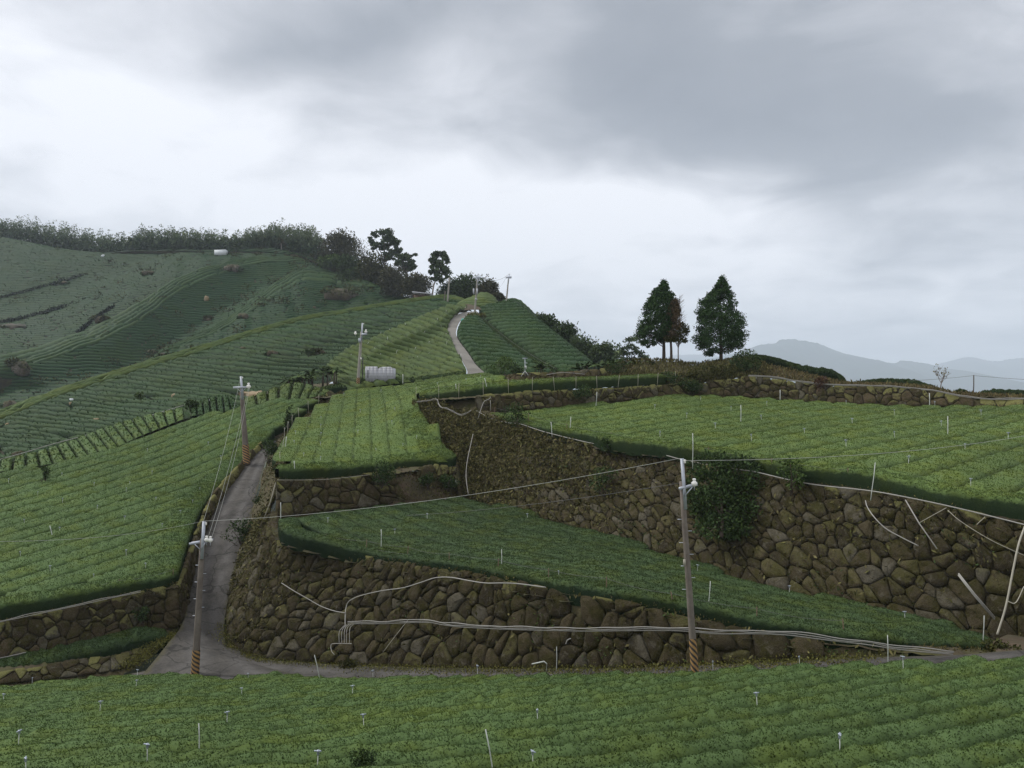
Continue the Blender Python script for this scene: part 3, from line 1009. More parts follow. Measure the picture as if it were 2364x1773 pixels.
def field(label, surf, poly_px, dir_px, spacing, h, mat, dens, lsize, seed, curv=0.0, wf=0.99, edges=(), edge_w=0.55, ds=0.3, edge_dens=None,
          soil_px=None, soil_out=0.4, hit_hi=140, dome=1.0, n_excl=9, edge_ws=None):
    rng = np.random.default_rng(seed)
    H = lambda u, v: surf.hit(u, v, hi=hit_hi)
    poly3 = np.array([H(*p) for p in poly_px])
    poly = [tuple(p[:2]) for p in poly3]
    c = poly3.mean(0)
    root = empty('tea_field', (c[0], c[1], c[2] - h), label, 'tea field')
    a, b = H(*dir_px[:2]), H(*dir_px[2:])
    D = (b - a)[:2]
    D /= np.linalg.norm(D)
    Nn = np.array((-D[1], D[0]))
    o = a[:2]
    # rows are curves n = k*spacing + curv * s^2 in the (s, n) frame
    q = np.array(poly) - o
    s = q @ D
    nn = q @ Nn - curv * s ** 2
    smin, smax = s.min() - 2, s.max() + 2
    ss = np.arange(smin, smax, ds)
    eds = [np.array([H(*p)[:2] for p in ed]) for ed in edges[:n_excl]]
    eds = np.vstack([resample(e_, 160) for e_ in eds]) if eds else None
    kmin, kmax = int(np.floor(nn.min() / spacing)) - 2, int(np.ceil(nn.max() / spacing)) + 2
    for k in range(kmin, kmax + 1):
        off_ = k * spacing + curv * ss ** 2
        XY = o + ss[:, None] * D + off_[:, None] * Nn
        ok = inside(poly, XY[:, 0], XY[:, 1])
        if eds is not None:
            i_ = np.where(ok)[0]
            if len(i_):
                ok[i_] &= (((XY[i_][:, None] - eds[None]) ** 2).sum(-1).min(1) > (edge_w * 1.4) ** 2)
        idx = np.where(ok)[0]
        if len(idx) < 4:
            continue
        for r in np.split(idx, np.where(np.diff(idx) > 1)[0] + 1):
            if len(r) < 4:
                continue
            L = len(r)
            e = np.minimum(np.arange(L), np.arange(L)[::-1]) * ds
            hw = spacing * 0.5 * wf * np.sqrt(np.clip(e / 0.25 + 0.4, 0, 1))
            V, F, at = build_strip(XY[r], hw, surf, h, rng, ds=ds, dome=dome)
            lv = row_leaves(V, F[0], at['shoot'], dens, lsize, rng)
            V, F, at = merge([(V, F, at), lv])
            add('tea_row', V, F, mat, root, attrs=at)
    for ei, ed in enumerate(edges):
        ew = edge_ws[ei] if edge_ws else edge_w
        if len(ed[0]) == 3:
            E = smooth_curve(PL(ed), 400)[:, :2]
        else:
            E = smooth_curve(np.array([H(*p) for p in ed]), 400)[:, :2]
        Ln = np.linalg.norm(np.diff(E, axis=0), axis=1).sum()
        E = resample(E, max(int(Ln / 0.2), 6))
        L = len(E)
        Te = np.gradient(E, axis=0)
        Te /= np.linalg.norm(Te, axis=1)[:, None]
        Ne = np.stack([-Te[:, 1], Te[:, 0]], 1)
        tp, tm = E + Ne * 0.7, E - Ne * 0.7
        if inside(poly, tp[:, 0], tp[:, 1]).sum() < inside(poly, tm[:, 0], tm[:, 1]).sum():
            Ne = -Ne
        E = E + Ne * ew
        e = np.minimum(np.arange(L), np.arange(L)[::-1]) * 0.2
        hw = ew * np.sqrt(np.clip(e / 0.5 + 0.2, 0, 1))
        V, F, at = build_strip(E, hw, surf, h * 1.15, rng, lift=0.02, ds=0.2, rough=0.04, dome=0.5)
        lv = row_leaves(V, F[0], at['shoot'], (edge_dens or dens * 1.4), lsize, rng)
        V, F, at = merge([(V, F, at), lv])
        add('edge_hedge', V, F, mat, root, attrs=at)
    # the soil under the rows
    sp3 = [H(*p) for p in (soil_px or poly_px)]
    sp2 = np.array([p[:2] for p in sp3])
    seg = np.vstack([np.linspace(sp2[i_], sp2[(i_ + 1) % len(sp2)], 40) for i_ in range(len(sp2))])
    lo, hi = sp2.min(0) - soil_out - 1, sp2.max(0) + soil_out + 1
    st = 0.45
    nx_, ny_ = int((hi[0] - lo[0]) / st) + 2, int((hi[1] - lo[1]) / st) + 2
    X, Y = np.meshgrid(lo[0] + np.arange(nx_) * st, lo[1] + np.arange(ny_) * st, indexing='ij')
    xf, yf = X.ravel(), Y.ravel()
    keep_ = inside([tuple(p) for p in sp2], xf, yf)
    for q0 in range(0, len(seg), 60):
        keep_ |= (((xf[:, None] - seg[None, q0:q0 + 60, 0]) ** 2 + (yf[:, None] - seg[None, q0:q0 + 60, 1]) ** 2).min(1) < soil_out ** 2)
    Fg = grid_faces(nx_, ny_)
    Fg = Fg[keep_[Fg].all(1)]
    used, inv = np.unique(Fg, return_inverse=True)
    Vg = np.stack([xf[used], yf[used], surf.z(xf[used], yf[used]) - h * 0.97 + rng.normal(0, 0.02, len(used))], 1)
    add('soil', Vg, inv.reshape(-1, 4), M['soil'], kind='structure')
    return root


# field across the bottom of the picture
S1 = Surf([(0, 1773, 16), (600, 1773, 15), (1182, 1773, 14), (1800, 1773, 13), (2364, 1773, 12.3),
           (0, 1577, 34), (480, 1556, 34.2), (800, 1562, 32.5), (1100, 1558, 29.6), (1603, 1540, 25.6), (2000, 1524, 24.4), (2364, 1510, 23.8)])
F1 = [(-330, 1612), (0, 1580), (150, 1566), (300, 1556), (420, 1552), (520, 1562), (640, 1548), (800, 1562), (950, 1556), (1100, 1556), (1300, 1552), (1450, 1545), (1603, 1544), (1750, 1534),
      (1950, 1526), (2200, 1514), (2364, 1512), (2640, 1502), (2700, 1760), (2700, 1900), (1182, 1920), (-300, 1920), (-330, 1800)]
field('broad light green tea field of curving rows nearest the camera below the road', S1, F1, (1000, 1665, 1300, 1632), 1.06, 0.62, M['tea_mid'], 370, 0.048, 101, curv=0.010,
      wf=0.94, ds=0.22, dome=1.9)

S2 = Surf([(640, 1190, 42.5), (1072, 1141, 50.5), (1381, 1222, 42.7), (1576, 1284, 37.5), (1923, 1375, 32), (2297, 1458, 27.8), (862, 1273, 38.0), (1200, 1324, 32.3),
           (1583, 1389, 27.7), (1923, 1454, 26.2), (2297, 1488, 25.9), (1042, 1295, 34.8), (1742, 1425, 26.9)])
front2 = [(640, 1192), (655, 1224), (753, 1250), (862, 1275), (1042, 1297), (1200, 1326), (1381, 1358), (1583, 1391), (1742, 1427), (1923, 1456), (2100, 1477), (2206, 1482), (2300, 1488)]
F2 = front2 + [(2310, 1462), (2062, 1403), (1923, 1375), (1742, 1338), (1576, 1284), (1381, 1222), (1200, 1172), (1072, 1141), (896, 1160), (747, 1176)]
field('dark green wedge shaped tea field between the two tall boulder walls', S2, F2, (1000, 1210, 1500, 1320), 1.25, 0.7, M['tea_deep'], 240, 0.062, 102, dome=0.6, wf=1.04, edges=[front2], ds=0.3, edge_w=0.6)

S3 = Surf([(650, 1080, 44.5), (828, 1072, 47.6), (1051, 1051, 51.8), (657, 1020, 52.0), (785, 905, 78), (845, 884, 85), (960, 932, 60.2), (960, 906, 61), (1094, 893, 58.6), (1300, 875, 61.4),
           (1540, 865, 66.5), (1026, 866, 86), (1112, 860, 87), (1152, 872, 73), (1207, 874, 69), (720, 960, 63), (850, 960, 62)])
F3 = [(650, 1082), (828, 1073), (937, 1059), (1053, 1052), (1003, 996), (960, 932), (952, 910), (1020, 904), (1094, 895), (1200, 885), (1300, 877), (1420, 871), (1540, 866), (1500, 862), (1390, 868), (1300, 871),
      (1207, 876), (1152, 873), (1140, 866), (1112, 860), (1026, 868), (930, 887), (908, 890), (845, 894), (800, 900), (785, 908), (735, 936), (693, 968), (657, 1022)]
field('bright green tea field running uphill to the metal sheet shed', S3, F3, (836, 1070, 838, 905), 1.15, 0.7, M['tea_bright'], 70, 0.075, 103, soil_out=0.3, n_excl=1, edge_ws=(0.6, 0.6, 0.9), wf=1.2, dome=0.16,
      edges=[[(650, 1084), (828, 1075), (937, 1061), (1056, 1053)], [(960, 911), (1020, 905), (1094, 896), (1200, 886), (1300, 878), (1420, 872), (1545, 866)], [(1055, 1050), (1003, 994), (962, 933)]], edge_dens=260, ds=0.35, edge_w=0.6)

S4 = Surf([(1123, 954, 56.6), (1257, 983, 51.4), (1360, 999, 48.2), (1598, 1031, 41.1), (1836, 1074, 36), (2000, 1089, 33.3), (2170, 1129, 30.9), (2364, 1154, 28.8), (1347, 932, 61.3), (1473, 916, 64),
           (1600, 908, 66), (1800, 918, 64.5), (1953, 926, 62.5), (2157, 933, 59.5), (2364, 932, 56)])
front4 = [(1123, 955), (1257, 985), (1360, 1001), (1402, 1011), (1598, 1033), (1742, 1058), (1836, 1076), (2000, 1092), (2170, 1131), (2364, 1157), (2560, 1190)]
F4 = front4 + [(2560, 936), (2364, 933), (2157, 934), (1953, 927), (1800, 919), (1600, 908), (1473, 916), (1347, 932), (1200, 944)]
field('large light green tea field with slanting rows above the tall boulder wall', S4, F4, (1700, 1010, 2000, 960), 1.75, 0.72, M['tea_bright'], 110, 0.07, 104, wf=1.05, dome=0.9,
      edges=[front4], edge_dens=260, ds=0.35, edge_w=0.6)

S6 = Surf([(410, 1325, 41.4), (200, 1362, 38.9), (0, 1395, 36.7), (0, 1085, 57.5), (150, 1060, 60), (250, 1035, 63), (420, 965, 70), (560, 937, 73), (650, 917, 75), (735, 915, 76), (470, 1165, 51.5),
           (560, 1070, 59.5), (640, 985, 66), (200, 1180, 50)])
front6 = [(-160, 1420), (0, 1397), (108, 1380), (200, 1363), (300, 1345), (408, 1327)]
side6 = [(412, 1325), (440, 1235), (470, 1165), (510, 1115), (560, 1070), (605, 1022), (640, 988)]
F6 = front6 + side6[1:] + [(690, 950), (735, 918), (650, 916), (560, 936), (420, 966), (250, 1036), (150, 1061), (0, 1086), (-160, 1110)]
field('wide green tea field with diagonal rows beside the steep asphalt road', S6, F6, (60, 1290, 360, 1195), 1.35, 0.75, M['tea_mid'], 110, 0.07, 106, wf=1.10, dome=0.6, edge_ws=(0.6, 0.95), edges=[front6, side6], edge_dens=260, ds=0.35, edge_w=0.6)

VF = loft([[(-160, 1128, 87), (0, 1090, 92), (130, 1058, 97), (250, 1013, 101), (400, 973, 105), (520, 953, 107), (620, 928, 110), (720, 898, 113), (790, 880, 112)],
           [(-160, 1130, 62), (0, 1085, 63), (120, 1052, 66), (250, 1002, 71), (330, 978, 74), (425, 958, 76), (560, 940, 80), (700, 908, 84), (790, 896, 86)]], 60, 8)
add('valley_floor', VF.reshape(-1, 3) - (0, 0, 0.4), grid_faces(60, 8), M['bank'], kind='structure')

# short blocks of tea along the far rim of that field
def beds(label, far, near, n, mat, seed, bulge=0.5, lean=0.0):
    rng = np.random.default_rng(seed)
    G = loft([far, near], n * 8, 14)
    c = G.reshape(-1, 3).mean(0)
    root = empty('tea_bed', c, label, 'tea bed')
    add('bed_soil', G.reshape(-1, 3) - (0, 0, 0.25), grid_faces(n * 8, 14), M['soil'], root)
    bounds = np.linspace(0, n * 8 - 1, n + 1)
    for k in range(n):
        a, b = bounds[k] + 0.2, bounds[k + 1] - 0.2
        x = np.linspace(a, b, 7)
        i0 = np.clip(x.astype(int), 0, n * 8 - 2)
        f = (x - i0)[:, None, None]
        A = G[i0] * (1 - f) + G[i0 + 1] * f                 # (7, 14, 3)
        A = np.swapaxes(A, 0, 1)
        parts = []
        cuts = [(0, 14)] if rng.uniform() < 0.55 else [(0, 7), (6, 14)]
        for c0, c1 in cuts:
            V, F, at = strip_rows(A[c0:c1], bulge, rng, 7, taper=1, ex=7, drop=1.5)
            parts.append(merge([(V, F, at), row_leaves(V, F[0], at['shoot'], 14, 0.2, rng)]))
        V, F, at = merge(parts)
        add('tea_row', V, F, mat, root, attrs=at)
    return root


beds('pale green tea bed cut into short blocks below the valley rail', [(-160, 1096, 59.5), (0, 1064, 61), (120, 1034, 64.5), (250, 985, 69.5), (330, 962, 72), (425, 942, 74)],
     [(-160, 1122, 56.5), (0, 1090, 57.3), (150, 1066, 59.8), (250, 1040, 62.8), (330, 1005, 66), (425, 968, 69.8)], 23, M['tea_mid'], 41, 0.13)
beds('rounded arc of tea hedge blocks behind the diagonal row field', [(560, 925, 78), (610, 905, 80), (660, 888, 82), (700, 886, 82), (765, 906, 79)],
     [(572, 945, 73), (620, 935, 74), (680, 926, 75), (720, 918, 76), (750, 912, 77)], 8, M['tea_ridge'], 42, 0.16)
beds('dark tea hedge blocks standing upright beside the tan dirt patch', [(440, 942, 82), (475, 922, 83), (505, 915, 83.5), (540, 918, 83)],
     [(440, 962, 74), (480, 955, 75), (520, 950, 75.5), (548, 942, 76)], 7, M['tea_hill'], 43, 0.14)


def hedge(label, pts, hw, h, mat, seed, dens=260, lsize=0.11, cat='tea hedge', name='tea_hedge', group=None):
    rng = np.random.default_rng(seed)
    C = smooth_curve(PL(pts), 200)
    Ln = np.linalg.norm(np.diff(C, axis=0), axis=1).sum()
    C = resample(C, max(int(Ln / 0.2), 8))
    L = len(C)
    e = np.minimum(np.arange(L), np.arange(L)[::-1]) * 0.2
    w = hw * np.sqrt(np.clip(e / (hw * 1.2) + 0.12, 0, 1)) * (1 + 0.10 * wob(L, 0.2, rng, 3, (1.5, 4)))
    V, F, at = build_strip(C[:, :2], w, C[:, 2] - 0.25 * h * (1 - np.sqrt(np.clip(e / (hw * 1.5) + 0.05, 0, 1))), h, rng, ds=0.2, rough=0.05, dome=1.2)
    V, F, at = merge([(V, F, at), row_leaves(V, F[0], at['shoot'], dens, lsize, rng)])
    o = add(name, V, F, mat, attrs=at)
    tag(o, label, cat, group)
    return o


hedge('dark green tea hedge strip under the boulder wall by the road junction', [(-160, 1556, 33.5), (0, 1523, 35.6), (108, 1501, 36.8), (217, 1478, 38.0), (300, 1456, 39.2), (390, 1444, 40.2)], 0.85, 1.15, M['tea_deep'], 51, 520, 0.07)

# ------------------------------------------------------------------ roads
def road(name, Lp, Rp, n, m, mat, lift=0.0):
    a, b = smooth_curve(PL(Lp), n), smooth_curve(PL(Rp), n)
    x = np.linspace(0, 1, m)
    G = a[:, None] * (1 - x)[None, :, None] + b[:, None] * x[None, :, None] + np.array((0, 0, lift))
    tr = np.exp(-((x - 0.3) / 0.11) ** 2) + np.exp(-((x - 0.72) / 0.11) ** 2)
    ed = np.clip(1 - np.minimum(x, 1 - x) / 0.12, 0, 1)
    return add(name, G.reshape(-1, 3), grid_faces(n, m), mat, attrs={'track': np.tile(tr, n), 'edge': np.tile(ed, n)}, kind='structure')


road('steep_road', [(330, 1558, 35.6), (385, 1490, 38.3), (424, 1432, 41.2), (448, 1310, 45.8), (482, 1205, 51), (512, 1147, 54.5), (575, 1067, 60), (604, 1036, 63), (640, 1000, 68)],
     [(700, 1565, 34.5), (560, 1522, 38.9), (518, 1470, 41), (535, 1345, 44.8), (577, 1200, 51.3), (606, 1090, 58), (622, 1046, 62), (640, 1012, 66), (660, 985, 70)], 90, 17, M['asphalt'], 0.03)
road('lower_road', [(-200, 1600, 33), (150, 1572, 34.6), (330, 1550, 36.2), (520, 1495, 40), (600, 1520, 39.2), (800, 1535, 36.5), (1100, 1543, 32.1), (1400, 1543, 28.6), (1603, 1536, 26.7), (1800, 1528, 25.9), (2000, 1518, 25.4), (2200, 1512, 25), (2364, 1500, 25), (2600, 1490, 24.5)],
     [(-200, 1640, 30.5), (150, 1604, 32.2), (330, 1590, 33), (480, 1585, 33.6), (640, 1590, 32.6), (800, 1594, 31.6), (1100, 1598, 28.9), (1400, 1592, 26.3), (1603, 1580, 24.8), (1800, 1570, 24.1), (2000, 1560, 23.6), (2200, 1550, 23.3), (2364, 1540, 23.2), (2600, 1530, 23)], 120, 11, M['asphalt'])
road('dirt_track', [(2290, 1490, 26.6), (2330, 1470, 28), (2380, 1462, 29), (2480, 1455, 30)], [(2300, 1512, 25.2), (2364, 1508, 25.4), (2420, 1512, 25.4), (2520, 1512, 25.4)], 14, 6, M['red_earth'], 0.1)


def sheet(name, curves, ns, nt, mat, bumpiness=0.0, seed=0, kind='structure', smooth=True):
    G = loft(curves, ns, nt, smooth)
    if bumpiness:
        r = np.random.default_rng(seed)
        G = G + r.normal(0, bumpiness, G.shape)
    add(name, G.reshape(-1, 3), grid_faces(ns, nt), mat, kind=kind)
    return G


# ------------------------------------------------------------------ boulder walls
def clip(poly, nx, ny, c):
    """keep nx*x + ny*y <= c"""
    out = []
    n = len(poly)
    for i in range(n):
        a, b = poly[i], poly[(i + 1) % n]
        da, db = nx * a[0] + ny * a[1] - c, nx * b[0] + ny * b[1] - c
        if da <= 0:
            out.append(a)
        if (da < 0 < db) or (db < 0 < da):
            t = da / (da - db)
            out.append((a[0] + (b[0] - a[0]) * t, a[1] + (b[1] - a[1]) * t))
    return out


def stone_mesh(poly, rng, size):
    q = np.array(poly)
    n = len(q)
    ch = []
    for i in range(n):
        a, b = q[i], q[(i + 1) % n]
        if np.linalg.norm(b - a) < 0.08 * size:
            ch.append((a + b) / 2)
        else:
            f_ = rng.uniform(0.10, 0.26)
            ch.append(a * (1 - f_) + b * f_)
            ch.append(a * f_ + b * (1 - f_))
    ch = np.array(ch)
    if len(ch) > 13:
        ch = ch[np.sort(rng.choice(len(ch), 13, replace=False))]
    return ch


def wall(name, label, pairs, size, mat, seed, lichen=0.3, lich_top=0.8, bulge=0.17, maxparts=300, y0=0.0, skip=None, cat='stone wall', core=True, gap=0.014, keep=0.76, n=160):
    rng = np.random.default_rng(seed)
    B = PL([p[0] for p in pairs])
    Tp = PL([p[1] for p in pairs])
    k = np.arange(len(pairs))
    # shared parameter: arc length of the mid line
    mid = (B + Tp) / 2
    sg = np.concatenate([[0], np.cumsum(np.linalg.norm(np.diff(mid, axis=0), axis=1))])
    L = sg[-1]
    xs = np.linspace(0, L, n)
    kk = np.interp(xs, sg, k)

    def curve(C):
        q = np.vstack([2 * C[0] - C[1], C, 2 * C[-1] - C[-2]])
        o = []
        for x in kk:
            i = min(int(x), len(C) - 2)
            t = x - i
            a, b, c, d = q[i], q[i + 1], q[i + 2], q[i + 3]
            o.append(0.5 * (2 * b + (c - a) * t + (2 * a - 5 * b + 4 * c - d) * t * t + (3 * b - a - 3 * c + d) * t ** 3))
        return np.array(o)
    b3, t3 = curve(B), curve(Tp)
    hh = np.linalg.norm(t3 - b3, axis=1)

    def at(x, y):
        i = np.clip(x / L * (n - 1), 0, n - 1.001)
        j = int(i)
        f = i - j
        b_, t_, h_ = b3[j] * (1 - f) + b3[j + 1] * f, t3[j] * (1 - f) + t3[j + 1] * f, hh[j] * (1 - f) + hh[j + 1] * f
        return b_ + (t_ - b_) * (y / max(h_, 1e-3))

    def nrm(x):
        i = int(np.clip(x / L * (n - 1), 0, n - 2))
        i0, i1 = max(i - 3, 0), min(i + 4, n - 1)
        tx = b3[i1] + t3[i1] - b3[i0] - t3[i0]
        up = t3[i] - b3[i] + np.array((0, 0, 0.2))
        v = np.cross(tx, up)
        v /= np.linalg.norm(v)
        if v @ (-b3[i]) < 0:
            v = -v
        return v
    root = empty(name, mid[len(mid) // 2] * (1, 1, 0) + (0, 0, B[:, 2].min()), label, cat)
    # earth core behind the stones
    yy = np.linspace(-0.4, 1, 9)
    N3 = np.array([nrm(x) for x in xs])
    G = b3[:, None] + (t3 - b3)[:, None] * yy[None, :, None] - N3[:, None] * 0.10
    G += rng.normal(0, 0.03, G.shape)
    if core:
        add('earth_core', G.reshape(-1, 3), grid_faces(n, 9), M['bank'], root)
    # seeds of the stones
    seeds = []
    y = size * 0.35
    row = 0
    while y < hh.max():
        sz = size * (1.12 - 0.30 * y / max(hh.max(), 1.5))
        for x in np.arange((row % 2) * sz * 0.5, L, sz * 1.12):
            sx, sy = x + rng.normal(0, sz * 0.27), y + rng.normal(0, sz * 0.25)
            h_ = np.interp(sx, xs, hh)
            if 0 < sx < L and 0.05 < sy < h_ - 0.08 * size and rng.uniform() < keep:
                seeds.append((sx, sy))
        y += sz * 0.86
        row += 1
    Sd = np.array(seeds)
    wt_ = rng.uniform(-0.34, 0.34, len(Sd)) * size ** 2
    made = []
    for i, (sx, sy) in enumerate(Sd):
        if skip is not None and skip(sx / L, sy / max(np.interp(sx, xs, hh), 0.01), rng):
            continue
        R = size * 1.25
        poly = [(sx - R, max(sy - R, 0)), (sx + R, max(sy - R, 0)), (sx + R, sy + R), (sx - R, sy + R)]
        d2 = ((Sd - (sx, sy)) ** 2).sum(1)
        near = np.argsort(d2)[1:22]
        for j in near:
            if d2[j] > (2.6 * size) ** 2:
                break
            dx, dy = Sd[j] - (sx, sy)
            ln = math.hypot(dx, dy) + 1e-9
            nx, ny = dx / ln, dy / ln
            poly = clip(poly, nx, ny, nx * sx + ny * sy + (ln * ln + wt_[i] - wt_[j]) / (2 * ln) - gap * 0.5)
            if len(poly) < 3:
                break
        h_ = np.interp(sx, xs, hh)
        slope = (np.interp(min(sx + .3, L), xs, hh) - np.interp(max(sx - .3, 0), xs, hh)) / 0.6
        if len(poly) >= 3:
            ln = math.hypot(slope, 1)
            poly = clip(poly, -slope / ln, 1 / ln, (-slope * sx + h_ + rng.uniform(-0.02, 0.12)) / ln)
        if len(poly) >= 3:
            poly = clip(poly, 0, -1, -y0)
        if len(poly) < 3:
            continue
        q = stone_mesh(poly, rng, size)
        c = q.mean(0)
        ext = np.ptp(q, axis=0)
        if min(ext) < 0.12 * size:
            continue
        nv = nrm(sx)
        m = len(q)
        depth = bulge * min(size, ext.mean()) * rng.uniform(0.7, 1.5)
        tilt = rng.normal(0, 0.40, 2)
        def ring(scale, offz, jit):
            o = []
            for p in q:
                d = (p - c) * scale
                w = d[0] * tilt[0] + d[1] * tilt[1]
                o.append(at(*(c + d)) + nv * (offz + w * max(offz, 0) * 2 + rng.normal(0, jit * size)))
            return np.array(o)
        rings = [ring(0.96, -0.12, 0), ring(1.0, 0.02, 0.015), ring(0.88, depth * 0.72, 0.035), ring(0.58, depth * 1.05, 0.05)]
        ctr = at(*c) + nv * depth * 1.1
        V = np.vstack(rings + [ctr[None]])
        nr = len(rings)
        k_ = np.arange(m)
        Fq = np.concatenate([np.stack([r * m + k_, r * m + (k_ + 1) % m, (r + 1) * m + (k_ + 1) % m, (r + 1) * m + k_], 1) for r in range(nr - 1)])
        Ft = np.stack([(nr - 1) * m + k_, (nr - 1) * m + (k_ + 1) % m, np.full(m, nr * m)], 1)
        lt = lichen if rng.uniform() < 0.22 else lichen * 0.12
        if sy > h_ - 0.9 * size and rng.uniform() < lich_top:
            lt = 1.0
        rv = rng.uniform()
        area = ext[0] * ext[1] / ctr[1] ** 2
        made.append((area, V, [Fq, Ft], {'rnd': np.full(len(V), rv), 'lichen': np.full(len(V), lt)}, ctr))
    made.sort(key=lambda t: -t[0])
    for a, V, F, att, ctr in made[:maxparts]:
        add('stone', V, F, mat, root, smooth=bool(att['rnd'][0] > 0.6), attrs=att, origin=ctr)
    if len(made) > maxparts:
        V, F, att = merge([(m_[1], m_[2], m_[3]) for m_ in made[maxparts:]])
        add('small_stones', V, F, mat, root, attrs=att, kind='stuff')
    return root, G, N3, len(made)


NS = []
w1 = wall('boulder_wall', 'tall boulder wall with a white pipe along it rising straight from the lower road', [
    ((572, 1225, 50), (640, 1140, 47.5)), ((548, 1320, 45.5), (618, 1180, 45)), ((524, 1420, 42.3), (626, 1228, 42.8)), ((545, 1502, 40.2), (662, 1263, 41.3)), ((640, 1524, 38.9), (763, 1271, 39.6)),
    ((800, 1536, 36.8), (883, 1290, 37.5)), ((950, 1542, 34.5), (1002, 1312, 35.3)), ((1100, 1544, 32.3), (1127, 1328, 33.3)), ((1250, 1545, 30.5), (1250, 1355, 31.4)), ((1400, 1544, 28.8), (1390, 1377, 29.4)),
    ((1603, 1537, 26.9), (1580, 1422, 27.6)), ((1800, 1529, 26.1), (1790, 1462, 26.6)), ((2000, 1519, 25.6), (1990, 1489, 25.9)), ((2100, 1516, 25.3), (2090, 1502, 25.5))],
    0.58, M['stone'], 201, lichen=0.35, lich_top=0.25)
NS.append(w1[3])


def skip2(x, y, rng):
    # the upper part near the bend is buried under dry creepers
    return x < 0.30 and (y > 0.30 or x < 0.12) and rng.uniform() < 0.8 or (x < 0.45 and y > 0.62 and rng.uniform() < 0.6)


w2 = wall('boulder_wall', 'high dark boulder wall behind the wedge shaped tea field, its far end overgrown', [
    ((960, 935, 60.2), (960, 929, 60.6)), ((1003, 996, 56.5), (1012, 926, 60)), ((1054, 1056, 53), (1055, 950, 58.6)), ((1078, 1142, 51), (1096, 949, 57.2)), ((1200, 1182, 47.5), (1202, 981, 53.2)),
    ((1381, 1234, 43), (1360, 1024, 48)), ((1576, 1298, 37.8), (1540, 1055, 42.6)), ((1742, 1354, 34.3), (1700, 1085, 38.5)), ((1923, 1394, 32.0), (1862, 1118, 35.3)), ((2062, 1426, 30), (2030, 1139, 32.5)),
    ((2297, 1492, 28), (2250, 1184, 29.8)), ((2470, 1545, 27), (2470, 1238, 27.5))],
    0.55, M['stone'], 202, lichen=0.3, lich_top=0.15, skip=skip2)
NS.append(w2[3])
w3 = wall('boulder_wall', 'short mossy boulder wall below the bright tea field beside the road bank', [
    ((640, 1196, 43.2), (638, 1108, 44)), ((750, 1182, 45.2), (747, 1107, 45.8)), ((900, 1164, 48), (853, 1096, 47.6)), ((940, 1158, 48.6), (905, 1090, 48.6))],
    0.55, M['stone_warm'], 203, lichen=0.4, lich_top=0.5)
w3b = wall('boulder_wall', 'small lichen covered stone wall beside two rounded blue green bushes', [
    ((962, 1108, 49.8), (968, 1080, 50.2)), ((1010, 1108, 50.6), (1010, 1074, 51)), ((1052, 1108, 51.4), (1052, 1078, 51.6))], 0.5, M['stone_warm'], 213, lichen=0.7, lich_top=0.9)
w4 = wall('boulder_wall', 'lichen topped stone wall under the dark tea hedge at the top terrace', [
    ((1098, 965, 57.4), (1098, 916, 57.8)), ((1150, 951, 57.8), (1150, 910, 58.2)), ((1250, 944, 59.6), (1240, 903, 59.8)), ((1347, 936, 61.6), (1340, 901, 61.8)), ((1473, 922, 64.2), (1473, 893, 64.4)),
    ((1600, 914, 66.4), (1580, 884, 66.6))], 0.56, M['stone_warm'], 204, lichen=0.8, lich_top=0.95, maxparts=200)
w4b = wall('boulder_wall', 'low stone wall carrying a white hose along the back of the slanting row field', [
    ((1590, 914, 66.4), (1590, 888, 66.6)), ((1660, 914, 66), (1660, 880, 66.4)), ((1730, 917, 65.6), (1730, 871, 66.2)), ((1800, 924, 65), (1800, 878, 65.6)), ((1884, 930, 64), (1884, 888, 64.6)), ((1953, 932, 63), (1953, 892, 63.6)), ((2050, 936, 61.6), (2050, 894, 62.2)),
    ((2157, 939, 60), (2157, 903, 60.4)), ((2208, 940, 59.2), (2208, 915, 59.6)), ((2284, 940, 58), (2284, 923, 58.3)), ((2400, 940, 55.5), (2400, 922, 56))], 0.52, M['stone_warm'], 205, lichen=0.5, lich_top=0.6)
w5 = wall('boulder_wall', 'long boulder wall with yellow lichen under the diagonal row field', [
    ((-170, 1560, 34), (-170, 1470, 34.6)), ((0, 1524, 36), (0, 1437, 36.5)), ((108, 1504, 37.3), (108, 1414, 37.7)), ((217, 1480, 38.6), (217, 1390, 39)), ((325, 1462, 40), (325, 1368, 40.3)), ((414, 1448, 41), (411, 1350, 41.3))],
    0.44, M['stone_warm'], 206, lichen=0.6, lich_top=0.7)
w5b = wall('boulder_wall', 'narrow stone wall climbing beside the steep road under the hedge', [
    ((416, 1446, 41.1), (412, 1350, 41.4)), ((432, 1400, 42.6), (424, 1318, 42.8)), ((450, 1310, 45.6), (442, 1262, 45.8)), ((482, 1208, 50.8), (474, 1180, 51)), ((514, 1150, 54.4), (505, 1126, 54.4)), ((578, 1070, 60), (570, 1052, 60.2)), ((604, 1038, 63), (600, 1024, 63)),
    ((650, 990, 68), (644, 976, 68)), ((700, 950, 73), (692, 940, 73)), ((775, 908, 79), (765, 900, 79))], 0.5, M['stone_warm'], 207, lichen=0.6, lich_top=0.8, maxparts=160)
w6 = wall('boulder_wall', 'low mossy stone kerb wall under the dark hedge strip at the junction', [
    ((-170, 1606, 32), (-170, 1580, 32.4)), ((0, 1580, 34), (0, 1552, 34.4)), ((87, 1571, 35), (87, 1540, 35.5)), ((195, 1558, 36.2), (195, 1522, 36.9)), ((285, 1542, 37.2), (280, 1512, 37.8)), ((345, 1508, 38.7), (338, 1488, 39.2)), ((400, 1466, 40.4), (395, 1455, 40.6))],
    0.36, M['stone_warm'], 208, lichen=0.45, lich_top=0.5)
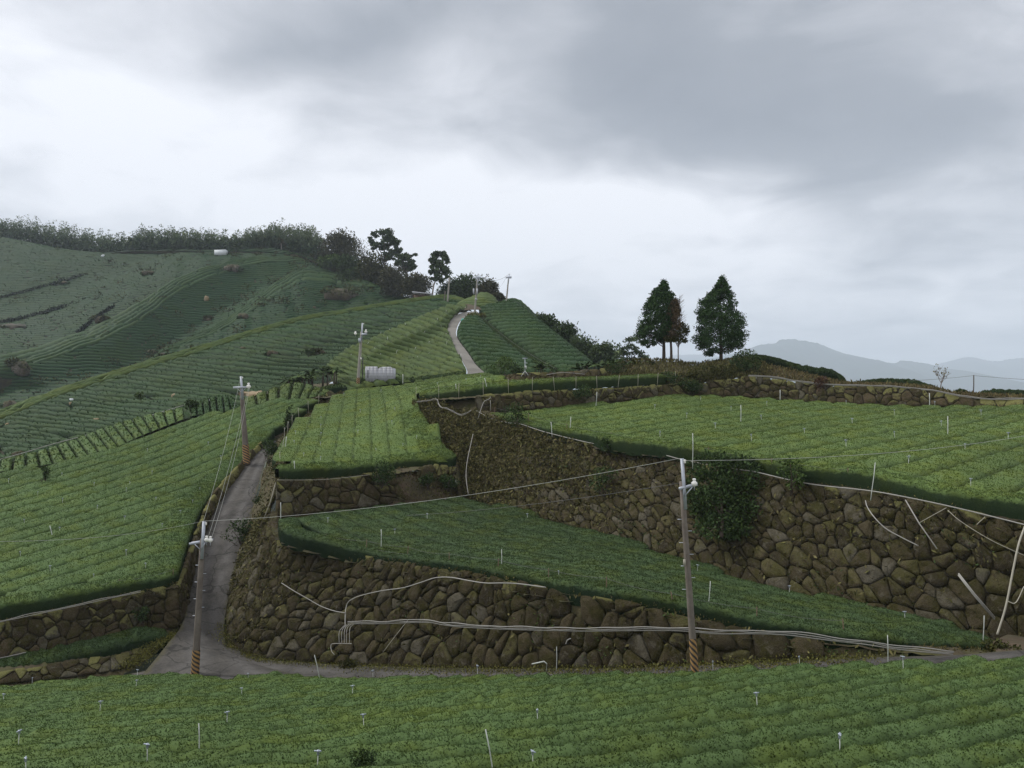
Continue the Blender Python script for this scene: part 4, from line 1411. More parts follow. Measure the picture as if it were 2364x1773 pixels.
w7 = wall('rubble_wall', 'heaped rubble wall of small brown stones behind the top tea hedge', [
    ((1148, 884, 71.5), (1165, 866, 72)), ((1210, 882, 70), (1210, 862, 70.6)), ((1300, 876, 70), (1300, 860, 70.6)), ((1390, 872, 70.5), (1390, 852, 71)), ((1470, 866, 71.5), (1470, 852, 72))], 0.42, M['stone_warm'], 209, lichen=0.2, lich_top=0.2, maxparts=150)
print('stones', NS)

# ledges on top of the walls and the earth banks
def ledge(pts, back, mat, up=0.02, fwd=0.1, kind='structure', name='earth_ledge', seed=1):
    C = smooth_curve(PL(pts), 120)
    T = np.gradient(C[:, :2], axis=0)
    T /= np.linalg.norm(T, axis=1)[:, None]
    Nn = np.stack([-T[:, 1], T[:, 0]], 1)
    s = np.sign((Nn * C[:, :2]).sum(1))[:, None]
    Nn = Nn * s
    r = np.random.default_rng(seed)
    rows = []
    for x in (-fwd, 0.2 * back, 0.6 * back, back):
        q = C.copy()
        q[:, :2] += Nn * x
        q[:, 2] += up + r.normal(0, 0.03, len(C)) + (-0.12 if x < 0 else 0)
        rows.append(q)
    add(name, np.array(rows).transpose(1, 0, 2).reshape(-1, 3), grid_faces(120, 4), mat, kind=kind)


top1 = [(618, 1180, 45), (626, 1228, 42.8), (662, 1263, 41.3), (763, 1271, 39.6), (883, 1290, 37.5), (1002, 1312, 35.3), (1127, 1328, 33.3), (1250, 1355, 31.4), (1390, 1377, 29.4), (1580, 1422, 27.6), (1790, 1462, 26.6), (1990, 1489, 25.9), (2200, 1506, 25.4), (2300, 1508, 25.6)]
top2 = [(960, 929, 60.6), (1012, 926, 60), (1055, 950, 58.6), (1096, 949, 57.2), (1202, 981, 53.2), (1360, 1024, 48), (1540, 1055, 42.6), (1700, 1085, 38.5), (1862, 1118, 35.3), (2030, 1139, 32.5), (2250, 1184, 29.8), (2470, 1238, 27.5)]
top5 = [(-170, 1470, 34.6), (0, 1437, 36.5), (108, 1414, 37.7), (217, 1390, 39), (325, 1368, 40.3), (411, 1350, 41.3)]
ledge(top1, 1.3, M['moss_soil'], seed=2)
ledge(top2, 1.3, M['moss_soil'], seed=3)
ledge(top5, 1.2, M['moss_soil'], seed=4)
ledge([(638, 1108, 44), (747, 1107, 45.8), (853, 1096, 47.6), (905, 1090, 48.6), (968, 1080, 50.2), (1052, 1074, 51.6)], 1.8, M['moss_soil'], seed=5)
ledge([(-170, 1580, 32.4), (0, 1552, 34.4), (87, 1540, 35.5), (195, 1522, 36.9), (280, 1512, 37.8), (338, 1488, 39.2), (395, 1455, 40.6)], 1.7, M['moss_soil'], seed=6)
ledge([(960, 924, 60.6), (1098, 914, 57.9), (1150, 909, 58.3), (1240, 902, 59.9), (1340, 900, 61.9), (1473, 892, 64.5), (1580, 884, 66.7)], 2.0, M['moss_soil'], seed=7)
sheet('earth_bank', [[(1000, 975, 57.5), (1020, 945, 58.8), (1055, 956, 58.4), (1098, 955, 57.2), (1125, 968, 56.5)], [(955, 930, 61), (1012, 927, 60.2), (1055, 946, 59.0), (1098, 940, 58), (1130, 950, 58)],
                     [(950, 922, 62), (1015, 919, 61), (1060, 918, 60), (1100, 918, 59), (1135, 916, 59)], [(950, 914, 64), (1015, 910, 63), (1060, 908, 62), (1100, 906, 61), (1135, 905, 61)]], 30, 10, M['bank'], 0.05, 9)
# bank between road and terraces
bankG = sheet('earth_bank', [[(618, 1190, 45), (636, 1140, 46.2), (648, 1098, 46.5), (662, 1064, 49.5), (668, 1026, 54), (688, 996, 60), (722, 968, 66), (765, 936, 72), (805, 915, 79), (840, 900, 84)],
                     [(545, 1330, 45), (577, 1200, 51.3), (600, 1120, 56), (608, 1085, 58.3), (624, 1044, 62.3), (642, 1012, 66.2), (664, 984, 70), (720, 945, 75), (765, 915, 79), (800, 900, 85)]], 48, 10, M['bank'], 0.07, 3)
sheet('terrace_ground', [[(560, 925, 92), (640, 905, 92), (720, 886, 94), (800, 886, 94), (850, 884, 92)], [(560, 945, 76), (650, 928, 75), (740, 918, 76), (790, 915, 78), (850, 900, 82)]], 24, 6, M['bank'], 0.04, 8)
# mossy mound between the short walls
mound = sheet('earth_mound', [[(885, 1092, 50), (910, 1086, 50.2), (935, 1084, 50.4), (962, 1090, 50.6), (985, 1110, 50.8), (1060, 1118, 52.5)],
                              [(880, 1120, 48.9), (905, 1108, 49), (935, 1104, 49.2), (965, 1116, 49.5), (1000, 1132, 50), (1070, 1138, 51.6)],
                              [(880, 1172, 47.8), (905, 1168, 48), (935, 1164, 48.4), (965, 1160, 48.8), (1010, 1154, 49.4), (1075, 1148, 51)]], 30, 14, M['red_earth'], 0.05, 4)
# knoll with the conifers
knoll = loft([[(1380, 872, 84), (1450, 856, 84), (1540, 853, 83), (1600, 860, 83), (1665, 855, 82), (1740, 850, 80), (1800, 862, 79), (1870, 876, 77), (1950, 896, 75), (2050, 905, 74), (2157, 912, 72), (2208, 922, 71), (2400, 930, 67)],
              [(1390, 856, 76), (1450, 837, 76.5), (1540, 834, 75.5), (1600, 843, 75), (1665, 836, 74), (1720, 832, 72.5), (1760, 842, 72), (1800, 852, 71), (1870, 870, 70), (1950, 890, 68.5), (2050, 892, 67.5), (2157, 900, 66), (2208, 912, 65), (2400, 920, 62)],
              [(1400, 868, 71), (1480, 866, 70), (1560, 868, 69), (1620, 864, 68.8), (1680, 856, 69), (1740, 850, 69), (1800, 860, 68), (1880, 874, 67.2), (1953, 889, 65.6), (2050, 892, 64.6), (2157, 901, 62.8), (2208, 913, 61.8), (2400, 921, 58.5)],
              [(1400, 874, 69), (1480, 885, 66.8), (1560, 888, 66.2), (1620, 886, 66.4), (1680, 878, 66.4), (1740, 872, 66.3), (1800, 878, 65.7), (1884, 888, 64.7), (1953, 892, 63.7), (2050, 894, 62.3), (2157, 903, 60.5), (2208, 915, 59.7), (2400, 922, 56.1)]], 120, 24)
knoll += np.random.default_rng(5).normal(0, 0.06, knoll.shape)
add('knoll', knoll.reshape(-1, 3), grid_faces(120, 24), M['bank'], kind='structure')
# flat ground between the rubble wall and the tea hill
sheet('terrace_ground', [[(1080, 866, 92), (1180, 868, 96), (1260, 868, 99), (1340, 864, 104), (1400, 862, 108), (1500, 866, 112)],
                         [(1080, 872, 86), (1170, 868, 72.5), (1260, 866, 71.5), (1340, 862, 71.5), (1420, 858, 72.5), (1500, 862, 74)]], 30, 8, M['bank'], 0.05, 6)
# verge of moss along the foot of the front wall
rv = np.random.default_rng(77)
vg = smooth_curve(PL([(400, 1460, 40.6), (360, 1492, 38.6), (300, 1540, 36.6)]), 60)
vg2 = smooth_curve(PL([(520, 1440, 41.9), (522, 1485, 40.6), (560, 1512, 39.5), (640, 1530, 38.4), (800, 1540, 36.4), (1100, 1548, 32), (1400, 1548, 28.5), (1603, 1541, 26.6), (1800, 1532, 25.8), (2000, 1521, 25.3)]), 400)
pp = []
for c, n_, w in ((vg, 2200, 0.30), (vg2, 15000, 0.36)):
    k = rv.integers(0, len(c), n_)
    p = c[k] + np.stack([rv.normal(0, w, n_), rv.normal(-0.12, w, n_), np.abs(rv.normal(0.06, 0.04, n_))], 1)
    pp.append(p)
pp = np.concatenate(pp)
V, F, at = leaves(pp, np.tile((0, 0, 1.0), (len(pp), 1)), 0.075, rv, 0.7, 0.5)
n_ = 2600
kq = rv.integers(0, len(vg2), n_)
lit = vg2[kq] + np.stack([rv.normal(0.0, 0.6, n_), rv.normal(-0.7, 0.6, n_), np.full(n_, 0.07)], 1)
sr = smooth_curve(PL([(470, 1500, 39.2), (500, 1360, 44), (530, 1200, 51), (588, 1075, 59.5)]), 200)
kq = rv.integers(0, 200, 900)
sd2 = np.where(rv.uniform(size=900) < 0.5, -1, 1) * rv.uniform(0.9, 1.7, 900)
lit2 = sr[kq] + np.stack([sd2, rv.normal(0, 0.2, 900), np.full(900, 0.10)], 1)
lit = np.concatenate([lit, lit2])
Vl, Fl, al = leaves(lit, np.tile((0, 0, 1.0), (len(lit), 1)), 0.09, rv, 1.5, 0.5)
add('leaf_litter', Vl, Fl, M['weeds'], attrs=al, kind='stuff')
add('verge_grass', V, F, M['moss_grass'], attrs=at, kind='stuff')

pp = []
for tp, n_, w in ((top1, 4200, 0.30), (top2, 3000, 0.30), (top5, 2200, 0.28), ([(638, 1108, 44), (747, 1107, 45.8), (853, 1096, 47.6), (905, 1090, 48.6)], 700, 0.3)):
    c = smooth_curve(PL(tp), 400)
    T = np.gradient(c[:, :2], axis=0)
    T /= np.linalg.norm(T, axis=1)[:, None]
    N2 = np.stack([-T[:, 1], T[:, 0]], 1)
    N2 *= np.sign((N2 * c[:, :2]).sum(1))[:, None]
    k = rv.integers(0, 400, n_)
    o_ = rv.uniform(-0.12, 0.95, n_)
    pp.append(np.concatenate([c[k, :2] + N2[k] * o_[:, None], (c[k, 2] + 0.04 + np.abs(rv.normal(0, 0.05, n_)))[:, None]], 1))
pp = np.concatenate(pp)
V, F, at = leaves(pp, np.tile((0, 0, 1.0), (len(pp), 1)), 0.09, rv, 0.8, 0.4)
at['shoot'] = np.repeat(rv.uniform(0, 1, len(pp)) ** 1.5, 4)
add('ledge_grass', V, F, M['ledge_grass'], attrs=at, kind='stuff')

# dry creepers on the far end of the high wall and on the road bank
def creepers(name, G, N, n, size, mat, seed, weight, out=0.12, hang=0.7, kind='stuff'):
    r = np.random.default_rng(seed)
    a, b = G.shape[:2]
    pts, nr = [], []
    while len(pts) < n:
        i, j = r.uniform(0, a - 1.01), r.uniform(0, b - 1.01)
        if r.uniform() > weight(i / a, j / b):
            continue
        i0, j0 = int(i), int(j)
        fi, fj = i - i0, j - j0
        p = (G[i0, j0] * (1 - fi) + G[i0 + 1, j0] * fi) * (1 - fj) + (G[i0, j0 + 1] * (1 - fi) + G[i0 + 1, j0 + 1] * fi) * fj
        pts.append(p + N[i0] * (0.1 + abs(r.normal(0, out))))
        nr.append(N[i0] * 0.5 + np.array((0, 0, -hang)))
    V, F, at = leaves(np.array(pts), np.array(nr), size, r, 0.5, 0.35, r.uniform(0.1, 1, n))
    add(name, V, F, mat, attrs=at, kind=kind)


def wgt2(x, y):
    a = 1.0 if (x < 0.30 and y > 0.25) or x < 0.13 else 0.0
    b = max(0, 1 - (x - 0.30) / 0.25) * (1.0 if y > 0.5 else 0.25) if 0.30 <= x < 0.55 else 0
    return max(a, b, 0.07 if y > 0.6 else 0.02)


creepers('dry_creepers', w2[1], w2[2], 30000, 0.22, M['weeds'], 61, wgt2, 0.17)
creepers('dry_creepers', w1[1], w1[2], 5200, 0.22, M['weeds'], 62, lambda x, y: 1.0 if x < 0.14 else (0.45 if x < 0.28 and y > 0.3 else (0.16 if y > 0.85 else 0.02)), 0.10)
creepers('bank_weeds', bankG, np.tile(np.array((0.5, -0.5, 0.7)), (48, 1)), 7000, 0.17, M['weeds'], 64, lambda x, y: 1.0 if y < 0.8 else 0.5, 0.10, hang=0.1)
creepers('mound_weeds', mound, np.tile(np.array((0, -0.6, 0.8)), (30, 1)), 2200, 0.13, M['weeds'], 65, lambda x, y: 0.6, 0.05, hang=-0.2)
gk = knoll[:, 7:]
creepers('wall_weeds', w1[1], w1[2], 1500, 0.13, M['shrub_bright'], 66, lambda x, y: 0.5 * (0.5 + 0.5 * math.sin(x * 70)) * (0.5 + 0.5 * math.sin(y * 9 + x * 31)) ** 2, 0.06, hang=0.2)
creepers('wall_weeds', w2[1], w2[2], 2600, 0.16, M['shrub'], 67, lambda x, y: (0.8 if x < 0.6 else 0.25) * (0.5 + 0.5 * math.sin(x * 50)) * (0.5 + 0.5 * math.sin(y * 8 + x * 23)) ** 2, 0.10, hang=0.2)
creepers('dry_grass', gk, np.tile(np.array((0, -0.3, 1.0)), (120, 1)), 9000, 0.28, M['weeds'], 63, lambda x, y: 0.8 if x < 0.42 else 0.1, 0.08, hang=-0.8)
creepers('pale_dry_grass', gk, np.tile(np.array((0, -0.3, 1.0)), (120, 1)), 7000, 0.20, M['pale_grass'], 68, lambda x, y: 0.0 if x < 0.40 else (1.0 if y > 0.25 else 0.3), 0.05, hang=-0.8)

# ------------------------------------------------------------------ plants
def shrub(label, cen, rad, n, size, mat, seed, cat='shrub', name='shrub', lobes=7, group=None, stems=True, shell=0.4):
    """cen: world point at the base of the bush"""
    r = np.random.default_rng(seed)
    root = empty(name, cen, label, cat, group)
    parts = []
    cen = np.asarray(cen, float)
    rad = np.asarray(rad, float)
    mid = cen + (0, 0, rad[2])
    for k in range(lobes):
        d = r.normal(0, 1, 3)
        d /= np.linalg.norm(d)
        c = mid + d * rad * 0.5
        parts.append(cloud_leaves(c, rad * r.uniform(0.42, 0.66), n // lobes, size, r, shell, 0.5, 0.55 + 0.45 * max(d[2], 0)))
    V, F, at = merge(parts)
    add('crown', V, F, mat, root, attrs=at)
    if stems:
        st = []
        for k in range(5):
            e = mid + r.normal(0, 0.4, 3) * rad
            st.append(tube([cen + r.normal(0, 0.05, 3) - (0, 0, 0.15), (cen + e) / 2 + r.normal(0, 0.05, 3), e], [0.03, 0.022, 0.01], 5))
        V, F, at = merge(st)
        add('stem', V, F, M['bark'], root)
    return root


def px(d):
    return d / FPX


# big shrub hanging on the high wall
b = P(1665, 1240, 35.6)
r_ = np.random.default_rng(300)
root = empty('shrub', b, 'large dark bush growing out of the high boulder wall behind the concrete pole', 'shrub')
parts = []
for (u, v, w, h, nn_) in ((1640, 1075, 55, 32, 900), (1710, 1085, 50, 34, 900), (1640, 1120, 62, 38, 1300), (1700, 1135, 60, 40, 1300), (1665, 1175, 72, 42, 1500), (1720, 1180, 40, 36, 800), (1620, 1160, 40, 34, 700),
                          (1660, 1215, 60, 30, 900), (1700, 1220, 40, 24, 500), (1655, 1060, 40, 16, 300), (1745, 1110, 40, 22, 300)):
    d = 36.3 + (1240 - v) / 170 * 2.0 - 0.4
    parts.append(cloud_leaves(P(u, v, d), np.array((w * px(d), 0.8, h * px(d))), nn_, 0.16, r_, 0.45, 0.55, 0.8))
V, F, at = merge(parts)
add('crown', V, F, M['shrub'], root, attrs=at)
V, F, at = merge([tube([b, P(1668, 1200, 36.2), P(1660, 1120, 37)], [0.10, 0.07, 0.03], 6), tube([P(1668, 1200, 36.2), P(1710, 1150, 36.6)], [0.06, 0.02], 5), tube([P(1666, 1190, 36.2), P(1630, 1140, 36.6)], [0.06, 0.02], 5)])
add('stem', V, F, M['bark'], root)


def shrub_px(label, u, v, w, h, d, n, size, mat, seed, **k):
    """bush whose crown is w x h pixels with its foot at pixel (u, v)"""
    return shrub(label, P(u, v, d), (w / 2 * px(d), w / 2.2 * px(d), h / 2 * px(d)), n, size, M[mat], seed, **k)


shrub_px('light green leafy shrub on the high wall edge past the big dark bush', 1830, 1132, 70, 90, 35.0, 500, 0.15, 'shrub_bright', 301)
shrub_px('thin green shrub at the tip of the slanting row field beside the white hose', 1190, 985, 70, 62, 53.2, 600, 0.16, 'shrub', 302)
shrub_px('small green shrub on the white hose along the high wall top', 1405, 1046, 36, 46, 45.6, 300, 0.14, 'shrub', 303)
shrub_px('small bush sprouting on the face of the overgrown high wall', 1395, 1140, 80, 62, 44.2, 420, 0.16, 'shrub', 304)
shrub_px('dark round bush drooping over the short mossy wall', 880, 1120, 66, 62, 47.0, 900, 0.14, 'shrub', 305)
shrub_px('blue green rounded bush below the small lichen wall, darker twin', 988, 1122, 46, 34, 49.2, 700, 0.12, 'shrub', 306)
shrub_px('blue green rounded bush below the small lichen wall, nearer the overgrown wall', 1035, 1128, 50, 36, 50.4, 700, 0.12, 'shrub', 307)
shrub_px('dark spreading bush leaning over the steep road from the wall corner', 560, 1262, 95, 66, 48.2, 1000, 0.16, 'shrub', 308)
shrub_px('small dark tuft on the road edge above the leaning bush', 598, 1168, 26, 26, 52.5, 250, 0.12, 'shrub', 309)
shrub_px('dark leafy shrub at the top of the steep road bank', 622, 1075, 46, 60, 57.5, 600, 0.17, 'shrub', 310)
shrub_px('olive shrub at the corner of the bright tea field and road', 646, 1100, 40, 36, 46.5, 450, 0.13, 'olive', 311)
shrub_px('feathery young tree standing up beside the low roadside wall', 664, 996, 26, 66, 66, 260, 0.22, 'shrub', 312)
shrub_px('small dark shrub standing alone among the diagonal tea rows', 104, 1112, 26, 40, 55.5, 260, 0.15, 'shrub', 313)
shrub_px('round bush growing from the stones of the lichen wall', 1345, 926, 50, 38, 60.8, 700, 0.15, 'shrub', 314)
shrub_px('tall dark shrub on the knoll between the cedar and the long hedge', 1722, 882, 90, 74, 67.6, 1700, 0.19, 'shrub', 315)
shrub_px('olive shrub on the knoll below the single cedar', 1670, 886, 80, 56, 67.0, 1200, 0.18, 'olive', 316)
shrub_px('brownish shrub on the knoll above the lichen wall end', 1625, 900, 90, 62, 66.8, 1400, 0.18, 'olive', 317)
shrub_px('dark green bush at the end of the top tea hedge', 1560, 898, 84, 44, 66.6, 1300, 0.16, 'shrub', 318)
shrub_px('low dark bush in front of the lichen wall end', 1590, 912, 80, 36, 66.0, 900, 0.16, 'shrub', 319)
shrub_px('reddish brown bush spilling over the low stone wall', 1898, 908, 40, 42, 64.2, 700, 0.14, 'dry_red', 320)
shrub_px('grey green bush on the rubble wall', 1425, 870, 60, 40, 70.0, 600, 0.17, 'shrub', 321)
shrub_px('dark shrub behind the rubble wall beside the metal mast', 1195, 866, 40, 26, 75, 420, 0.18, 'shrub', 322)
shrub_px('green bush beside the foot of the tea hill path', 1160, 866, 66, 44, 80, 700, 0.22, 'shrub_bright', 323)
shrub_px('dark bush tucked beside the metal sheet shed and pole', 833, 890, 26, 20, 86, 260, 0.18, 'shrub', 324)
shrub_px('dark foliage mound behind the metal sheet shed', 880, 866, 60, 22, 92, 400, 0.22, 'olive', 325)
shrub_px('dark shrub in a gap of the tea rows closest to the camera', 838, 1775, 74, 44, 14.9, 700, 0.06, 'shrub', 326, stems=False)
shrub_px('dark creeper on the roadside boulder wall under the diagonal rows', 328, 1436, 40, 40, 39.8, 350, 0.12, 'shrub', 327)
shrub_px('dark weed clump at the foot of the tall front wall under the pipes', 800, 1545, 50, 26, 36.0, 450, 0.12, 'olive', 328)

shrub_px('weedy clump where the wedge field tip meets the dirt track', 2312, 1512, 90, 34, 25.7, 700, 0.10, 'olive', 329, stems=False)
# tea bushes on the knoll skyline
hedge('clipped dark tea hedge stepping down along the knoll skyline', [(1712, 822, 73), (1745, 820, 72.6), (1775, 824, 72), (1800, 830, 71.6), (1835, 840, 71), (1870, 849, 70.5), (1905, 852, 70.2), (1935, 862, 70), (1950, 876, 69.6)], 0.8, 0.95, M['tea_deep'], 52, 300, 0.15)
hedge('flat dark tea hedge on the low stone wall before the bare sapling', [(1975, 882, 67.6), (2010, 878, 67.3), (2050, 876, 67), (2100, 878, 66.6), (2130, 884, 66.2), (2160, 890, 65.8)], 0.7, 0.75, M['tea_deep'], 53, 300, 0.15)
hedge('small round tea bush between the bare sapling and thin post', [(2202, 902, 64), (2220, 898, 63.8), (2236, 904, 63.6)], 0.55, 0.6, M['tea_deep'], 54, 300, 0.15)
hedge('long low tea hedge past the thin post on the wall', [(2258, 906, 62.6), (2290, 901, 62), (2330, 901, 61.4), (2380, 904, 60.8), (2450, 910, 60)], 0.65, 0.7, M['tea_deep'], 55, 300, 0.15)
hedge('dark tea hedge under the paired trees on the knoll', [(1480, 846, 74.5), (1530, 842, 74.3), (1570, 846, 74), (1615, 850, 73.6)], 0.6, 0.6, M['tea_deep'], 56, 200, 0.16)
hedge('dark hedge at the foot of the single cedar', [(1625, 842, 73.4), (1660, 836, 73.3), (1705, 838, 73)], 0.5, 0.6, M['tea_deep'], 57, 200, 0.16)
hedge('dark tea row along the gully that splits the tea hill', [(1102, 733, 145.5), (1142, 764, 132), (1187, 799, 117), (1232, 828, 103.5), (1274, 850, 93.5)], 1.2, 1.6, M['tea_deep'], 58, 30, 0.3)
hedge('dark hedge below the bright slope beside the metal sheet shed', [(912, 876, 86.5), (960, 872, 87.5), (1030, 864, 89), (1074, 856, 90.5)], 0.6, 0.8, M['tea_deep'], 59, 60, 0.2)
hedge('dark hedge behind the low roadside wall near the palms', [(738, 894, 80), (770, 890, 81), (800, 889, 82)], 0.6, 0.8, M['tea_deep'], 60, 60, 0.2)


# conifers
def conifer(label, trunk_px, prof_px, d, mat, seed, clumps, per, size, limbs=12, trunk_r=0.16, shoot=0.9, name='cedar_tree', cat='cedar tree', depth=0.85):
    """prof_px rows (v, u_left, u_right) of the crown's outline in the photo; turned into an uneven solid crown"""
    r = np.random.default_rng(seed)
    k = px(d)
    base = P(trunk_px[0], trunk_px[1], d)
    root = empty(name, base, label, cat)
    pr_ = np.array(prof_px, float)
    pr_ = pr_[np.argsort(pr_[:, 0])]
    zs = base[2] + (trunk_px[1] - pr_[:, 0]) * k
    xl = (pr_[:, 1] - trunk_px[0]) * k
    xr = (pr_[:, 2] - trunk_px[0]) * k
    zs_, xl_, xr_ = zs[::-1], xl[::-1], xr[::-1]
    parts = []
    cs = []
    wts = (xr_ - xl_)
    zz = np.linspace(zs_[0], zs_[-1], 200)
    wz = np.interp(zz, zs_, wts) ** 1.1 + 0.12
    for _ in range(clumps):
        z = r.choice(zz, p=wz / wz.sum())
        l, rr2 = np.interp(z, zs_, xl_), np.interp(z, zs_, xr_)
        cx, hw = (l + rr2) / 2, (rr2 - l) / 2
        a = r.uniform(0, 2 * math.pi)
        q_ = r.uniform(0.35, 1.0) ** 0.5
        c = np.array((base[0] + cx + math.cos(a) * hw * q_ * 0.9, base[1] + math.sin(a) * hw * q_ * depth, z))
        s = np.clip(hw * 0.32, 0.16, 0.55) * r.uniform(0.7, 1.25)
        cs.append(c)
        parts.append(cloud_leaves(c, np.array((s, s, s * 0.62)), per, size, r, 0.3, 0.45, shoot * r.uniform(0.35, 1.0), 0.9))
    for _ in range(46):
        z = zs_[-1] - (zs_[-1] - zs_[0]) * 0.30 * r.uniform(0, 1) ** 0.8
        l, rr2 = np.interp(z, zs_, xl_), np.interp(z, zs_, xr_)
        hw = (rr2 - l) / 2
        parts.append(cloud_leaves(np.array((base[0] + (l + rr2) / 2 + r.uniform(-0.6, 0.6) * hw, base[1] + r.uniform(-0.6, 0.6) * hw, z)), np.array((0.3, 0.3, 0.3)), 60, size, r, 0.2, 0.45, shoot * r.uniform(0.35, 1), 0.9))
    V, F, at = merge(parts)
    add('crown', V, F, mat, root, attrs=at)
    top = zs_[-1]
    H = top - base[2]
    tr = np.array([(base[0] + 0.04 * math.sin(i), base[1], base[2] - 0.3 + (H * 0.92 + 0.3) * i / 8) for i in range(9)])
    V, F, at = tube(tr, np.linspace(trunk_r * 1.15, 0.03, 9), 8)
    add('trunk', V, F, M['bark'], root)
    for i in range(limbs):
        c = cs[r.integers(0, len(cs))]
        z0 = max(base[2] + 0.8, c[2] - np.hypot(c[0] - base[0], c[1] - base[1]) * 0.5)
        V, F, at = tube([np.array((base[0], base[1], z0)), (np.array((base[0], base[1], z0)) + c) / 2 + (0, 0, 0.1), c], [0.05, 0.035, 0.012], 5)
        add('limb', V, F, M['bark'], root)
    return root


K = 400 / 2212
cr = lambda rows: [(620 + y * K, 1440 + a * K, 1440 + b_ * K) for y, a, b_ in rows]
conifer('tall pointed dark green cedar standing alone on the knoll', (1664, 836), cr([(100, 1255, 1285), (150, 1215, 1310), (200, 1165, 1335), (300, 1085, 1400), (400, 1000, 1410), (500, 950, 1470), (600, 925, 1530), (700, 930, 1585), (800, 940, 1590), (900, 880, 1550), (1000, 895, 1520), (1050, 930, 1360), (1110, 1010, 1110)]),
        74, M['cedar'], 401, 330, 75, 0.19)
conifer('dark green cedar whose crown touches the browning tree', (1532, 836), cr([(160, 500, 530), (210, 440, 570), (300, 370, 620), (400, 310, 650), (500, 250, 670), (600, 225, 680), (700, 200, 650), (800, 175, 620), (880, 180, 560), (940, 200, 480), (1000, 240, 330)]) ,
        75.5, M['cedar'], 402, 290, 75, 0.19)
rb = conifer('browning sparse conifer with olive lower crown leaning on the dark cedar', (1549, 836), cr([(400, 640, 700), (480, 580, 710), (560, 530, 730), (650, 500, 740), (740, 500, 760), (840, 510, 720), (930, 540, 690)]),
             74.6, M['cedar_brown'], 403, 90, 60, 0.18, limbs=8, trunk_r=0.13, name='conifer_tree', cat='conifer')
r_ = np.random.default_rng(404)
parts = [cloud_leaves(P(1440 + a * K, 620 + y * K, 74.2), np.array((s, s, s * 0.8)) * 0.75, 190, 0.18, r_, 0.2, 0.45, 0.9) for a, y, s in ((740, 720, 0.5), (780, 760, 0.6), (700, 790, 0.7), (760, 840, 0.6), (660, 850, 0.6), (720, 900, 0.5), (780, 920, 0.35), (640, 900, 0.5), (800, 800, 0.4), (560, 900, 0.5))]
V, F, at = merge(parts)
o = add('lower_crown', V, F, M['olive'], rb, attrs=at)
o['label'] = 'olive green lower crown'


def branchy(base, top, r0, seed, levels=3, spread=0.5, nb=5, shrink=0.62, up=0.35):
    r = np.random.default_rng(seed)
    parts, tips = [], []

    def grow(a, d, ln, rad, lv):
        b_ = a + d * ln
        mid = (a + b_) / 2 + r.normal(0, 0.04, 3) * ln
        parts.append(tube([a, mid, b_], [rad, rad * 0.8, rad * 0.55], 5 if lv > 0 else 4, False))
        if lv == 0:
            tips.append(b_)
            return
        for i in range(nb):
            nd_ = d + r.normal(0, spread, 3) + (0, 0, up * 0.3)
            nd_ /= np.linalg.norm(nd_)
            grow(a + d * ln * r.uniform(0.45, 1.0), nd_, ln * shrink * r.uniform(0.7, 1.15), rad * 0.5, lv - 1)
        tips.append(b_)
    d = np.asarray(top) - np.asarray(base)
    ln = np.linalg.norm(d)
    grow(np.asarray(base, float), d / ln, ln * 0.5, r0, levels)
    return merge(parts), np.array(tips)


# grey dead tree behind the browning one
base = P(1566, 836, 76.5)
root = empty('dead_tree', base, 'thin grey leafless tree behind the browning conifer', 'dead tree')
(V, F, at), tips = branchy(base + (0, 0, -0.2), P(1568, 700, 76.5), 0.07, 405, 3, 0.42, 6, 0.55, 1.2)
add('trunk', V, F, M['twig'], root)
rr_ = np.random.default_rng(406)
parts = []
for i in range(170):
    t = rr_.uniform(0.25, 1)
    a = P(1566 + 3 * t, 836 - 150 * t, 76.5)
    ang = rr_.uniform(0, 6.28)
    ln = (1.15 - t * 0.75) * rr_.uniform(0.5, 1.0)
    parts.append(tube([a, a + np.array((math.cos(ang) * ln + 0.25 * ln, math.sin(ang) * ln, ln * 0.9))], [0.018, 0.006], 3, False))
V, F, at = merge(parts)
add('twigs', V, F, M['twig'], root, kind='stuff')

# bare sapling by the low stone wall
base = P(2168, 903, 64)
root = empty('bare_sapling', base, 'almost leafless sapling standing on the low stone wall against the blue mountain', 'sapling')
(V, F, at), tips = branchy(base + (0, 0, -0.2), P(2180, 850, 64), 0.055, 407, 3, 0.5, 4, 0.72, 0.8)
add('trunk', V, F, M['twig'], root)
rr_ = np.random.default_rng(408)
t_ = tips[rr_.integers(0, len(tips), 70)] + rr_.normal(0, 0.05, (70, 3))
V, F, at = leaves(t_, np.tile((0, 0, 1.0), (70, 1)), 0.14, rr_, 1.0, 0.6)
add('leaves', V, F, M['weeds'], root, attrs=at)


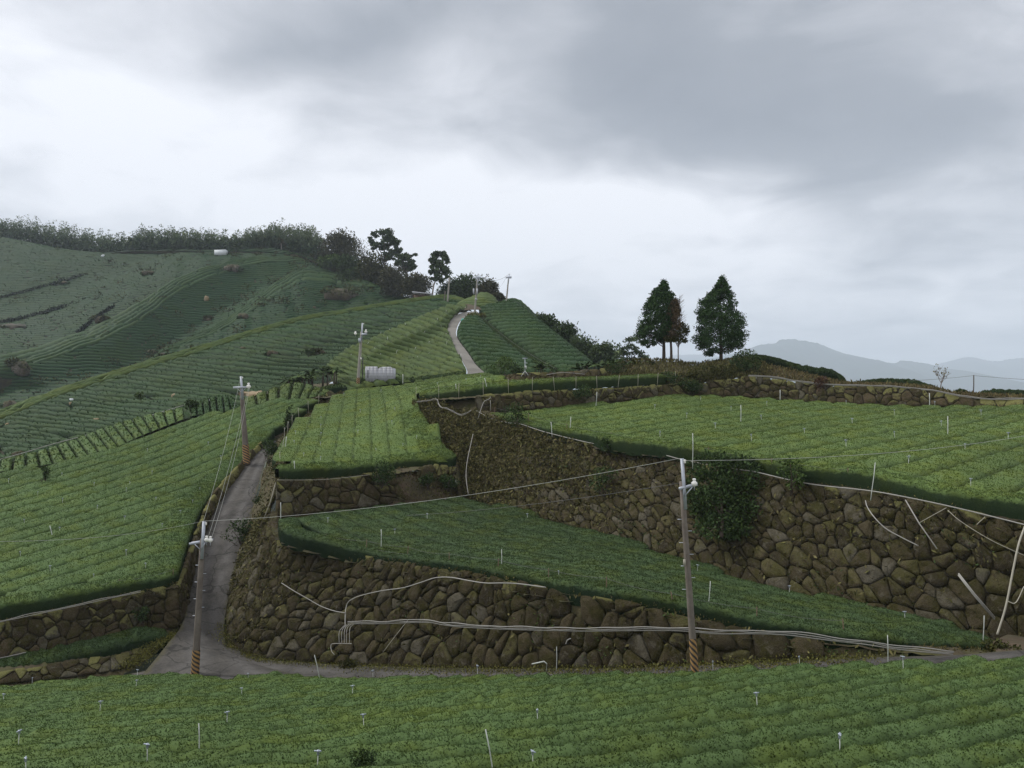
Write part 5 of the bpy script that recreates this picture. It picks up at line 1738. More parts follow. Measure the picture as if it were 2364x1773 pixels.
# broadleaf trees on the ridge and beyond the knoll
def broadleaf(label, foot, lobes, d, mat, seed, size, trunk_r=0.25, bark='bark', name='broadleaf_tree', cat='tree', group=None, dens=1.0, trunk_top=None):
    """lobes: (u, v, half width px, half height px, leaves)"""
    r = np.random.default_rng(seed)
    k = px(d)
    base = P(foot[0], foot[1], d)
    root = empty(name, base, label, cat, group)
    parts, limbs = [], []
    top = P(*(trunk_top or (foot[0], (foot[1] + lobes[0][1]) / 2)), d)
    for (u, v, w, h, n) in lobes:
        w, h = w * 1.22, h * 1.2
        c = P(u, v, d) + (0, r.normal(0, w * k * 0.5), 0)
        for _ in range(max(6, int(n / 22))):
            dd = r.normal(0, 1, 3)
            dd /= np.linalg.norm(dd)
            cc = c + dd * np.array((w, w, h)) * k * r.uniform(0.3, 1.0)
            s = np.array((w, w, h * 0.8)) * k * r.uniform(0.22, 0.42)
            parts.append(cloud_leaves(cc, s, int(64 * dens), size * 0.8, r, 0.1, 0.6, 0.5 + 0.5 * max(0, dd[2])))
        limbs.append(tube([top - (0, 0, 0.5 * k), (top + c) / 2 + r.normal(0, 0.2, 3), c], [trunk_r * 0.6, trunk_r * 0.4, trunk_r * 0.12], 5))
    V, F, at = merge(parts)
    add('crown', V, F, mat, root, attrs=at)
    V, F, at = merge([tube([base - (0, 0, 1.0), (base + top) / 2 + r.normal(0, 0.15, 3), top], [trunk_r * 1.2, trunk_r, trunk_r * 0.75], 7)])
    add('trunk', V, F, M[bark], root)
    for V, F, at in limbs:
        add('limb', V, F, M[bark], root)
    return root


Q = lambda x, y: (800 + x * 400 / 2212, 493 + y * 400 / 2212)


def lob(rows):
    return [(*Q(x, y), w * 400 / 2212, h * 400 / 2212, n) for x, y, w, h, n in rows]


broadleaf('tall spreading tree with open crown rising highest above the ridge scrub', Q(500, 860), lob([(500, 260, 120, 55, 240), (350, 290, 70, 50, 140), (560, 340, 110, 70, 260), (620, 400, 80, 60, 200), (480, 400, 90, 60, 200), (560, 480, 110, 60, 220), (380, 430, 60, 40, 70), (540, 570, 80, 40, 120), (650, 470, 50, 30, 60), (330, 370, 40, 30, 40)]),
          262, M['broadleaf'], 501, 0.95, 0.3, trunk_top=Q(480, 620))
broadleaf('wide domed tree just downhill of the tallest ridge tree', Q(760, 900), lob([(780, 540, 90, 50, 200), (700, 580, 80, 60, 200), (830, 620, 80, 60, 200), (740, 650, 110, 60, 240), (850, 700, 60, 50, 120), (660, 640, 50, 40, 100)]),
          256, M['broadleaf'], 502, 0.9, 0.3, trunk_top=Q(760, 760))
broadleaf('upright oval tree on the ridge with a pale leaning trunk', Q(1085, 1060), lob([(1190, 520, 80, 60, 260), (1120, 600, 80, 70, 260), (1240, 610, 80, 70, 260), (1180, 680, 120, 70, 380), (1100, 720, 60, 60, 160), (1280, 740, 80, 70, 240), (1190, 780, 100, 60, 260), (1150, 840, 60, 40, 100)]),
          208, M['broadleaf'], 503, 0.7, 0.2, 'bark_pale', trunk_top=Q(1160, 800))
broadleaf('pale round tree beyond the knoll behind the rubble wall', (1458, 856), [(1430, 806, 22, 16, 180), (1452, 792, 26, 14, 200), (1475, 812, 22, 16, 180), (1445, 824, 30, 14, 180), (1490, 830, 18, 12, 120), (1505, 842, 14, 8, 60)], 150, M['broadleaf'], 504, 0.55, 0.2, dens=0.8)
broadleaf('small pale bare topped tree before the bamboo on the skyline', (649, 578), [(648, 555, 11, 8, 130)], 314, M['brown_scrub'], 505, 0.8, 0.18, 'bark_pale', trunk_top=(649, 560))
SCR = [('bright green bush on the ridge shoulder below the bamboo', (768, 624), 60, 30, 284, 'shrub_bright'), ('brown green scrub tree left of the tallest ridge tree', (790, 612), 90, 72, 288, 'brown_scrub'),
       ('dark scrub bush hugging the slope under the bright ridge bush', (810, 640), 70, 44, 272, 'shrub'), ('dark leafy scrub under the tallest ridge tree', (862, 660), 84, 66, 262, 'olive'), ('greenish scrub bank above the upper tea slope', (840, 655), 110, 30, 268, 'shrub'),
       ('russet scrub mass under the domed ridge tree', (925, 694), 96, 76, 246, 'brown_scrub'), ('dark scrub above the small flat roofed hut', (965, 700), 80, 62, 236, 'brown_scrub'), ('olive scrub between hut and oval ridge tree', (900, 690), 60, 60, 250, 'olive'),
       ('dark ridge bush behind the plain concrete post', (1045, 702), 70, 54, 214, 'shrub'), ('tangle of dark ridge bushes behind the transformer pole', (1085, 700), 76, 58, 206, 'shrub'), ('greyish ridge bush beside the crest road', (1128, 700), 50, 46, 192, 'brown_scrub'),
       ('small ridge bush at the crest road edge', (1152, 705), 30, 26, 182, 'brown_scrub'), ('dark tree clump beyond the tea hill shoulder', (1345, 848), 70, 66, 128, 'broadleaf'), ('dark tree clump right behind the banana plants', (1395, 856), 64, 60, 124, 'broadleaf'),
       ('dark bush at the foot of the far tea hill shoulder', (1300, 812), 70, 60, 138, 'shrub'), ('shadowy bush on the tea hill shoulder', (1262, 782), 60, 50, 146, 'shrub')]
for i, (lb, (u, v), w, h, d, mt) in enumerate(SCR):
    shrub(lb, P(u, v, d), (w / 2 * px(d) * 1.12, w / 2.2 * px(d), h / 2 * px(d) * 1.18), 3000, 0.0034 * d, M[mt], 520 + i, cat='scrub', name='scrub_bush', lobes=14, stems=False, shell=0.1)


# bamboo groves
def bamboo_cloud(us, seed, size, cards, r):
    parts, stems = [], []
    for (u, v0, v1, d) in us:
        k = px(d)
        a = P(u, v0, d)
        h = (v0 - v1) * k
        bend = r.normal(0.06, 0.07) * h
        ts = r.uniform(0.0, 1, cards) ** 0.9
        wd = h * (0.022 + 0.10 * (1 - ts) ** 1.5 + 0.055 * np.sin(np.clip(ts, 0, 1) * math.pi * 0.92))
        p = a + np.stack([bend * ts ** 2 + r.normal(0, 1, cards) * wd, r.normal(0, 1, cards) * wd, h * ts], 1)
        nr = np.stack([r.normal(0.1, 0.5, cards), r.normal(0, 0.5, cards), np.full(cards, 0.5)], 1)
        parts.append(leaves(p, nr, size * np.where(ts < 0.62, 1.55, 0.85), r, 0.5, 0.45, np.clip(ts ** 2 * 0.95 + r.normal(0, 0.12, cards), 0, 1)))
    return merge(parts)


def grove(label, base_pts, tops, n, seed, cards=55, size=1.0, mat='bamboo', name='bamboo_forest', back=(2, 26)):
    r = np.random.default_rng(seed)
    B_ = np.array(base_pts, float)
    T_ = np.array(tops, float)
    us = []
    for i in range(n):
        u = r.uniform(B_[0, 0], B_[-1, 0])
        v0 = np.interp(u, B_[:, 0], B_[:, 1])
        d = np.interp(u, B_[:, 0], B_[:, 2])
        vt = np.interp(u, T_[:, 0], T_[:, 1]) + abs(r.normal(0, 7)) - 4
        dd = r.uniform(*back)
        us.append((u, v0 + 7, vt + (r.uniform(-15, -4) if r.uniform() < 0.3 else r.uniform(-2, 6)), d + dd))
    V, F, at = bamboo_cloud(us, seed, size, cards, r)
    o = add(name, V, F, M[mat], attrs=at, kind='stuff')
    o['label'] = label
    return o


grove('bamboo forest along the hazy skyline', [(-170, 520, 425), (0, 547, 402), (134, 574, 382), (195, 588, 370), (289, 580, 354), (362, 578, 342), (506, 581, 328), (566, 578, 322)],
      [(-170, 475), (0, 512), (60, 510), (130, 523), (181, 536), (253, 547), (310, 546), (320, 530), (398, 533), (470, 538), (542, 547), (566, 560)], 560, 601, 80, 1.0)
grove('taller bamboo stand on the skyline crest', [(562, 580, 320), (620, 574, 318), (705, 594, 304), (748, 614, 294)], [(562, 541), (590, 534), (620, 534), (633, 514), (650, 528), (700, 528), (726, 540), (748, 566)], 250, 602, 80, 0.95)
grove('feathery brown bamboo on the ridge shoulder', [(735, 612, 296), (800, 634, 276), (850, 655, 268)], [(735, 560), (765, 546), (800, 560), (825, 556), (850, 590)], 90, 603, 70, 0.75, 'brown_scrub')
grove('grey green bamboo behind the crest poles', [(1050, 700, 218), (1100, 700, 208), (1150, 704, 196)], [(1050, 655), (1075, 640), (1100, 645), (1125, 655), (1150, 678)], 60, 604, 60, 0.7, 'brown_scrub')
grove('bamboo fringe along the falling shoulder of the tea hill', [(1236, 745, 158), (1262, 766, 150), (1298, 794, 141), (1340, 826, 130), (1380, 850, 122), (1440, 862, 118)], [(1236, 716), (1262, 742), (1298, 768), (1340, 796), (1380, 806), (1440, 830)], 150, 605, 60, 0.5, 'bamboo', back=(1, 9))


# palms and banana plants
def frond_plant(name, label, base, h, nf, ln, mat, seed, cat, group=None, width=0.16, stem=0.09, droop=0.9):
    r = np.random.default_rng(seed)
    root = empty(name, base, label, cat, group)
    top = np.asarray(base) + (r.normal(0, 0.05), 0, h)
    V, F, at = tube([np.asarray(base) - (0, 0, 0.2), (np.asarray(base) + top) / 2 + r.normal(0, 0.04, 3), top], [stem, stem * 0.85, stem * 0.6], 6)
    add('trunk', V, F, M['bark'], root)
    for i in range(nf):
        a = i / nf * 2 * math.pi + r.uniform(-0.4, 0.4)
        el = r.uniform(0.2, 1.25)
        L = ln * r.uniform(0.75, 1.15)
        t = np.linspace(0, 1, 7)
        rad = L * t * math.cos(el) * (1 - 0.1 * t) + L * 0.25 * t ** 2
        z = L * t * math.sin(el) - droop * L * t ** 2 * 0.6
        c = top + np.stack([np.cos(a) * rad, np.sin(a) * rad, z], 1)
        side = np.array((-math.sin(a), math.cos(a), 0))
        w = width * L * np.sin(np.clip(t * 0.95 + 0.05, 0, 1) * math.pi) ** 0.6
        dz = np.array((0, 0, -0.35))
        V = np.concatenate([c + side * w[:, None] + dz * w[:, None], c, c - side * w[:, None] + dz * w[:, None]])
        k = np.arange(6)
        F = np.concatenate([np.stack([k, k + 1, 7 + k + 1, 7 + k], 1), np.stack([7 + k, 7 + k + 1, 14 + k + 1, 14 + k], 1)])
        V = V + r.normal(0, 0.02 * L, V.shape)
        add('frond', V, F, mat, root, attrs={'shoot': np.full(21, r.uniform(0.4, 1)), 'rnd': np.full(21, r.uniform(0, 1))})
    return root


rp = np.random.default_rng(700)
for i, u in enumerate(np.sort(rp.uniform(655, 782, 22))):
    vb = 893 - (u - 655) * 0.02 + rp.uniform(-3, 2)
    ht = np.interp(u, [655, 700, 730, 782], [14, 26, 48, 52]) * rp.uniform(0.75, 1.0)
    d = rp.uniform(84, 90)
    frond_plant('palm_tree', '%s palm from the left in the clump above the arc of hedge blocks' % ORD[i], P(u, vb, d), ht * px(d) * 0.7, 9, 1.5, M['palm'], 700 + i, 'palm', 'palms in the clump behind the roadside field', 0.10, 0.08)
for i, u in enumerate(np.sort(rp.uniform(1225, 1520, 20))):
    d = rp.uniform(73, 77)
    vb = np.interp(u, [1225, 1400, 1520], [862, 856, 856])
    frond_plant('banana_plant', '%s banana plant from the left behind the rubble wall' % ORD[i], P(u, vb, d), rp.uniform(0.25, 0.7), 8, rp.uniform(0.7, 1.25), M['palm'], 730 + i, 'banana plant', 'banana plants behind the rubble wall', 0.17, 0.07, 0.7)

# ------------------------------------------------------------------ boulders and bare patches on the hillsides
def rock(c, rx, ry, rz, r, npts=26):
    """an angular rock: the hull of scattered points"""
    bm = bmesh.new()
    for _ in range(npts):
        d = r.normal(0, 1, 3)
        d /= np.linalg.norm(d)
        d = np.sign(d) * np.abs(d) ** 0.8
        bm.verts.new(tuple(np.asarray(c) + d * np.array((rx, ry, rz)) * r.uniform(0.82, 1.05)))
    bmesh.ops.convex_hull(bm, input=bm.verts)
    bmesh.ops.delete(bm, geom=[v for v in bm.verts if not v.link_faces], context='VERTS')
    bm.verts.index_update()
    V = np.array([v.co[:] for v in bm.verts])
    F = np.array([[v.index for v in f.verts] for f in bm.faces])
    bm.free()
    return V, [F], {}


def boulder(label, u, v, w, h, mat, seed, dome=False, grids=None, name='boulder'):
    r = np.random.default_rng(seed)
    g = ground_point(u, v + h * 0.4, grids or HILLS)
    k = px(g[1])
    rx, rz = w / 2 * k, h / 2 * k * 1.1
    root = empty(name, g, label, 'boulder')
    n = 1 if w < 16 else (3 if w < 30 else 6)
    for q in range(n):
        if n == 1:
            c, sx, sz = g + (0, 0, rz * 0.7), rx, rz
        else:
            f = (q + 0.5) / n * 2 - 1
            c = g + (f * rx * 0.62, r.normal(0, rx * 0.2), rz * (0.75 - 0.35 * abs(f)) * r.uniform(0.7, 1.15))
            sx, sz = rx * r.uniform(0.38, 0.6) * (1.25 if n == 3 else 1), rz * r.uniform(0.6, 0.9)
        V, F, at = rock(c, sx, sx * 0.8, sz, r)
        add('rock', V, F, M[mat], root, smooth=False, attrs={'rnd': np.full(len(V), r.uniform(0, 1)), 'lichen': np.full(len(V), 0.3)}, origin=c)
    if n > 1:
        parts = [cloud_leaves(g + (r.uniform(-1, 1) * rx * 0.9, -rx * 0.1, rz * (1.35 if dome else 0.5) * r.uniform(0.5, 1.1)), np.array((rx * 0.4, rx * 0.4, rz * 0.32)), 60, 0.0035 * g[1], r, 0.3, 0.5, 0.8) for _ in range(7 if dome else 4)]
        V, F, at = merge(parts)
        add('grass_cap', V, F, M['olive' if dome else 'shrub'], root, attrs=at)
    return root


BL = [('huge domed mossy boulder among the dark lower tea rows', 44, 846, 54, 46, 'stone_pale', True), ('brown boulder on the spur ridge below the huge mossy one', 22, 932, 36, 26, 'stone_pale', False),
      ('yellowish broken boulder on the near spur face', 15, 984, 24, 18, 'tan_earth', False), ('tan stone with a white sack on top on the spur rows', 165, 932, 14, 12, 'tan_earth', False),
      ('sandy flat outcrop in the middle of the spur rows', 222, 968, 28, 15, 'tan_earth', False), ('reddish flat rock beside the valley rail', 42, 1050, 38, 22, 'stone_pale', False),
      ('broad rock outcrop capped with grass high on the slope', 786, 682, 92, 36, 'stone_pale', True), ('pinkish boulder in the gully below the upper slope', 561, 727, 27, 20, 'stone_pale', False),
      ('tawny outcrop near the white water tank', 536, 617, 38, 22, 'stone_pale', False), ('grey round boulder on the middle of the near spur', 630, 814, 30, 18, 'stone_pale', False),
      ('small tan boulder beside the grey round one', 562, 806, 15, 11, 'stone_pale', False), ('mossy boulder with dark bush above the palms', 737, 816, 36, 22, 'stone_pale', True),
      ('pink double rock high on the hazy slope', 340, 628, 26, 17, 'stone_pale', False), ('pale outcrop on the hazy lower slope', 232, 740, 38, 18, 'stone_pale', True),
      ('small orange rock in the dark upper gully', 476, 686, 13, 15, 'tan_earth', False), ('low yellow green rock along the gully', 478, 736, 18, 11, 'stone_pale', True),
      ('brown rocks where the gully meets the spur ridge', 352, 812, 22, 14, 'stone_pale', False), ('small pinkish rock beside the gully rocks', 378, 820, 18, 11, 'stone_pale', False),
      ('tiny tan rock low in the gully', 318, 843, 15, 9, 'stone_pale', False), ('little tan rock on the upper slope', 725, 711, 10, 9, 'stone_pale', False),
      ('tan rock on the spur ridge line', 683, 740, 12, 7, 'tan_earth', False), ('ochre rock left of the dirt patch', 400, 914, 14, 14, 'tan_earth', False), ('yellow rock by the spur hedge step', 437, 861, 30, 8, 'tan_earth', False),
      ('dark rocky lump on the hazy upper slope', 150, 655, 24, 10, 'stone_pale', False), ('small pale rock on the hazy skyline saddle', 239, 589, 10, 7, 'tarp', False), ('orange rock on the near end of the spur ridge', 72, 933, 14, 8, 'tan_earth', False)]
for i, (lb, u, v, w, h, mt, dm) in enumerate(BL):
    boulder(lb, u, v, w, h, mt, 800 + i, dm)


for q_, (lb, u, v, w, h) in enumerate((('white sack lying on the tan stone on the spur rows', 165, 924, 10, 8), ('white scrap on the pale green bush on the spur rows', 322, 912, 9, 6), ('white sack among the dark upright hedge blocks', 484, 926, 10, 7), ('tiny white sack at the gully mouth on the spur ridge', 345, 833, 5, 4))):
    g_ = ground_point(u, v + 6, [hillF[:, 20:]])
    k_ = px(g_[1])
    r_ = np.random.default_rng(880 + q_)
    c_ = np.array(P(u, v, g_[1] - 0.8))
    V, F, at = rock(c_, w / 2 * k_, w / 2 * k_, h / 2 * k_ * 1.3, r_)
    tag(add('plastic_sack', V, F, M['tarp'], smooth=False), lb, 'sack')


def patch(name, label, u, v, w, h, mat, seed, cat='bare patch', lift=0.9):
    """a bare earth patch lying on the hillside"""
    r = np.random.default_rng(seed)
    ring_ = []
    for i in range(18):
        a = i / 18 * 2 * math.pi
        s = r.uniform(0.75, 1.1)
        ring_.append(ground_point(u + w / 2 * math.cos(a) * s, v + h / 2 * math.sin(a) * s, HILLS))
    c = ground_point(u, v, HILLS)
    V = np.array(ring_ + [c]) + (0, 0, lift)
    V2 = V.copy()
    V2[:18, 2] -= 1.2
    allV = np.vstack([V, V2[:18]])
    k = np.arange(18)
    F = [np.stack([k, (k + 1) % 18, np.full(18, 18)], 1), np.stack([k, 19 + k, 19 + (k + 1) % 18, (k + 1) % 18], 1)]
    o = add(name, allV, F, M[mat], kind='structure')
    return o


patch('bare_soil', '', 30, 757, 70, 9, 'dirt_dull', 841)
patch('bare_soil', '', 585, 921, 70, 10, 'tan_earth', 842)
shrub_px('pale green bush with a white scrap on the spur rows', 324, 922, 30, 18, 108, 260, 0.3, 'shrub_bright', 843)
shrub_px('rounded bush at the upper end of the valley rail', 441, 948, 34, 26, 80, 420, 0.25, 'shrub', 844)
shrub_px('dark bush beside the mossy boulder above the palms', 712, 822, 40, 18, 122, 300, 0.3, 'shrub', 845)

# ------------------------------------------------------------------ structures
def rotz(a):
    c, s = math.cos(a), math.sin(a)
    return np.array(((c, -s, 0), (s, c, 0), (0, 0, 1)))


# metal sheet shed / wind screen
d = 86.0
k = px(d)
base = P(876, 881, d)
root = empty('sheet_shed', base, 'grey corrugated metal sheet enclosure with a notched top at the field edge', 'shed')
x0, x1 = (843 - 876) * k, (908 - 876) * k
zt = 35 * k
cols = [(-1.0, -0.86), (-0.86, -0.66), (-0.66, -0.38), (-0.38, -0.14), (-0.14, 0.22), (0.22, 0.54), (0.54, 0.8), (0.8, 1.0)]
for i, (a, b_) in enumerate(cols):
    xa, xb = a * (x1 - x0) / 2, b_ * (x1 - x0) / 2
    ht = [zt, zt, zt, zt, zt * 0.98, zt * 0.98, zt * 0.98, zt * 0.96][i]
    V, F, at = box(base + ((xa + xb) / 2, 0, ht / 2), xb - xa - 0.004, 0.03, ht)
    if i == 4:
        V[[j for j in range(8) if V[j, 2] > base[2] + ht * 0.9 and V[j, 0] < base[0] + (xa + xb) / 2], 2] -= 0.18
    if i == 7:
        V[[j for j in range(8) if V[j, 2] > base[2] + ht * 0.9 and V[j, 0] > base[0] + (xa + xb) / 2], 2] -= 0.15
    add('sheet_panel', V, F, M['sheet'], root, smooth=False)
for i, z in enumerate((0.18, 0.36, 0.54, 0.72, 0.88)):
    V, F, at = box(base + (0.15 if i > 3 else 0, -0.02, zt * z), (x1 - x0) * (0.9 if i > 3 else 1.0), 0.02, 0.018)
    add('rail', V, F, M['frame_grey'], root, smooth=False)
for x, y in ((x0, 1.6), (x1, 1.6)):
    V, F, at = box(base + (x, 0.85, zt * 0.45), 0.03, 1.6, zt * 0.9)
    add('side_panel', V, F, M['sheet'], root, smooth=False)
V, F, at = box(base + ((-0.82) * (x1 - x0) / 2, -0.03, zt * 0.5), 0.07, 0.02, zt * 0.55)
add('door_slot', V, F, M['dark'], root, smooth=False)

# hut with a flat pale roof on the spur crest
d = 200
k = px(d)
base = P(975, 692, d)
root = empty('hut', base, 'small open hut with a flat pale roof on the spur crest', 'hut')
V, F, at = box(base + (0, 0, 14.5 * k), 45 * k, 2.4, 2.2 * k, np.array(((1, 0, 0), (0, 1, 0), (-0.10, 0, 1))))
add('roof', V, F, M['sheet'], root, smooth=False)
for x in (-21, -6, 8, 20):
    V, F, at = box(base + (x * k, -0.9, 7 * k), 0.18, 0.18, 14 * k)
    add('post', V, F, M['bark'], root, smooth=False)
V, F, at = box(base + (0, 1.0, 7 * k), 42 * k, 0.1, 13 * k)
add('back_wall', V, F, M['rust'], root, smooth=False)
V, F, at = box(base + (20.5 * k, -1.0, 10 * k), 4 * k, 0.15, 6 * k)
add('end_panel', V, F, M['sheet'], root, smooth=False)

# white water tank cover on the hazy slope
g = ground_point(509, 590, [hillB])
k = px(g[1])
root = empty('water_tank', g, 'white covered water tank with two humps on the far slope', 'water tank')
V, F, at = box(g + (0, 0, 4 * k), 26 * k, 3.0, 9 * k)
V[[1, 3], 2] += 0.5
V[[5, 7], 2] += 0.7
add('tank_body', V, F, M['tarp'], root, smooth=False)
for x, s in ((-8, 4.2), (9, 4.6)):
    V, F, at = lathe(g + (x * k, 0, 8 * k), [(s * k, -0.2), (s * k * 0.9, 1.5 * k), (s * k * 0.5, 3 * k), (0.02, 3.6 * k)], 10)
    add('tank_hump', V, F, M['tarp'], root)

# metal weather / irrigation mast behind the rubble wall
d = 70.4
k = px(d)
base = P(1212, 868, d)
root = empty('instrument_mast', base, 'white metal instrument mast with a crossbar and box on the rubble wall', 'mast')
V, F, at = tube([base, base + (0, 0, 42 * k)], 0.035, 6)
add('pole', V, F, M['steel'], root)
V, F, at = box(base + (0, 0, 41 * k), 12 * k, 0.06, 0.06)
add('crossbar', V, F, M['steel'], root, smooth=False)
V, F, at = box(base + (1.5 * k, -0.1, 20 * k), 5 * k, 0.16, 7 * k)
add('box', V, F, M['white_plastic'], root, smooth=False)
V, F, at = box(base + (2 * k, -0.05, 30 * k), 7 * k, 0.05, 0.05)
add('arm', V, F, M['steel'], root, smooth=False)
for sx in (-9, 9):
    V, F, at = tube([base + (0, 0, 12 * k), base + (sx * k, -0.1, -1 * k)], 0.03, 5)
    add('leg', V, F, M['white_plastic'], root)

# teal tarp and tan machine scraps by the path
d = 137.5
base = P(1068, 742, d)
V, F, at = box(base + (0, 0, 0.25), 0.75, 0.6, 0.5)
V[[1, 3], 0] += 0.25
V[[5, 7], 0] -= 0.2
V[[1, 5], 1] += 0.1
tag(add('tarp_bundle', V, F, M['teal'], smooth=False), 'small teal tarp bundle on the bend of the hill path', 'tarp')
shrub_px('yellow green grass clump at the inner bend of the hill path', 1092, 738, 40, 16, 144, 350, 0.35, 'moss_grass', 846)
shrub_px('bright grass tuft on the inner edge at the path top', 1108, 736, 26, 14, 146, 250, 0.35, 'moss_grass', 847)

# ------------------------------------------------------------------ utility poles
def pole(label, base_px, d, top_px, conc_top_v, wpx=(18, 12), stripes_v=None, arm=None, mat='concrete_pole', steel=True, braces=True, insul=(), boxes=(), group=None, steps=False, lean_d=0.0):
    k = px(d)
    b = P(base_px[0], base_px[1], d)
    t = P(top_px[0], top_px[1], d + lean_d)
    root = empty('utility_pole', b, label, 'utility pole', group)
    ax = (t - b)
    H = ax[2]

    def along(v):
        f = (base_px[1] - v) / (base_px[1] - top_px[1])
        return b + ax * f
    ct = along(conc_top_v)
    f = np.linspace(0, 1, 6)[:, None]
    bb = b - ax * (0.6 / H)
    V, F, at = tube(bb * (1 - f) + ct * f, np.linspace(wpx[0] / 2 * k * 1.03, wpx[1] / 2 * k, 6), 14)
    add('shaft', V, F, M[mat], root)
    if stripes_v:
        s1 = along(stripes_v)
        r0, r1 = wpx[0] / 2 * k * 1.05, wpx[0] / 2 * k * 0.985
        V, F, at = tube([b - ax * (0.2 / H), s1], [r0 + 0.006, r1 + 0.006], 16, False)
        add('warning_band', V, F, M['stripes'], root, origin=b)
    if steel:
        ov = along(conc_top_v + (base_px[1] - top_px[1]) * 0.13)
        off_ = np.array((wpx[1] / 2 * k * 0.55, -wpx[1] / 2 * k - 0.03, 0))
        ln = t - ov
        m_ = (t + ov) / 2 + off_
        L = np.linalg.norm(ln)
        z = ln / L
        x = np.cross((0, 1, 0), z)
        x /= np.linalg.norm(x)
        R = np.stack([x, np.cross(z, x), z], 1)
        cw = wpx[1] * k * 0.55
        V, F, at = merge([box(m_, cw, 0.012, L, R), box(m_ + R @ (-cw / 2, 0.03, 0), 0.012, 0.06, L, R), box(m_ + R @ (cw / 2, 0.03, 0), 0.012, 0.06, L, R)])
        add('top_channel', V, F, M['steel'], root, smooth=False)
        V, F, at = lathe(t + off_ + (cw * 0.9, 0, -0.10), [(0.015, -0.06), (0.045, -0.04), (0.03, 0), (0.05, 0.03), (0.02, 0.07)], 8)
        add('top_insulator', V, F, M['porcelain'], root)
    if arm:
        (u0, v0), (u1, v1), n_arm, yoff = arm
        for j in range(n_arm):
            a0, a1 = P(u0, v0, d + yoff[0] + 0.22 * j), P(u1, v1, d + yoff[1] + 0.22 * j)
            cen = (a0 + a1) / 2 - (0, wpx[1] / 2 * k + 0.09 if j == 0 else -0.06, 0)
            vv = a1 - a0
            L = np.linalg.norm(vv)
            x = vv / L
            y = np.cross((0, 0, 1), x)
            y /= np.linalg.norm(y)
            R = np.stack([x, y, np.cross(x, y)], 1)
            V, F, at = box(cen, L, 0.075, max(0.085, 4.5 * k), R)
            add('crossarm', V, F, M['steel'], root, smooth=False)
        if braces:
            j = along((v0 + v1) / 2 + 26 * (34 / d) * 0.75)
            for sx in (0.28, 0.72):
                e = P(u0 + (u1 - u0) * (0.5 + (sx - 0.5) * 1.1), v0 + (v1 - v0) * sx + 3, d)
                V, F, at = tube([j - (0, wpx[1] / 2 * k + 0.05, 0), e - (0, wpx[1] / 2 * k + 0.10, 0)], 0.018, 5)
                add('brace', V, F, M['steel'], root)
    for (u, v, s) in insul:
        c = P(u, v, d) - (0, wpx[1] / 2 * k + 0.08, 0)
        V, F, at = lathe(c, [(0.02 * s, -0.16 * s), (0.10 * s, -0.10 * s), (0.115 * s, -0.02 * s), (0.07 * s, 0.02 * s), (0.045 * s, 0.06 * s), (0.07 * s, 0.09 * s), (0.055 * s, 0.13 * s), (0.002, 0.14 * s)], 12)
        add('insulator', V, F, M['porcelain'], root)
        V, F, at = tube([c - (0, 0, 0.30 * s), c - (0, 0, 0.12 * s)], 0.012, 5)
        add('insulator_pin', V, F, M['steel'], root)
    for (u, v, w, h, mt, nm) in boxes:
        c = P(u, v, d) - (0, wpx[1] / 2 * k + 0.05, 0)
        V, F, at = box(c, w * k, min(w * k, 0.3), h * k)
        add(nm, V, F, M[mt], root, smooth=False)
    if steps:
        for i in range(7):
            a = along(base_px[1] - (base_px[1] - top_px[1]) * (0.38 + 0.055 * i))
            s = 1 if i % 2 else -1
            V, F, at = tube([a, a + (s * (wpx[1] / 2 * k + 0.14), 0, 0)], 0.012, 4)
            add('step_bolt', V, F, M['steel'], root)
    return root, t


p1, t1 = pole('weathered concrete pole with black and orange striped foot before the tall front wall', (1604, 1548), 25.6, (1570, 1058), 1112, (16.5, 11.5), 1474, ((1566, 1127), (1606, 1117), 1, (0, 0.35)), insul=((1600, 1112, 0.9),), boxes=((1578, 1297, 5, 14, 'pvc_old', 'tag_box'),), steps=True)
p2, t2 = pole('concrete pole with double crossarm at the road junction', (450, 1556), 35.4, (470, 1203), 1244, (17, 11), 1500, ((441, 1254), (491, 1246), 2, (0, 0.5)), insul=((481, 1242, 0.95), (489.5, 1243, 0.95)), steps=True)
p3, t3_ = pole('concrete pole with one white insulator beside the upper steep road', (569, 1064), 59.5, (555.5, 869), 897, (15, 8), 1027, ((541, 895), (579, 894), 1, (0, 0)), insul=((576, 890.5, 1.5),))
p4, t4_ = pole('concrete pole with a transformer can beside the metal sheet shed', (826, 892), 85.0, (836, 746), 766, (8, 5.5), 872, ((835, 773), (848, 771), 1, (0, 0)), braces=False, mat='pole_pale', insul=((845.5, 765, 1.4), (821.5, 769, 1.4)), boxes=((831.5, 786, 6, 10, 'steel', 'transformer'), (834, 828, 3, 4, 'porcelain', 'meter')))
p5, t5_ = pole('concrete pole with paired transformer boxes on the bend of the hill path', (1096, 722), 152.5, (1103, 632), 646, (5, 3.4), None, ((1094, 641.5), (1110, 641), 1, (0, 0)), mat='pole_pale', braces=False, boxes=((1093.5, 673, 3.4, 13, 'sheet', 'transformer'), (1101.5, 673, 3.4, 13, 'sheet', 'transformer'), (1099, 691, 5, 4, 'sheet', 'meter')))
p6, t6_ = pole('slim leaning concrete pole with a crossarm on the hill crest', (1168, 706), 168, (1175, 632), 644, (4, 3), None, ((1167.5, 640.5), (1181, 641), 1, (0, 0)), mat='pole_pale', braces=False)
p7, t7_ = pole('plain pale concrete post with no crossarm before the oval ridge tree', (1033, 700), 191, (1037.5, 641), 641, (4, 3.6), None, None, mat='pole_pale', steel=False, braces=False)
p8, t8_ = pole('short dark post beside the plain pale concrete post', (1025, 700), 192, (1028, 672), 672, (2.6, 2.4), None, None, mat='concrete_pole', steel=False, braces=False)
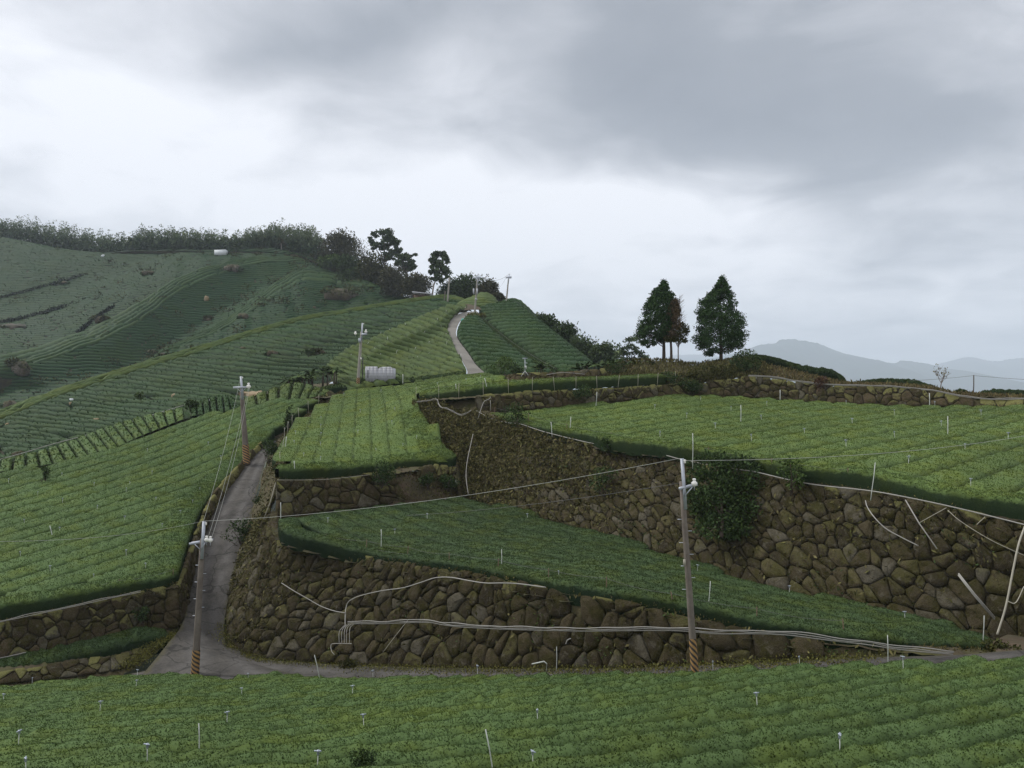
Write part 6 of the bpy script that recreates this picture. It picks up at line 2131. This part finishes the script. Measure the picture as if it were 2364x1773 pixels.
p9, t9_ = pole('thin dark pole close behind the transformer can pole', (836.5, 886), 86.5, (837.5, 824), 824, (2.6, 2.2), None, None, mat='dark', steel=False, braces=False)


def wire(name, label, a, b, sag, r, mat='wire', cat='power line', group=None, n=24):
    t = np.linspace(0, 1, n)[:, None]
    c = np.asarray(a) * (1 - t) + np.asarray(b) * t
    c[:, 2] -= sag * 4 * (t * (1 - t))[:, 0]
    V, F, at = tube(c, r, 4)
    o = add(name, V, F, M[mat])
    tag(o, label, cat, group)
    return o


wire('power_line', 'overhead wire spanning between the junction pole and front wall pole tops', t2, t1, 0.35, 0.008)
wire('power_line', 'overhead wire from the front wall pole across the slanting row field', t1 + (0.05, 0, -0.08), P(2420, 996, 40), 0.35, 0.009)
wire('power_line', 'overhead wire from the junction pole over the diagonal tea rows', t2, P(-60, 1250, 24), 0.25, 0.0065)
wire('power_line', 'topmost of the three wires climbing from the junction pole', t2, t3_, 0.5, 0.0075, group='wires climbing the steep road')
wire('power_line', 'wire from the inner insulator of the junction pole up the steep road', P(481, 1239, 35.2), P(574, 889, 59.4), 0.5, 0.0075, group='wires climbing the steep road')
wire('power_line', 'wire from the outer insulator of the junction pole up the steep road', P(489.5, 1239, 35.2), P(577, 889, 59.4), 0.7, 0.0075, group='wires climbing the steep road')
wire('power_line', 'upper wire sagging between the two crest poles', t5_, t6_, 1.4, 0.022, 'wire_dark')
wire('power_line', 'lower wire sagging between the two crest poles', P(1110, 641, 152.5), P(1168, 641, 168), 2.6, 0.022, 'wire_dark')
wire('power_line', 'long slack wire along the dark gully hedge of the tea hill', P(1116, 734, 146), P(1285, 852, 92), 0.6, 0.014, 'wire_dark')
wire('power_line', 'faint lower wire crossing the boulder walls behind the front pole', P(940, 1190, 38), P(1570, 1115, 26.2), 0.15, 0.007, 'wire_dark')

# ------------------------------------------------------------------ pipes
def pipe(label, pts, r, mat='pvc', sm=True, strands=1, name='water_pipe', cat='water pipe', lift=0.0):
    parts = []
    for s in range(strands):
        q = PL(pts) + (0, -0.02 * s, 0.06 * s + lift)
        c = smooth_curve(q, max(12, len(pts) * 8)) if sm else q
        if s:
            c = c + np.stack([np.zeros(len(c)), np.zeros(len(c)), 0.03 * wob(len(c), 1.0, np.random.default_rng(s), 3, (6, 25))], 1)
        parts.append(tube(c, r * 0.66, 6))
    if strands == 1:
        o = add(name, parts[0][0], parts[0][1], M[mat])
        tag(o, label, cat)
        return o
    root = empty(name, parts[0][0].mean(0), label, cat)
    for V, F, at in parts:
        add('pipe_strand', V, F, M[mat], root)
    return root


pipe('long white hose along the top edge of the high dark boulder wall', [(1085, 948, 57), (1097, 947, 56.9), (1134, 966, 55.4), (1173, 976, 54), (1202, 979, 52.9), (1257, 997, 50.9), (1360, 1022, 47.7), (1402, 1027, 46.3), (1511, 1045, 43.1), (1591, 1065, 40.7), (1700, 1083, 38.2), (1742, 1089, 37.3), (1862, 1116, 34.9), (2000, 1132, 32.6), (2083, 1146, 31.3), (2206, 1172, 29.8), (2364, 1211, 28.1), (2450, 1233, 27.2)], 0.038)
pipe('thin white hose pair looping over the overgrown wall end', [(962, 929, 59.8), (985, 926, 59.4), (1008, 923, 59.2), (1012, 932, 58.8), (1018, 941, 58.4), (1032, 944, 58.0), (1050, 953, 57.6), (1065, 959, 57.2), (1078, 954, 57), (1086, 949, 56.8)], 0.03, strands=2)
pipe('bent white pipe coming off the lichen wall to the hose junction', [(1132, 916, 57.2), (1131, 920, 57), (1118, 926, 56.8), (1114, 934, 56.6), (1108, 952, 56.2), (1103, 968, 55.8)], 0.03, sm=False)
pipe('slim vertical white pipe beside the lichen wall pipe bend', [(1132, 924, 57.0), (1133, 948, 56.8)], 0.025, sm=False)
pipe('curved white pipe hanging down the overgrown wall to the wedge field', [(1092, 1002, 54.6), (1087, 1025, 53.6), (1081, 1052, 52.6), (1077, 1078, 51.6), (1076, 1100, 50.8), (1078, 1120, 50.2), (1081, 1140, 49.8)], 0.034)
pipe('main bundle of pale pipes running along the middle of the front wall', [(803, 1441, 36.6), (830, 1440, 36), (875, 1440, 35.2), (930, 1438, 34.4), (990, 1437, 33.4), (1020, 1442, 32.9), (1060, 1447, 32.2), (1150, 1452, 31), (1250, 1455, 29.7), (1350, 1457, 28.6), (1450, 1456, 27.6), (1560, 1456, 26.7), (1650, 1463, 26.1), (1740, 1463, 25.7), (1815, 1466, 25.4), (1880, 1474, 25.2), (1945, 1482, 25.0), (2000, 1488, 24.9), (2080, 1500, 24.8), (2200, 1511, 24.8)], 0.027, strands=3)
pipe('single pale pipe arching over the upper boulders of the front wall', [(797, 1452, 36.4), (797, 1425, 36.8), (799, 1402, 37.2), (806, 1388, 37.2), (830, 1376, 36.8), (880, 1364, 36.0), (930, 1357, 35.0), (970, 1345, 34.5), (1005, 1334, 34.2), (1040, 1333, 33.6), (1080, 1340, 32.8), (1120, 1346, 32.2), (1160, 1346, 31.7), (1200, 1348, 31.4), (1260, 1356, 30.6)], 0.034)
pipe('sagging pale pipe joining the arch pipe from the weedy wall corner', [(650, 1346, 39.6), (680, 1365, 38.9), (710, 1382, 38.4), (740, 1399, 37.9), (770, 1410, 37.4), (797, 1415, 36.9)], 0.030)
for i, (u0, u1) in enumerate(((790, 783), (793, 789), (797, 795), (802, 800), (808, 807))):
    pipe(['outermost', 'second', 'middle', 'fourth', 'innermost'][i] + ' of the five drop pipes fanning into the valve rail on the front wall', [(u0 + 8, 1442, 36.5), (u0 + 1, 1448, 36.4), (u1, 1460, 36.2), (u1, 1484, 36.0)], 0.022)
pipe('bottom valve rail pipe at the foot of the front wall', [(812, 1486, 35.8), (770, 1486, 36.2), (764, 1492, 36.2), (766, 1504, 36.0), (772, 1511, 35.9)], 0.026)
pipe('straight pale pipe down the bank at the corner of the wedge field', [(638, 1110, 44.2), (624, 1160, 44.2), (606, 1206, 44.4)], 0.05, 'pvc_old', False)
pipe('upper broken length of pale pipe on the weedy road corner', [(575, 1292, 44.9), (562, 1325, 43.9)], 0.035, sm=False)
pipe('lower broken length of pale pipe on the weedy road corner', [(551, 1352, 43.2), (534, 1404, 42.1)], 0.035, sm=False)
pipe('thin pale pipe along the top of the short mossy wall', [(640, 1108, 43.7), (700, 1108, 44.6), (760, 1106, 45.6), (853, 1096, 47.2)], 0.022, 'pvc_old')
pipe('white pipe pair along the top of the long roadside wall', [(-160, 1470, 34.2), (0, 1436, 36.1), (108, 1413, 37.3), (180, 1398, 38.1), (260, 1380, 39.1), (325, 1367, 39.9)], 0.026, strands=2)
pipe('white pipe lying at the end of the dark hedge strip', [(-100, 1535, 34.6), (0, 1519, 35.7), (60, 1506, 36.3)], 0.03)
pipe('long white hose draped over the low wall behind the slanting row field', [(1728, 868, 66), (1784, 871, 65.6), (1838, 880, 65), (1884, 886, 64.4), (1953, 890, 63.4), (2050, 892, 62), (2120, 899, 61), (2157, 902, 60.2), (2208, 913, 59.4), (2284, 922, 58.1), (2364, 921, 56.6), (2440, 919, 55)], 0.05, strands=2)
pipe('long pale rail pipe across the valley side above the block beds', [(-60, 1080, 62.5), (0, 1064, 64), (60, 1047, 66), (120, 1029, 67.5), (220, 1002, 71), (300, 978, 74), (360, 958, 77), (425, 938, 80)], 0.05, 'pvc', name='rail_pipe', cat='rail', lift=0.12)
pipe('short bent pipe hanging from the high wall top hose', [(1998, 1156, 31.4), (2003, 1172, 31), (2020, 1196, 30.5), (2045, 1220, 30.1), (2080, 1240, 29.7), (2120, 1260, 29.3)], 0.032)
pipe('straight pipe slanting down the high wall beside the bent one', [(2090, 1154, 30.4), (2122, 1208, 29.6), (2163, 1267, 28.8)], 0.034, sm=False)
pipe('thin brown cane across the slanting wall pipe', [(2122, 1207, 29.5), (2185, 1172, 29.4)], 0.018, 'pvc_old', False)
pipe('long thin cane sloping over the upper high wall', [(2188, 1178, 29.2), (2220, 1205, 28.8), (2290, 1248, 28.2), (2364, 1282, 27.7)], 0.02, 'pvc_old')
pipe('short diagonal cane stub on the high wall', [(2255, 1211, 28.7), (2274, 1193, 28.8)], 0.018, 'pvc_old', False)
pipe('double pipe length leaning at the foot of the high wall', [(2212, 1327, 28.3), (2250, 1376, 27.9), (2296, 1430, 27.6)], 0.04, sm=False, strands=2)
pipe('tall leaning pale pipe at the end of the wedge field', [(2302, 1465, 26.9), (2322, 1400, 27.1), (2340, 1310, 27.3), (2352, 1255, 27.5), (2366, 1215, 27.9)], 0.05, 'pvc_old')
pipe('side hook pipe beside the tall leaning pipe', [(2326, 1388, 26.9), (2345, 1391, 26.8), (2364, 1354, 27)], 0.025, 'pvc_old')
pipe('white curved pipe scrap on the lower boulders of the front wall', [(1306, 1487, 28.9), (1310, 1478, 28.9), (1318, 1474, 28.9)], 0.03)
pipe('pale bamboo cane leaning on the front wall', [(884, 1506, 34.8), (915, 1465, 35.0), (948, 1424, 35.2)], 0.02, 'pvc_old', False)
pipe('white elbow pipe sticking out of the tea rows before the wall', [(1262, 1549, 26.6), (1262, 1532, 26.6), (1256, 1527, 26.6), (1228, 1533, 26.8)], 0.035, 'white_plastic', False)
pipe('white hose on the rubble wall behind the top hedge', [(1262, 865, 70.2), (1300, 860, 70.2), (1350, 864, 70.2)], 0.04)
pipe('pale handrail curving up the scar beside the hill path', [(1044, 732, 140.5), (1058, 724, 147), (1068, 717, 151), (1076, 708, 154)], 0.06, 'pvc_old', name='handrail', cat='handrail')

# ------------------------------------------------------------------ sprinklers, stakes, fence posts


def make_sprinkler(base, h, label, group):
    root = empty('sprinkler', base, label, 'sprinkler', group)
    s = h / 0.36
    V, F, at = tube([np.array(base) - (0, 0, 0.25), np.array(base) + (0, 0, h * 0.72)], 0.010 * s, 6)
    add('riser', V, F, M['white_plastic'], root)
    V, F, at = merge([lathe(np.array(base) + (0, 0, h * 0.72), [(0.02 * s, 0), (0.032 * s, 0.02 * s), (0.028 * s, 0.08 * s), (0.04 * s, 0.09 * s), (0.035 * s, 0.115 * s), (0.001, 0.12 * s)], 8),
                      box(np.array(base) + (0.045 * s, 0, h * 0.72 + 0.095 * s), 0.10 * s, 0.025 * s, 0.025 * s), box(np.array(base) + (-0.05 * s, 0.01, h * 0.72 + 0.10 * s), 0.05 * s, 0.02 * s, 0.035 * s)])
    add('spray_head', V, F, M['head_grey'], root)
    return root


def dup(root, loc, ang, sc, label=None, lean=0.0):
    r = root.copy()
    COL.objects.link(r)
    r.location = tuple(loc)
    r.rotation_euler = (lean, lean * 0.6, ang)
    r.scale = (sc, sc, sc)
    if label:
        r['label'] = label
    for ch in list(root.children):
        c = ch.copy()
        COL.objects.link(c)
        c.parent = r
    return r


def sprinklers(pts, surf, label, group, seed, hpx=None, h=0.4, hi=140):
    r = np.random.default_rng(seed)
    proto = None
    for i, (u, v) in enumerate(sorted(pts)):
        b = surf.hit(u, v, hi=hi)
        b[2] -= 0.05
        lb = label % ORD[i]
        if proto is None:
            proto = make_sprinkler(b, h, lb, group)
        else:
            dup(proto, b, r.uniform(0, 6.28), r.uniform(0.85, 1.15), lb, lean=r.normal(0, 0.05))


SP1 = [(8, 1617), (43, 1712), (60, 1776), (231, 1637), (314, 1583), (317, 1558), (524, 1664), (340, 1746), (733, 1762), (558, 1602), (573, 1566), (74, 1575), (814, 1600), (861, 1560), (840, 1672), (1102, 1552), (1241, 1660), (1230, 1760),
       (1646, 1540), (1846, 1530), (2085, 1536), (1748, 1624), (1939, 1727)]
sprinklers(SP1, S1, 'grey headed sprinkler, %s from the left in the curving rows below the road', 'sprinklers in the field below the road', 901, h=0.27)
c3 = lambda x, y: (1400 + x * 964 / 2212, 573 + y * 964 / 2212)
SP4 = [c3(*p) for p in ((257, 850), (425, 893), (577, 953), (283, 1000), (768, 1018), (820, 910), (1050, 980), (1302, 928), (1525, 878), (1775, 938), (1985, 882), (1600, 1138), (1900, 1062), (2128, 1008), (1270, 1048), (1527, 998), (1930, 1252), (500, 806), (660, 856), (850, 830), (1270, 825), (1740, 832))]
sprinklers(SP4, S4, 'white sprinkler, %s from the left in the slanting rows above the tall wall', 'sprinklers in the slanting row field', 902, h=0.34)
SP2 = [(986, 1196), (1822, 1366), (1610, 1316), (2089, 1428), (1290, 1330), (757, 1205), (912, 1232), (1218, 1196)]
sprinklers(SP2, S2, 'small white sprinkler, %s from the left in the wedge shaped tea field', 'sprinklers in the wedge shaped field', 903, h=0.27)
c4 = lambda x, y: (x * 800 / 2212, 973 + y * 800 / 2212)
SP6 = [c4(*p) for p in ((155, 648), (380, 700), (620, 560), (805, 445), (995, 505), (1230, 520), (1035, 676), (400, 516), (395, 345), (320, 950), (130, 858), (930, 932), (600, 998), (795, 628), (805, 850), (1150, 588), (970, 334), (830, 405), (600, 410), (1275, 440), (55, 388), (240, 466), (1410, 240), (1330, 150), (940, 190))]
sprinklers(SP6, S6, 'white sprinkler, %s from the left in the diagonal rows beside the road', 'sprinklers in the diagonal row field', 904, h=0.28)
SP3 = [(740, 986), (741, 967), (682, 1002), (741, 1005), (679, 1024), (740, 1029), (701, 1053), (740, 1062), (794, 913), (826, 1000), (868, 1042), (905, 978), (912, 948), (962, 1012), (832, 952), (930, 1030), (1010, 888), (1076, 880), (1110, 872), (880, 905)]
sprinklers(SP3, S3, 'white sprinkler, %s from the left in the bright uphill field', 'sprinklers in the bright uphill field', 905, h=0.25)


def stake(label, u0, v0, u1, v1, d, r, mat='white_plastic', group=None, name='stake', cat='stake'):
    a, b = P(u0, v0, d), P(u1, v1, d)
    V, F, at = tube([a - (b - a) * 0.3, a, (a + b) / 2 + ((b - a)[2] * 0.01, 0, 0), b], r, 6)
    o = add(name, V, F, M[mat])
    tag(o, label, cat, group)
    return o


def dep(surf, u, v):
    return surf.hit(u, v)[1]


STK = [('tall white stake among the curving rows with a joint halfway', 460, 1726, 459, 1670, S1), ('leaning grey stick with a knot in the rows closest to the camera', 1136, 1767, 1121, 1684, S1), ('thin white stake before the front wall near the elbow pipe', 1285, 1541, 1285, 1493, S1),
       ('leaning white stake at the road edge before the wall corner', 737, 1562, 726, 1512, S1), ('white post standing before the shallow end of the front wall', 2050, 1524, 2049, 1466, S1),
       ('white stake leaning at the centre edge of the wedge field', 1636, 1392, 1640, 1342, S2), ('white stake behind the front hedge of the wedge field', 880, 1260, 880, 1222, S2), ('thin white stake midway along the wedge field', 1158, 1306, 1158, 1268, S2),
       ('white stake at the wedge field corner under the short wall', 648, 1192, 648, 1160, S2), ('white stake at the tip of the wedge field', 2270, 1470, 2272, 1421, S2),
       ('tall pale stake at the far side of the slanting rows', *c3(712, 910), *c3(712, 830), S4), ('tall pale stake in the slanting rows near the low wall', *c3(1808, 980), *c3(1808, 890), S4), ('thin stake beside the bush at the hose', *c3(457, 1125), *c3(457, 980), S4),
       ('white stake leaning over the front hedge of the slanting rows', *c3(1405, 1290), *c3(1424, 1135), S4), ('pale stake against the low wall near the reddish bush', *c3(920, 795), *c3(920, 750), S4), ('pale stake against the low wall below the sapling', *c3(1712, 828), *c3(1711, 768), S4),
       ('pale stake before the lichen wall beside the round bush', 1376, 934, 1378, 905, S4), ('short pale stake beyond the slanting rows tip', 1316, 988, 1318, 962, S4), ('white topped stake in the front hedge of the slanting rows', 1274, 1000, 1272, 974, S4),
       ('white stake in the upper arm of the bright field', 1123, 891, 1119, 873, S3), ('thin white stake near the upper arm hedge', 1053, 897, 1052, 886, S3), ('white stake right of the metal sheet shed', 930, 882, 930, 864, S3), ('white stake at the corner of the bright field and road', 680, 1080, 679, 1064, S3),
       ('greenish white stake on the roadside edge of the bright field', 659, 1030, 661, 1008, S3), ('tall thin stake among the diagonal rows near the overhead wire', *c4(332, 722), *c4(318, 665), S6)]
for lb, u0, v0, u1, v1, sf in STK:
    d = dep(sf, u0, v0)
    stake(lb, u0, v0, u1, v1, d - 0.05, max(0.012, 0.00048 * d))

# fence posts with wires along hedge fronts
def fence(label, pts, h, gap_, mat, seed, nw=2, group=None, r=0.016):
    rng = np.random.default_rng(seed)
    C = smooth_curve(PL(pts), 300)
    Ln = np.linalg.norm(np.diff(C, axis=0), axis=1).sum()
    n = max(2, int(Ln / gap_))
    c = resample(C, n + 1)
    root = empty('wire_fence', c[0], label, 'wire fence')
    tops = []
    for p in c:
        lean = rng.normal(0, 0.06, 3) * (1, 0.5, 0)
        b = p + (0, 0, h) + lean
        V, F, at = tube([p - (0, 0, 0.2), b], r, 5)
        add('post', V, F, M[mat], root)
        tops.append((p, b))
    for w in range(nw):
        f = (w + 1) / (nw + 0.2)
        q = np.array([a * (1 - f) + b * f for a, b in tops])
        cc = []
        for i in range(len(q) - 1):
            t = np.linspace(0, 1, 6, endpoint=False)[:, None]
            s = q[i] * (1 - t) + q[i + 1] * t
            s[:, 2] -= rng.uniform(0.03, 0.10) * 4 * (t * (1 - t))[:, 0]
            cc.append(s)
        V, F, at = tube(np.vstack(cc + [q[-1:]]), 0.006, 3, False)
        add('fence_wire', V, F, M['wire_dark'], root)
    return root


fence('wire fence on the front wall top before the wedge field hedge', [(665, 1258, 41.6), (763, 1268, 40), (883, 1286, 37.9), (1002, 1308, 35.7), (1127, 1325, 33.7), (1250, 1351, 31.8), (1390, 1374, 29.8), (1580, 1418, 27.9), (1790, 1458, 26.9), (1950, 1480, 26.3)], 0.72, 2.6, 'rust', 911)
fence('wire fence on the high wall top before the slanting rows hedge', [(1140, 966, 55.9), (1202, 978, 53.5), (1360, 1021, 48.3), (1540, 1052, 42.9), (1700, 1082, 38.8), (1862, 1114, 35.6), (1960, 1126, 33.9)], 0.85, 3.6, 'rust', 912)
fence('wire fence along the hedge of the diagonal rows above the roadside wall', [(-160, 1462, 35), (0, 1430, 36.9), (108, 1408, 38.1), (217, 1384, 39.4), (325, 1362, 40.6), (400, 1346, 41.5)], 0.75, 2.4, 'rust', 913)
fence('row of thin stakes with wire before the top terrace hedge', [(960, 921, 60.3), (1030, 916, 59.2), (1098, 911, 57.8), (1240, 899, 59.7), (1340, 897, 61.7), (1473, 890, 64.3), (1560, 883, 66.2)], 0.95, 1.9, 'pvc_old', 914, 1)
fence('slack wire fence with leaning posts along the roadside edge of the bright field', [(648, 1078, 47), (655, 1022, 53), (668, 992, 59), (693, 964, 64.5), (735, 932, 71)], 0.9, 3.2, 'pvc_old', 915, 1)
stake('thin dark post standing on the low wall against the mountain', 2247, 912, 2248, 866, 62.5, 0.04, 'bark', name='post', cat='post')
wire('fence_wire', 'single slack wire running past the thin dark post', P(2100, 879, 66), P(2248, 867, 62.5), 0.05, 0.012, 'wire_dark', 'fence wire')
wire('fence_wire', 'slack wire leaving the thin dark post towards the picture edge', P(2248, 867, 62.5), P(2480, 882, 58), 0.05, 0.012, 'wire_dark', 'fence wire')
# little white sprinklers and stakes seen on the tea hill left of the path
r_ = np.random.default_rng(920)
g0 = None
hill_st = [(876, 773), (846, 800), (902, 770), (936, 757), (868, 815), (975, 772), (1019, 760), (1010, 745), (1030, 725), (879, 828), (912, 820), (950, 792), (967, 833), (985, 826), (915, 850), (988, 800), (810, 832), (1047, 850), (1063, 830), (955, 812), (1030, 800), (896, 790)]
for i, (u, v) in enumerate(sorted(hill_st)):
    g = ground_point(u, v, [hill1[:, 12:]])
    if g0 is None:
        V, F, at = tube([g, g + (0, 0, 0.75)], 0.022, 5)
        g0 = add('stake', V, F, M['white_plastic'], origin=g)
        tag(g0, 'short pale stake, first from the left on the slope beside the hill path', 'stake', 'stakes on the slope beside the hill path')
    else:
        o = g0.copy()
        COL.objects.link(o)
        o.location = tuple(g)
        o['label'] = 'short pale stake, %s from the left on the slope beside the hill path' % ORD[i]
        o.rotation_euler = (r_.normal(0, 0.12), r_.normal(0, 0.3), 0)

# ------------------------------------------------------------------ haze: one closed box of even air
hx = [(-11000, 11000), (-60, 14000), (-140, 330)]
# its bottom lies below the lowest ground
lowest = min(float(gz[(gy < 16000) & (np.abs(gx) < 14000)].min()), -140)
hx[2] = (lowest - 1.0, 900)
V, F, at = box(((hx[0][0] + hx[0][1]) / 2, (hx[1][0] + hx[1][1]) / 2, (hx[2][0] + hx[2][1]) / 2), hx[0][1] - hx[0][0], hx[1][1] - hx[1][0], hx[2][1] - hx[2][0])
hm = bpy.data.materials.new('haze')
hm.use_nodes = True
ht = hm.node_tree
ht.nodes.clear()
ho = ht.nodes.new('ShaderNodeOutputMaterial')
hv = ht.nodes.new('ShaderNodeVolumePrincipled')
hv.inputs['Color'].default_value = (0.80, 0.89, 1.0, 1)
hv.inputs['Density'].default_value = 0.00019
hv.inputs['Anisotropy'].default_value = 0.0
ht.links.new(hv.outputs[0], ho.inputs['Volume'])
hz = add('haze', V, F, hm, smooth=False, kind='stuff')
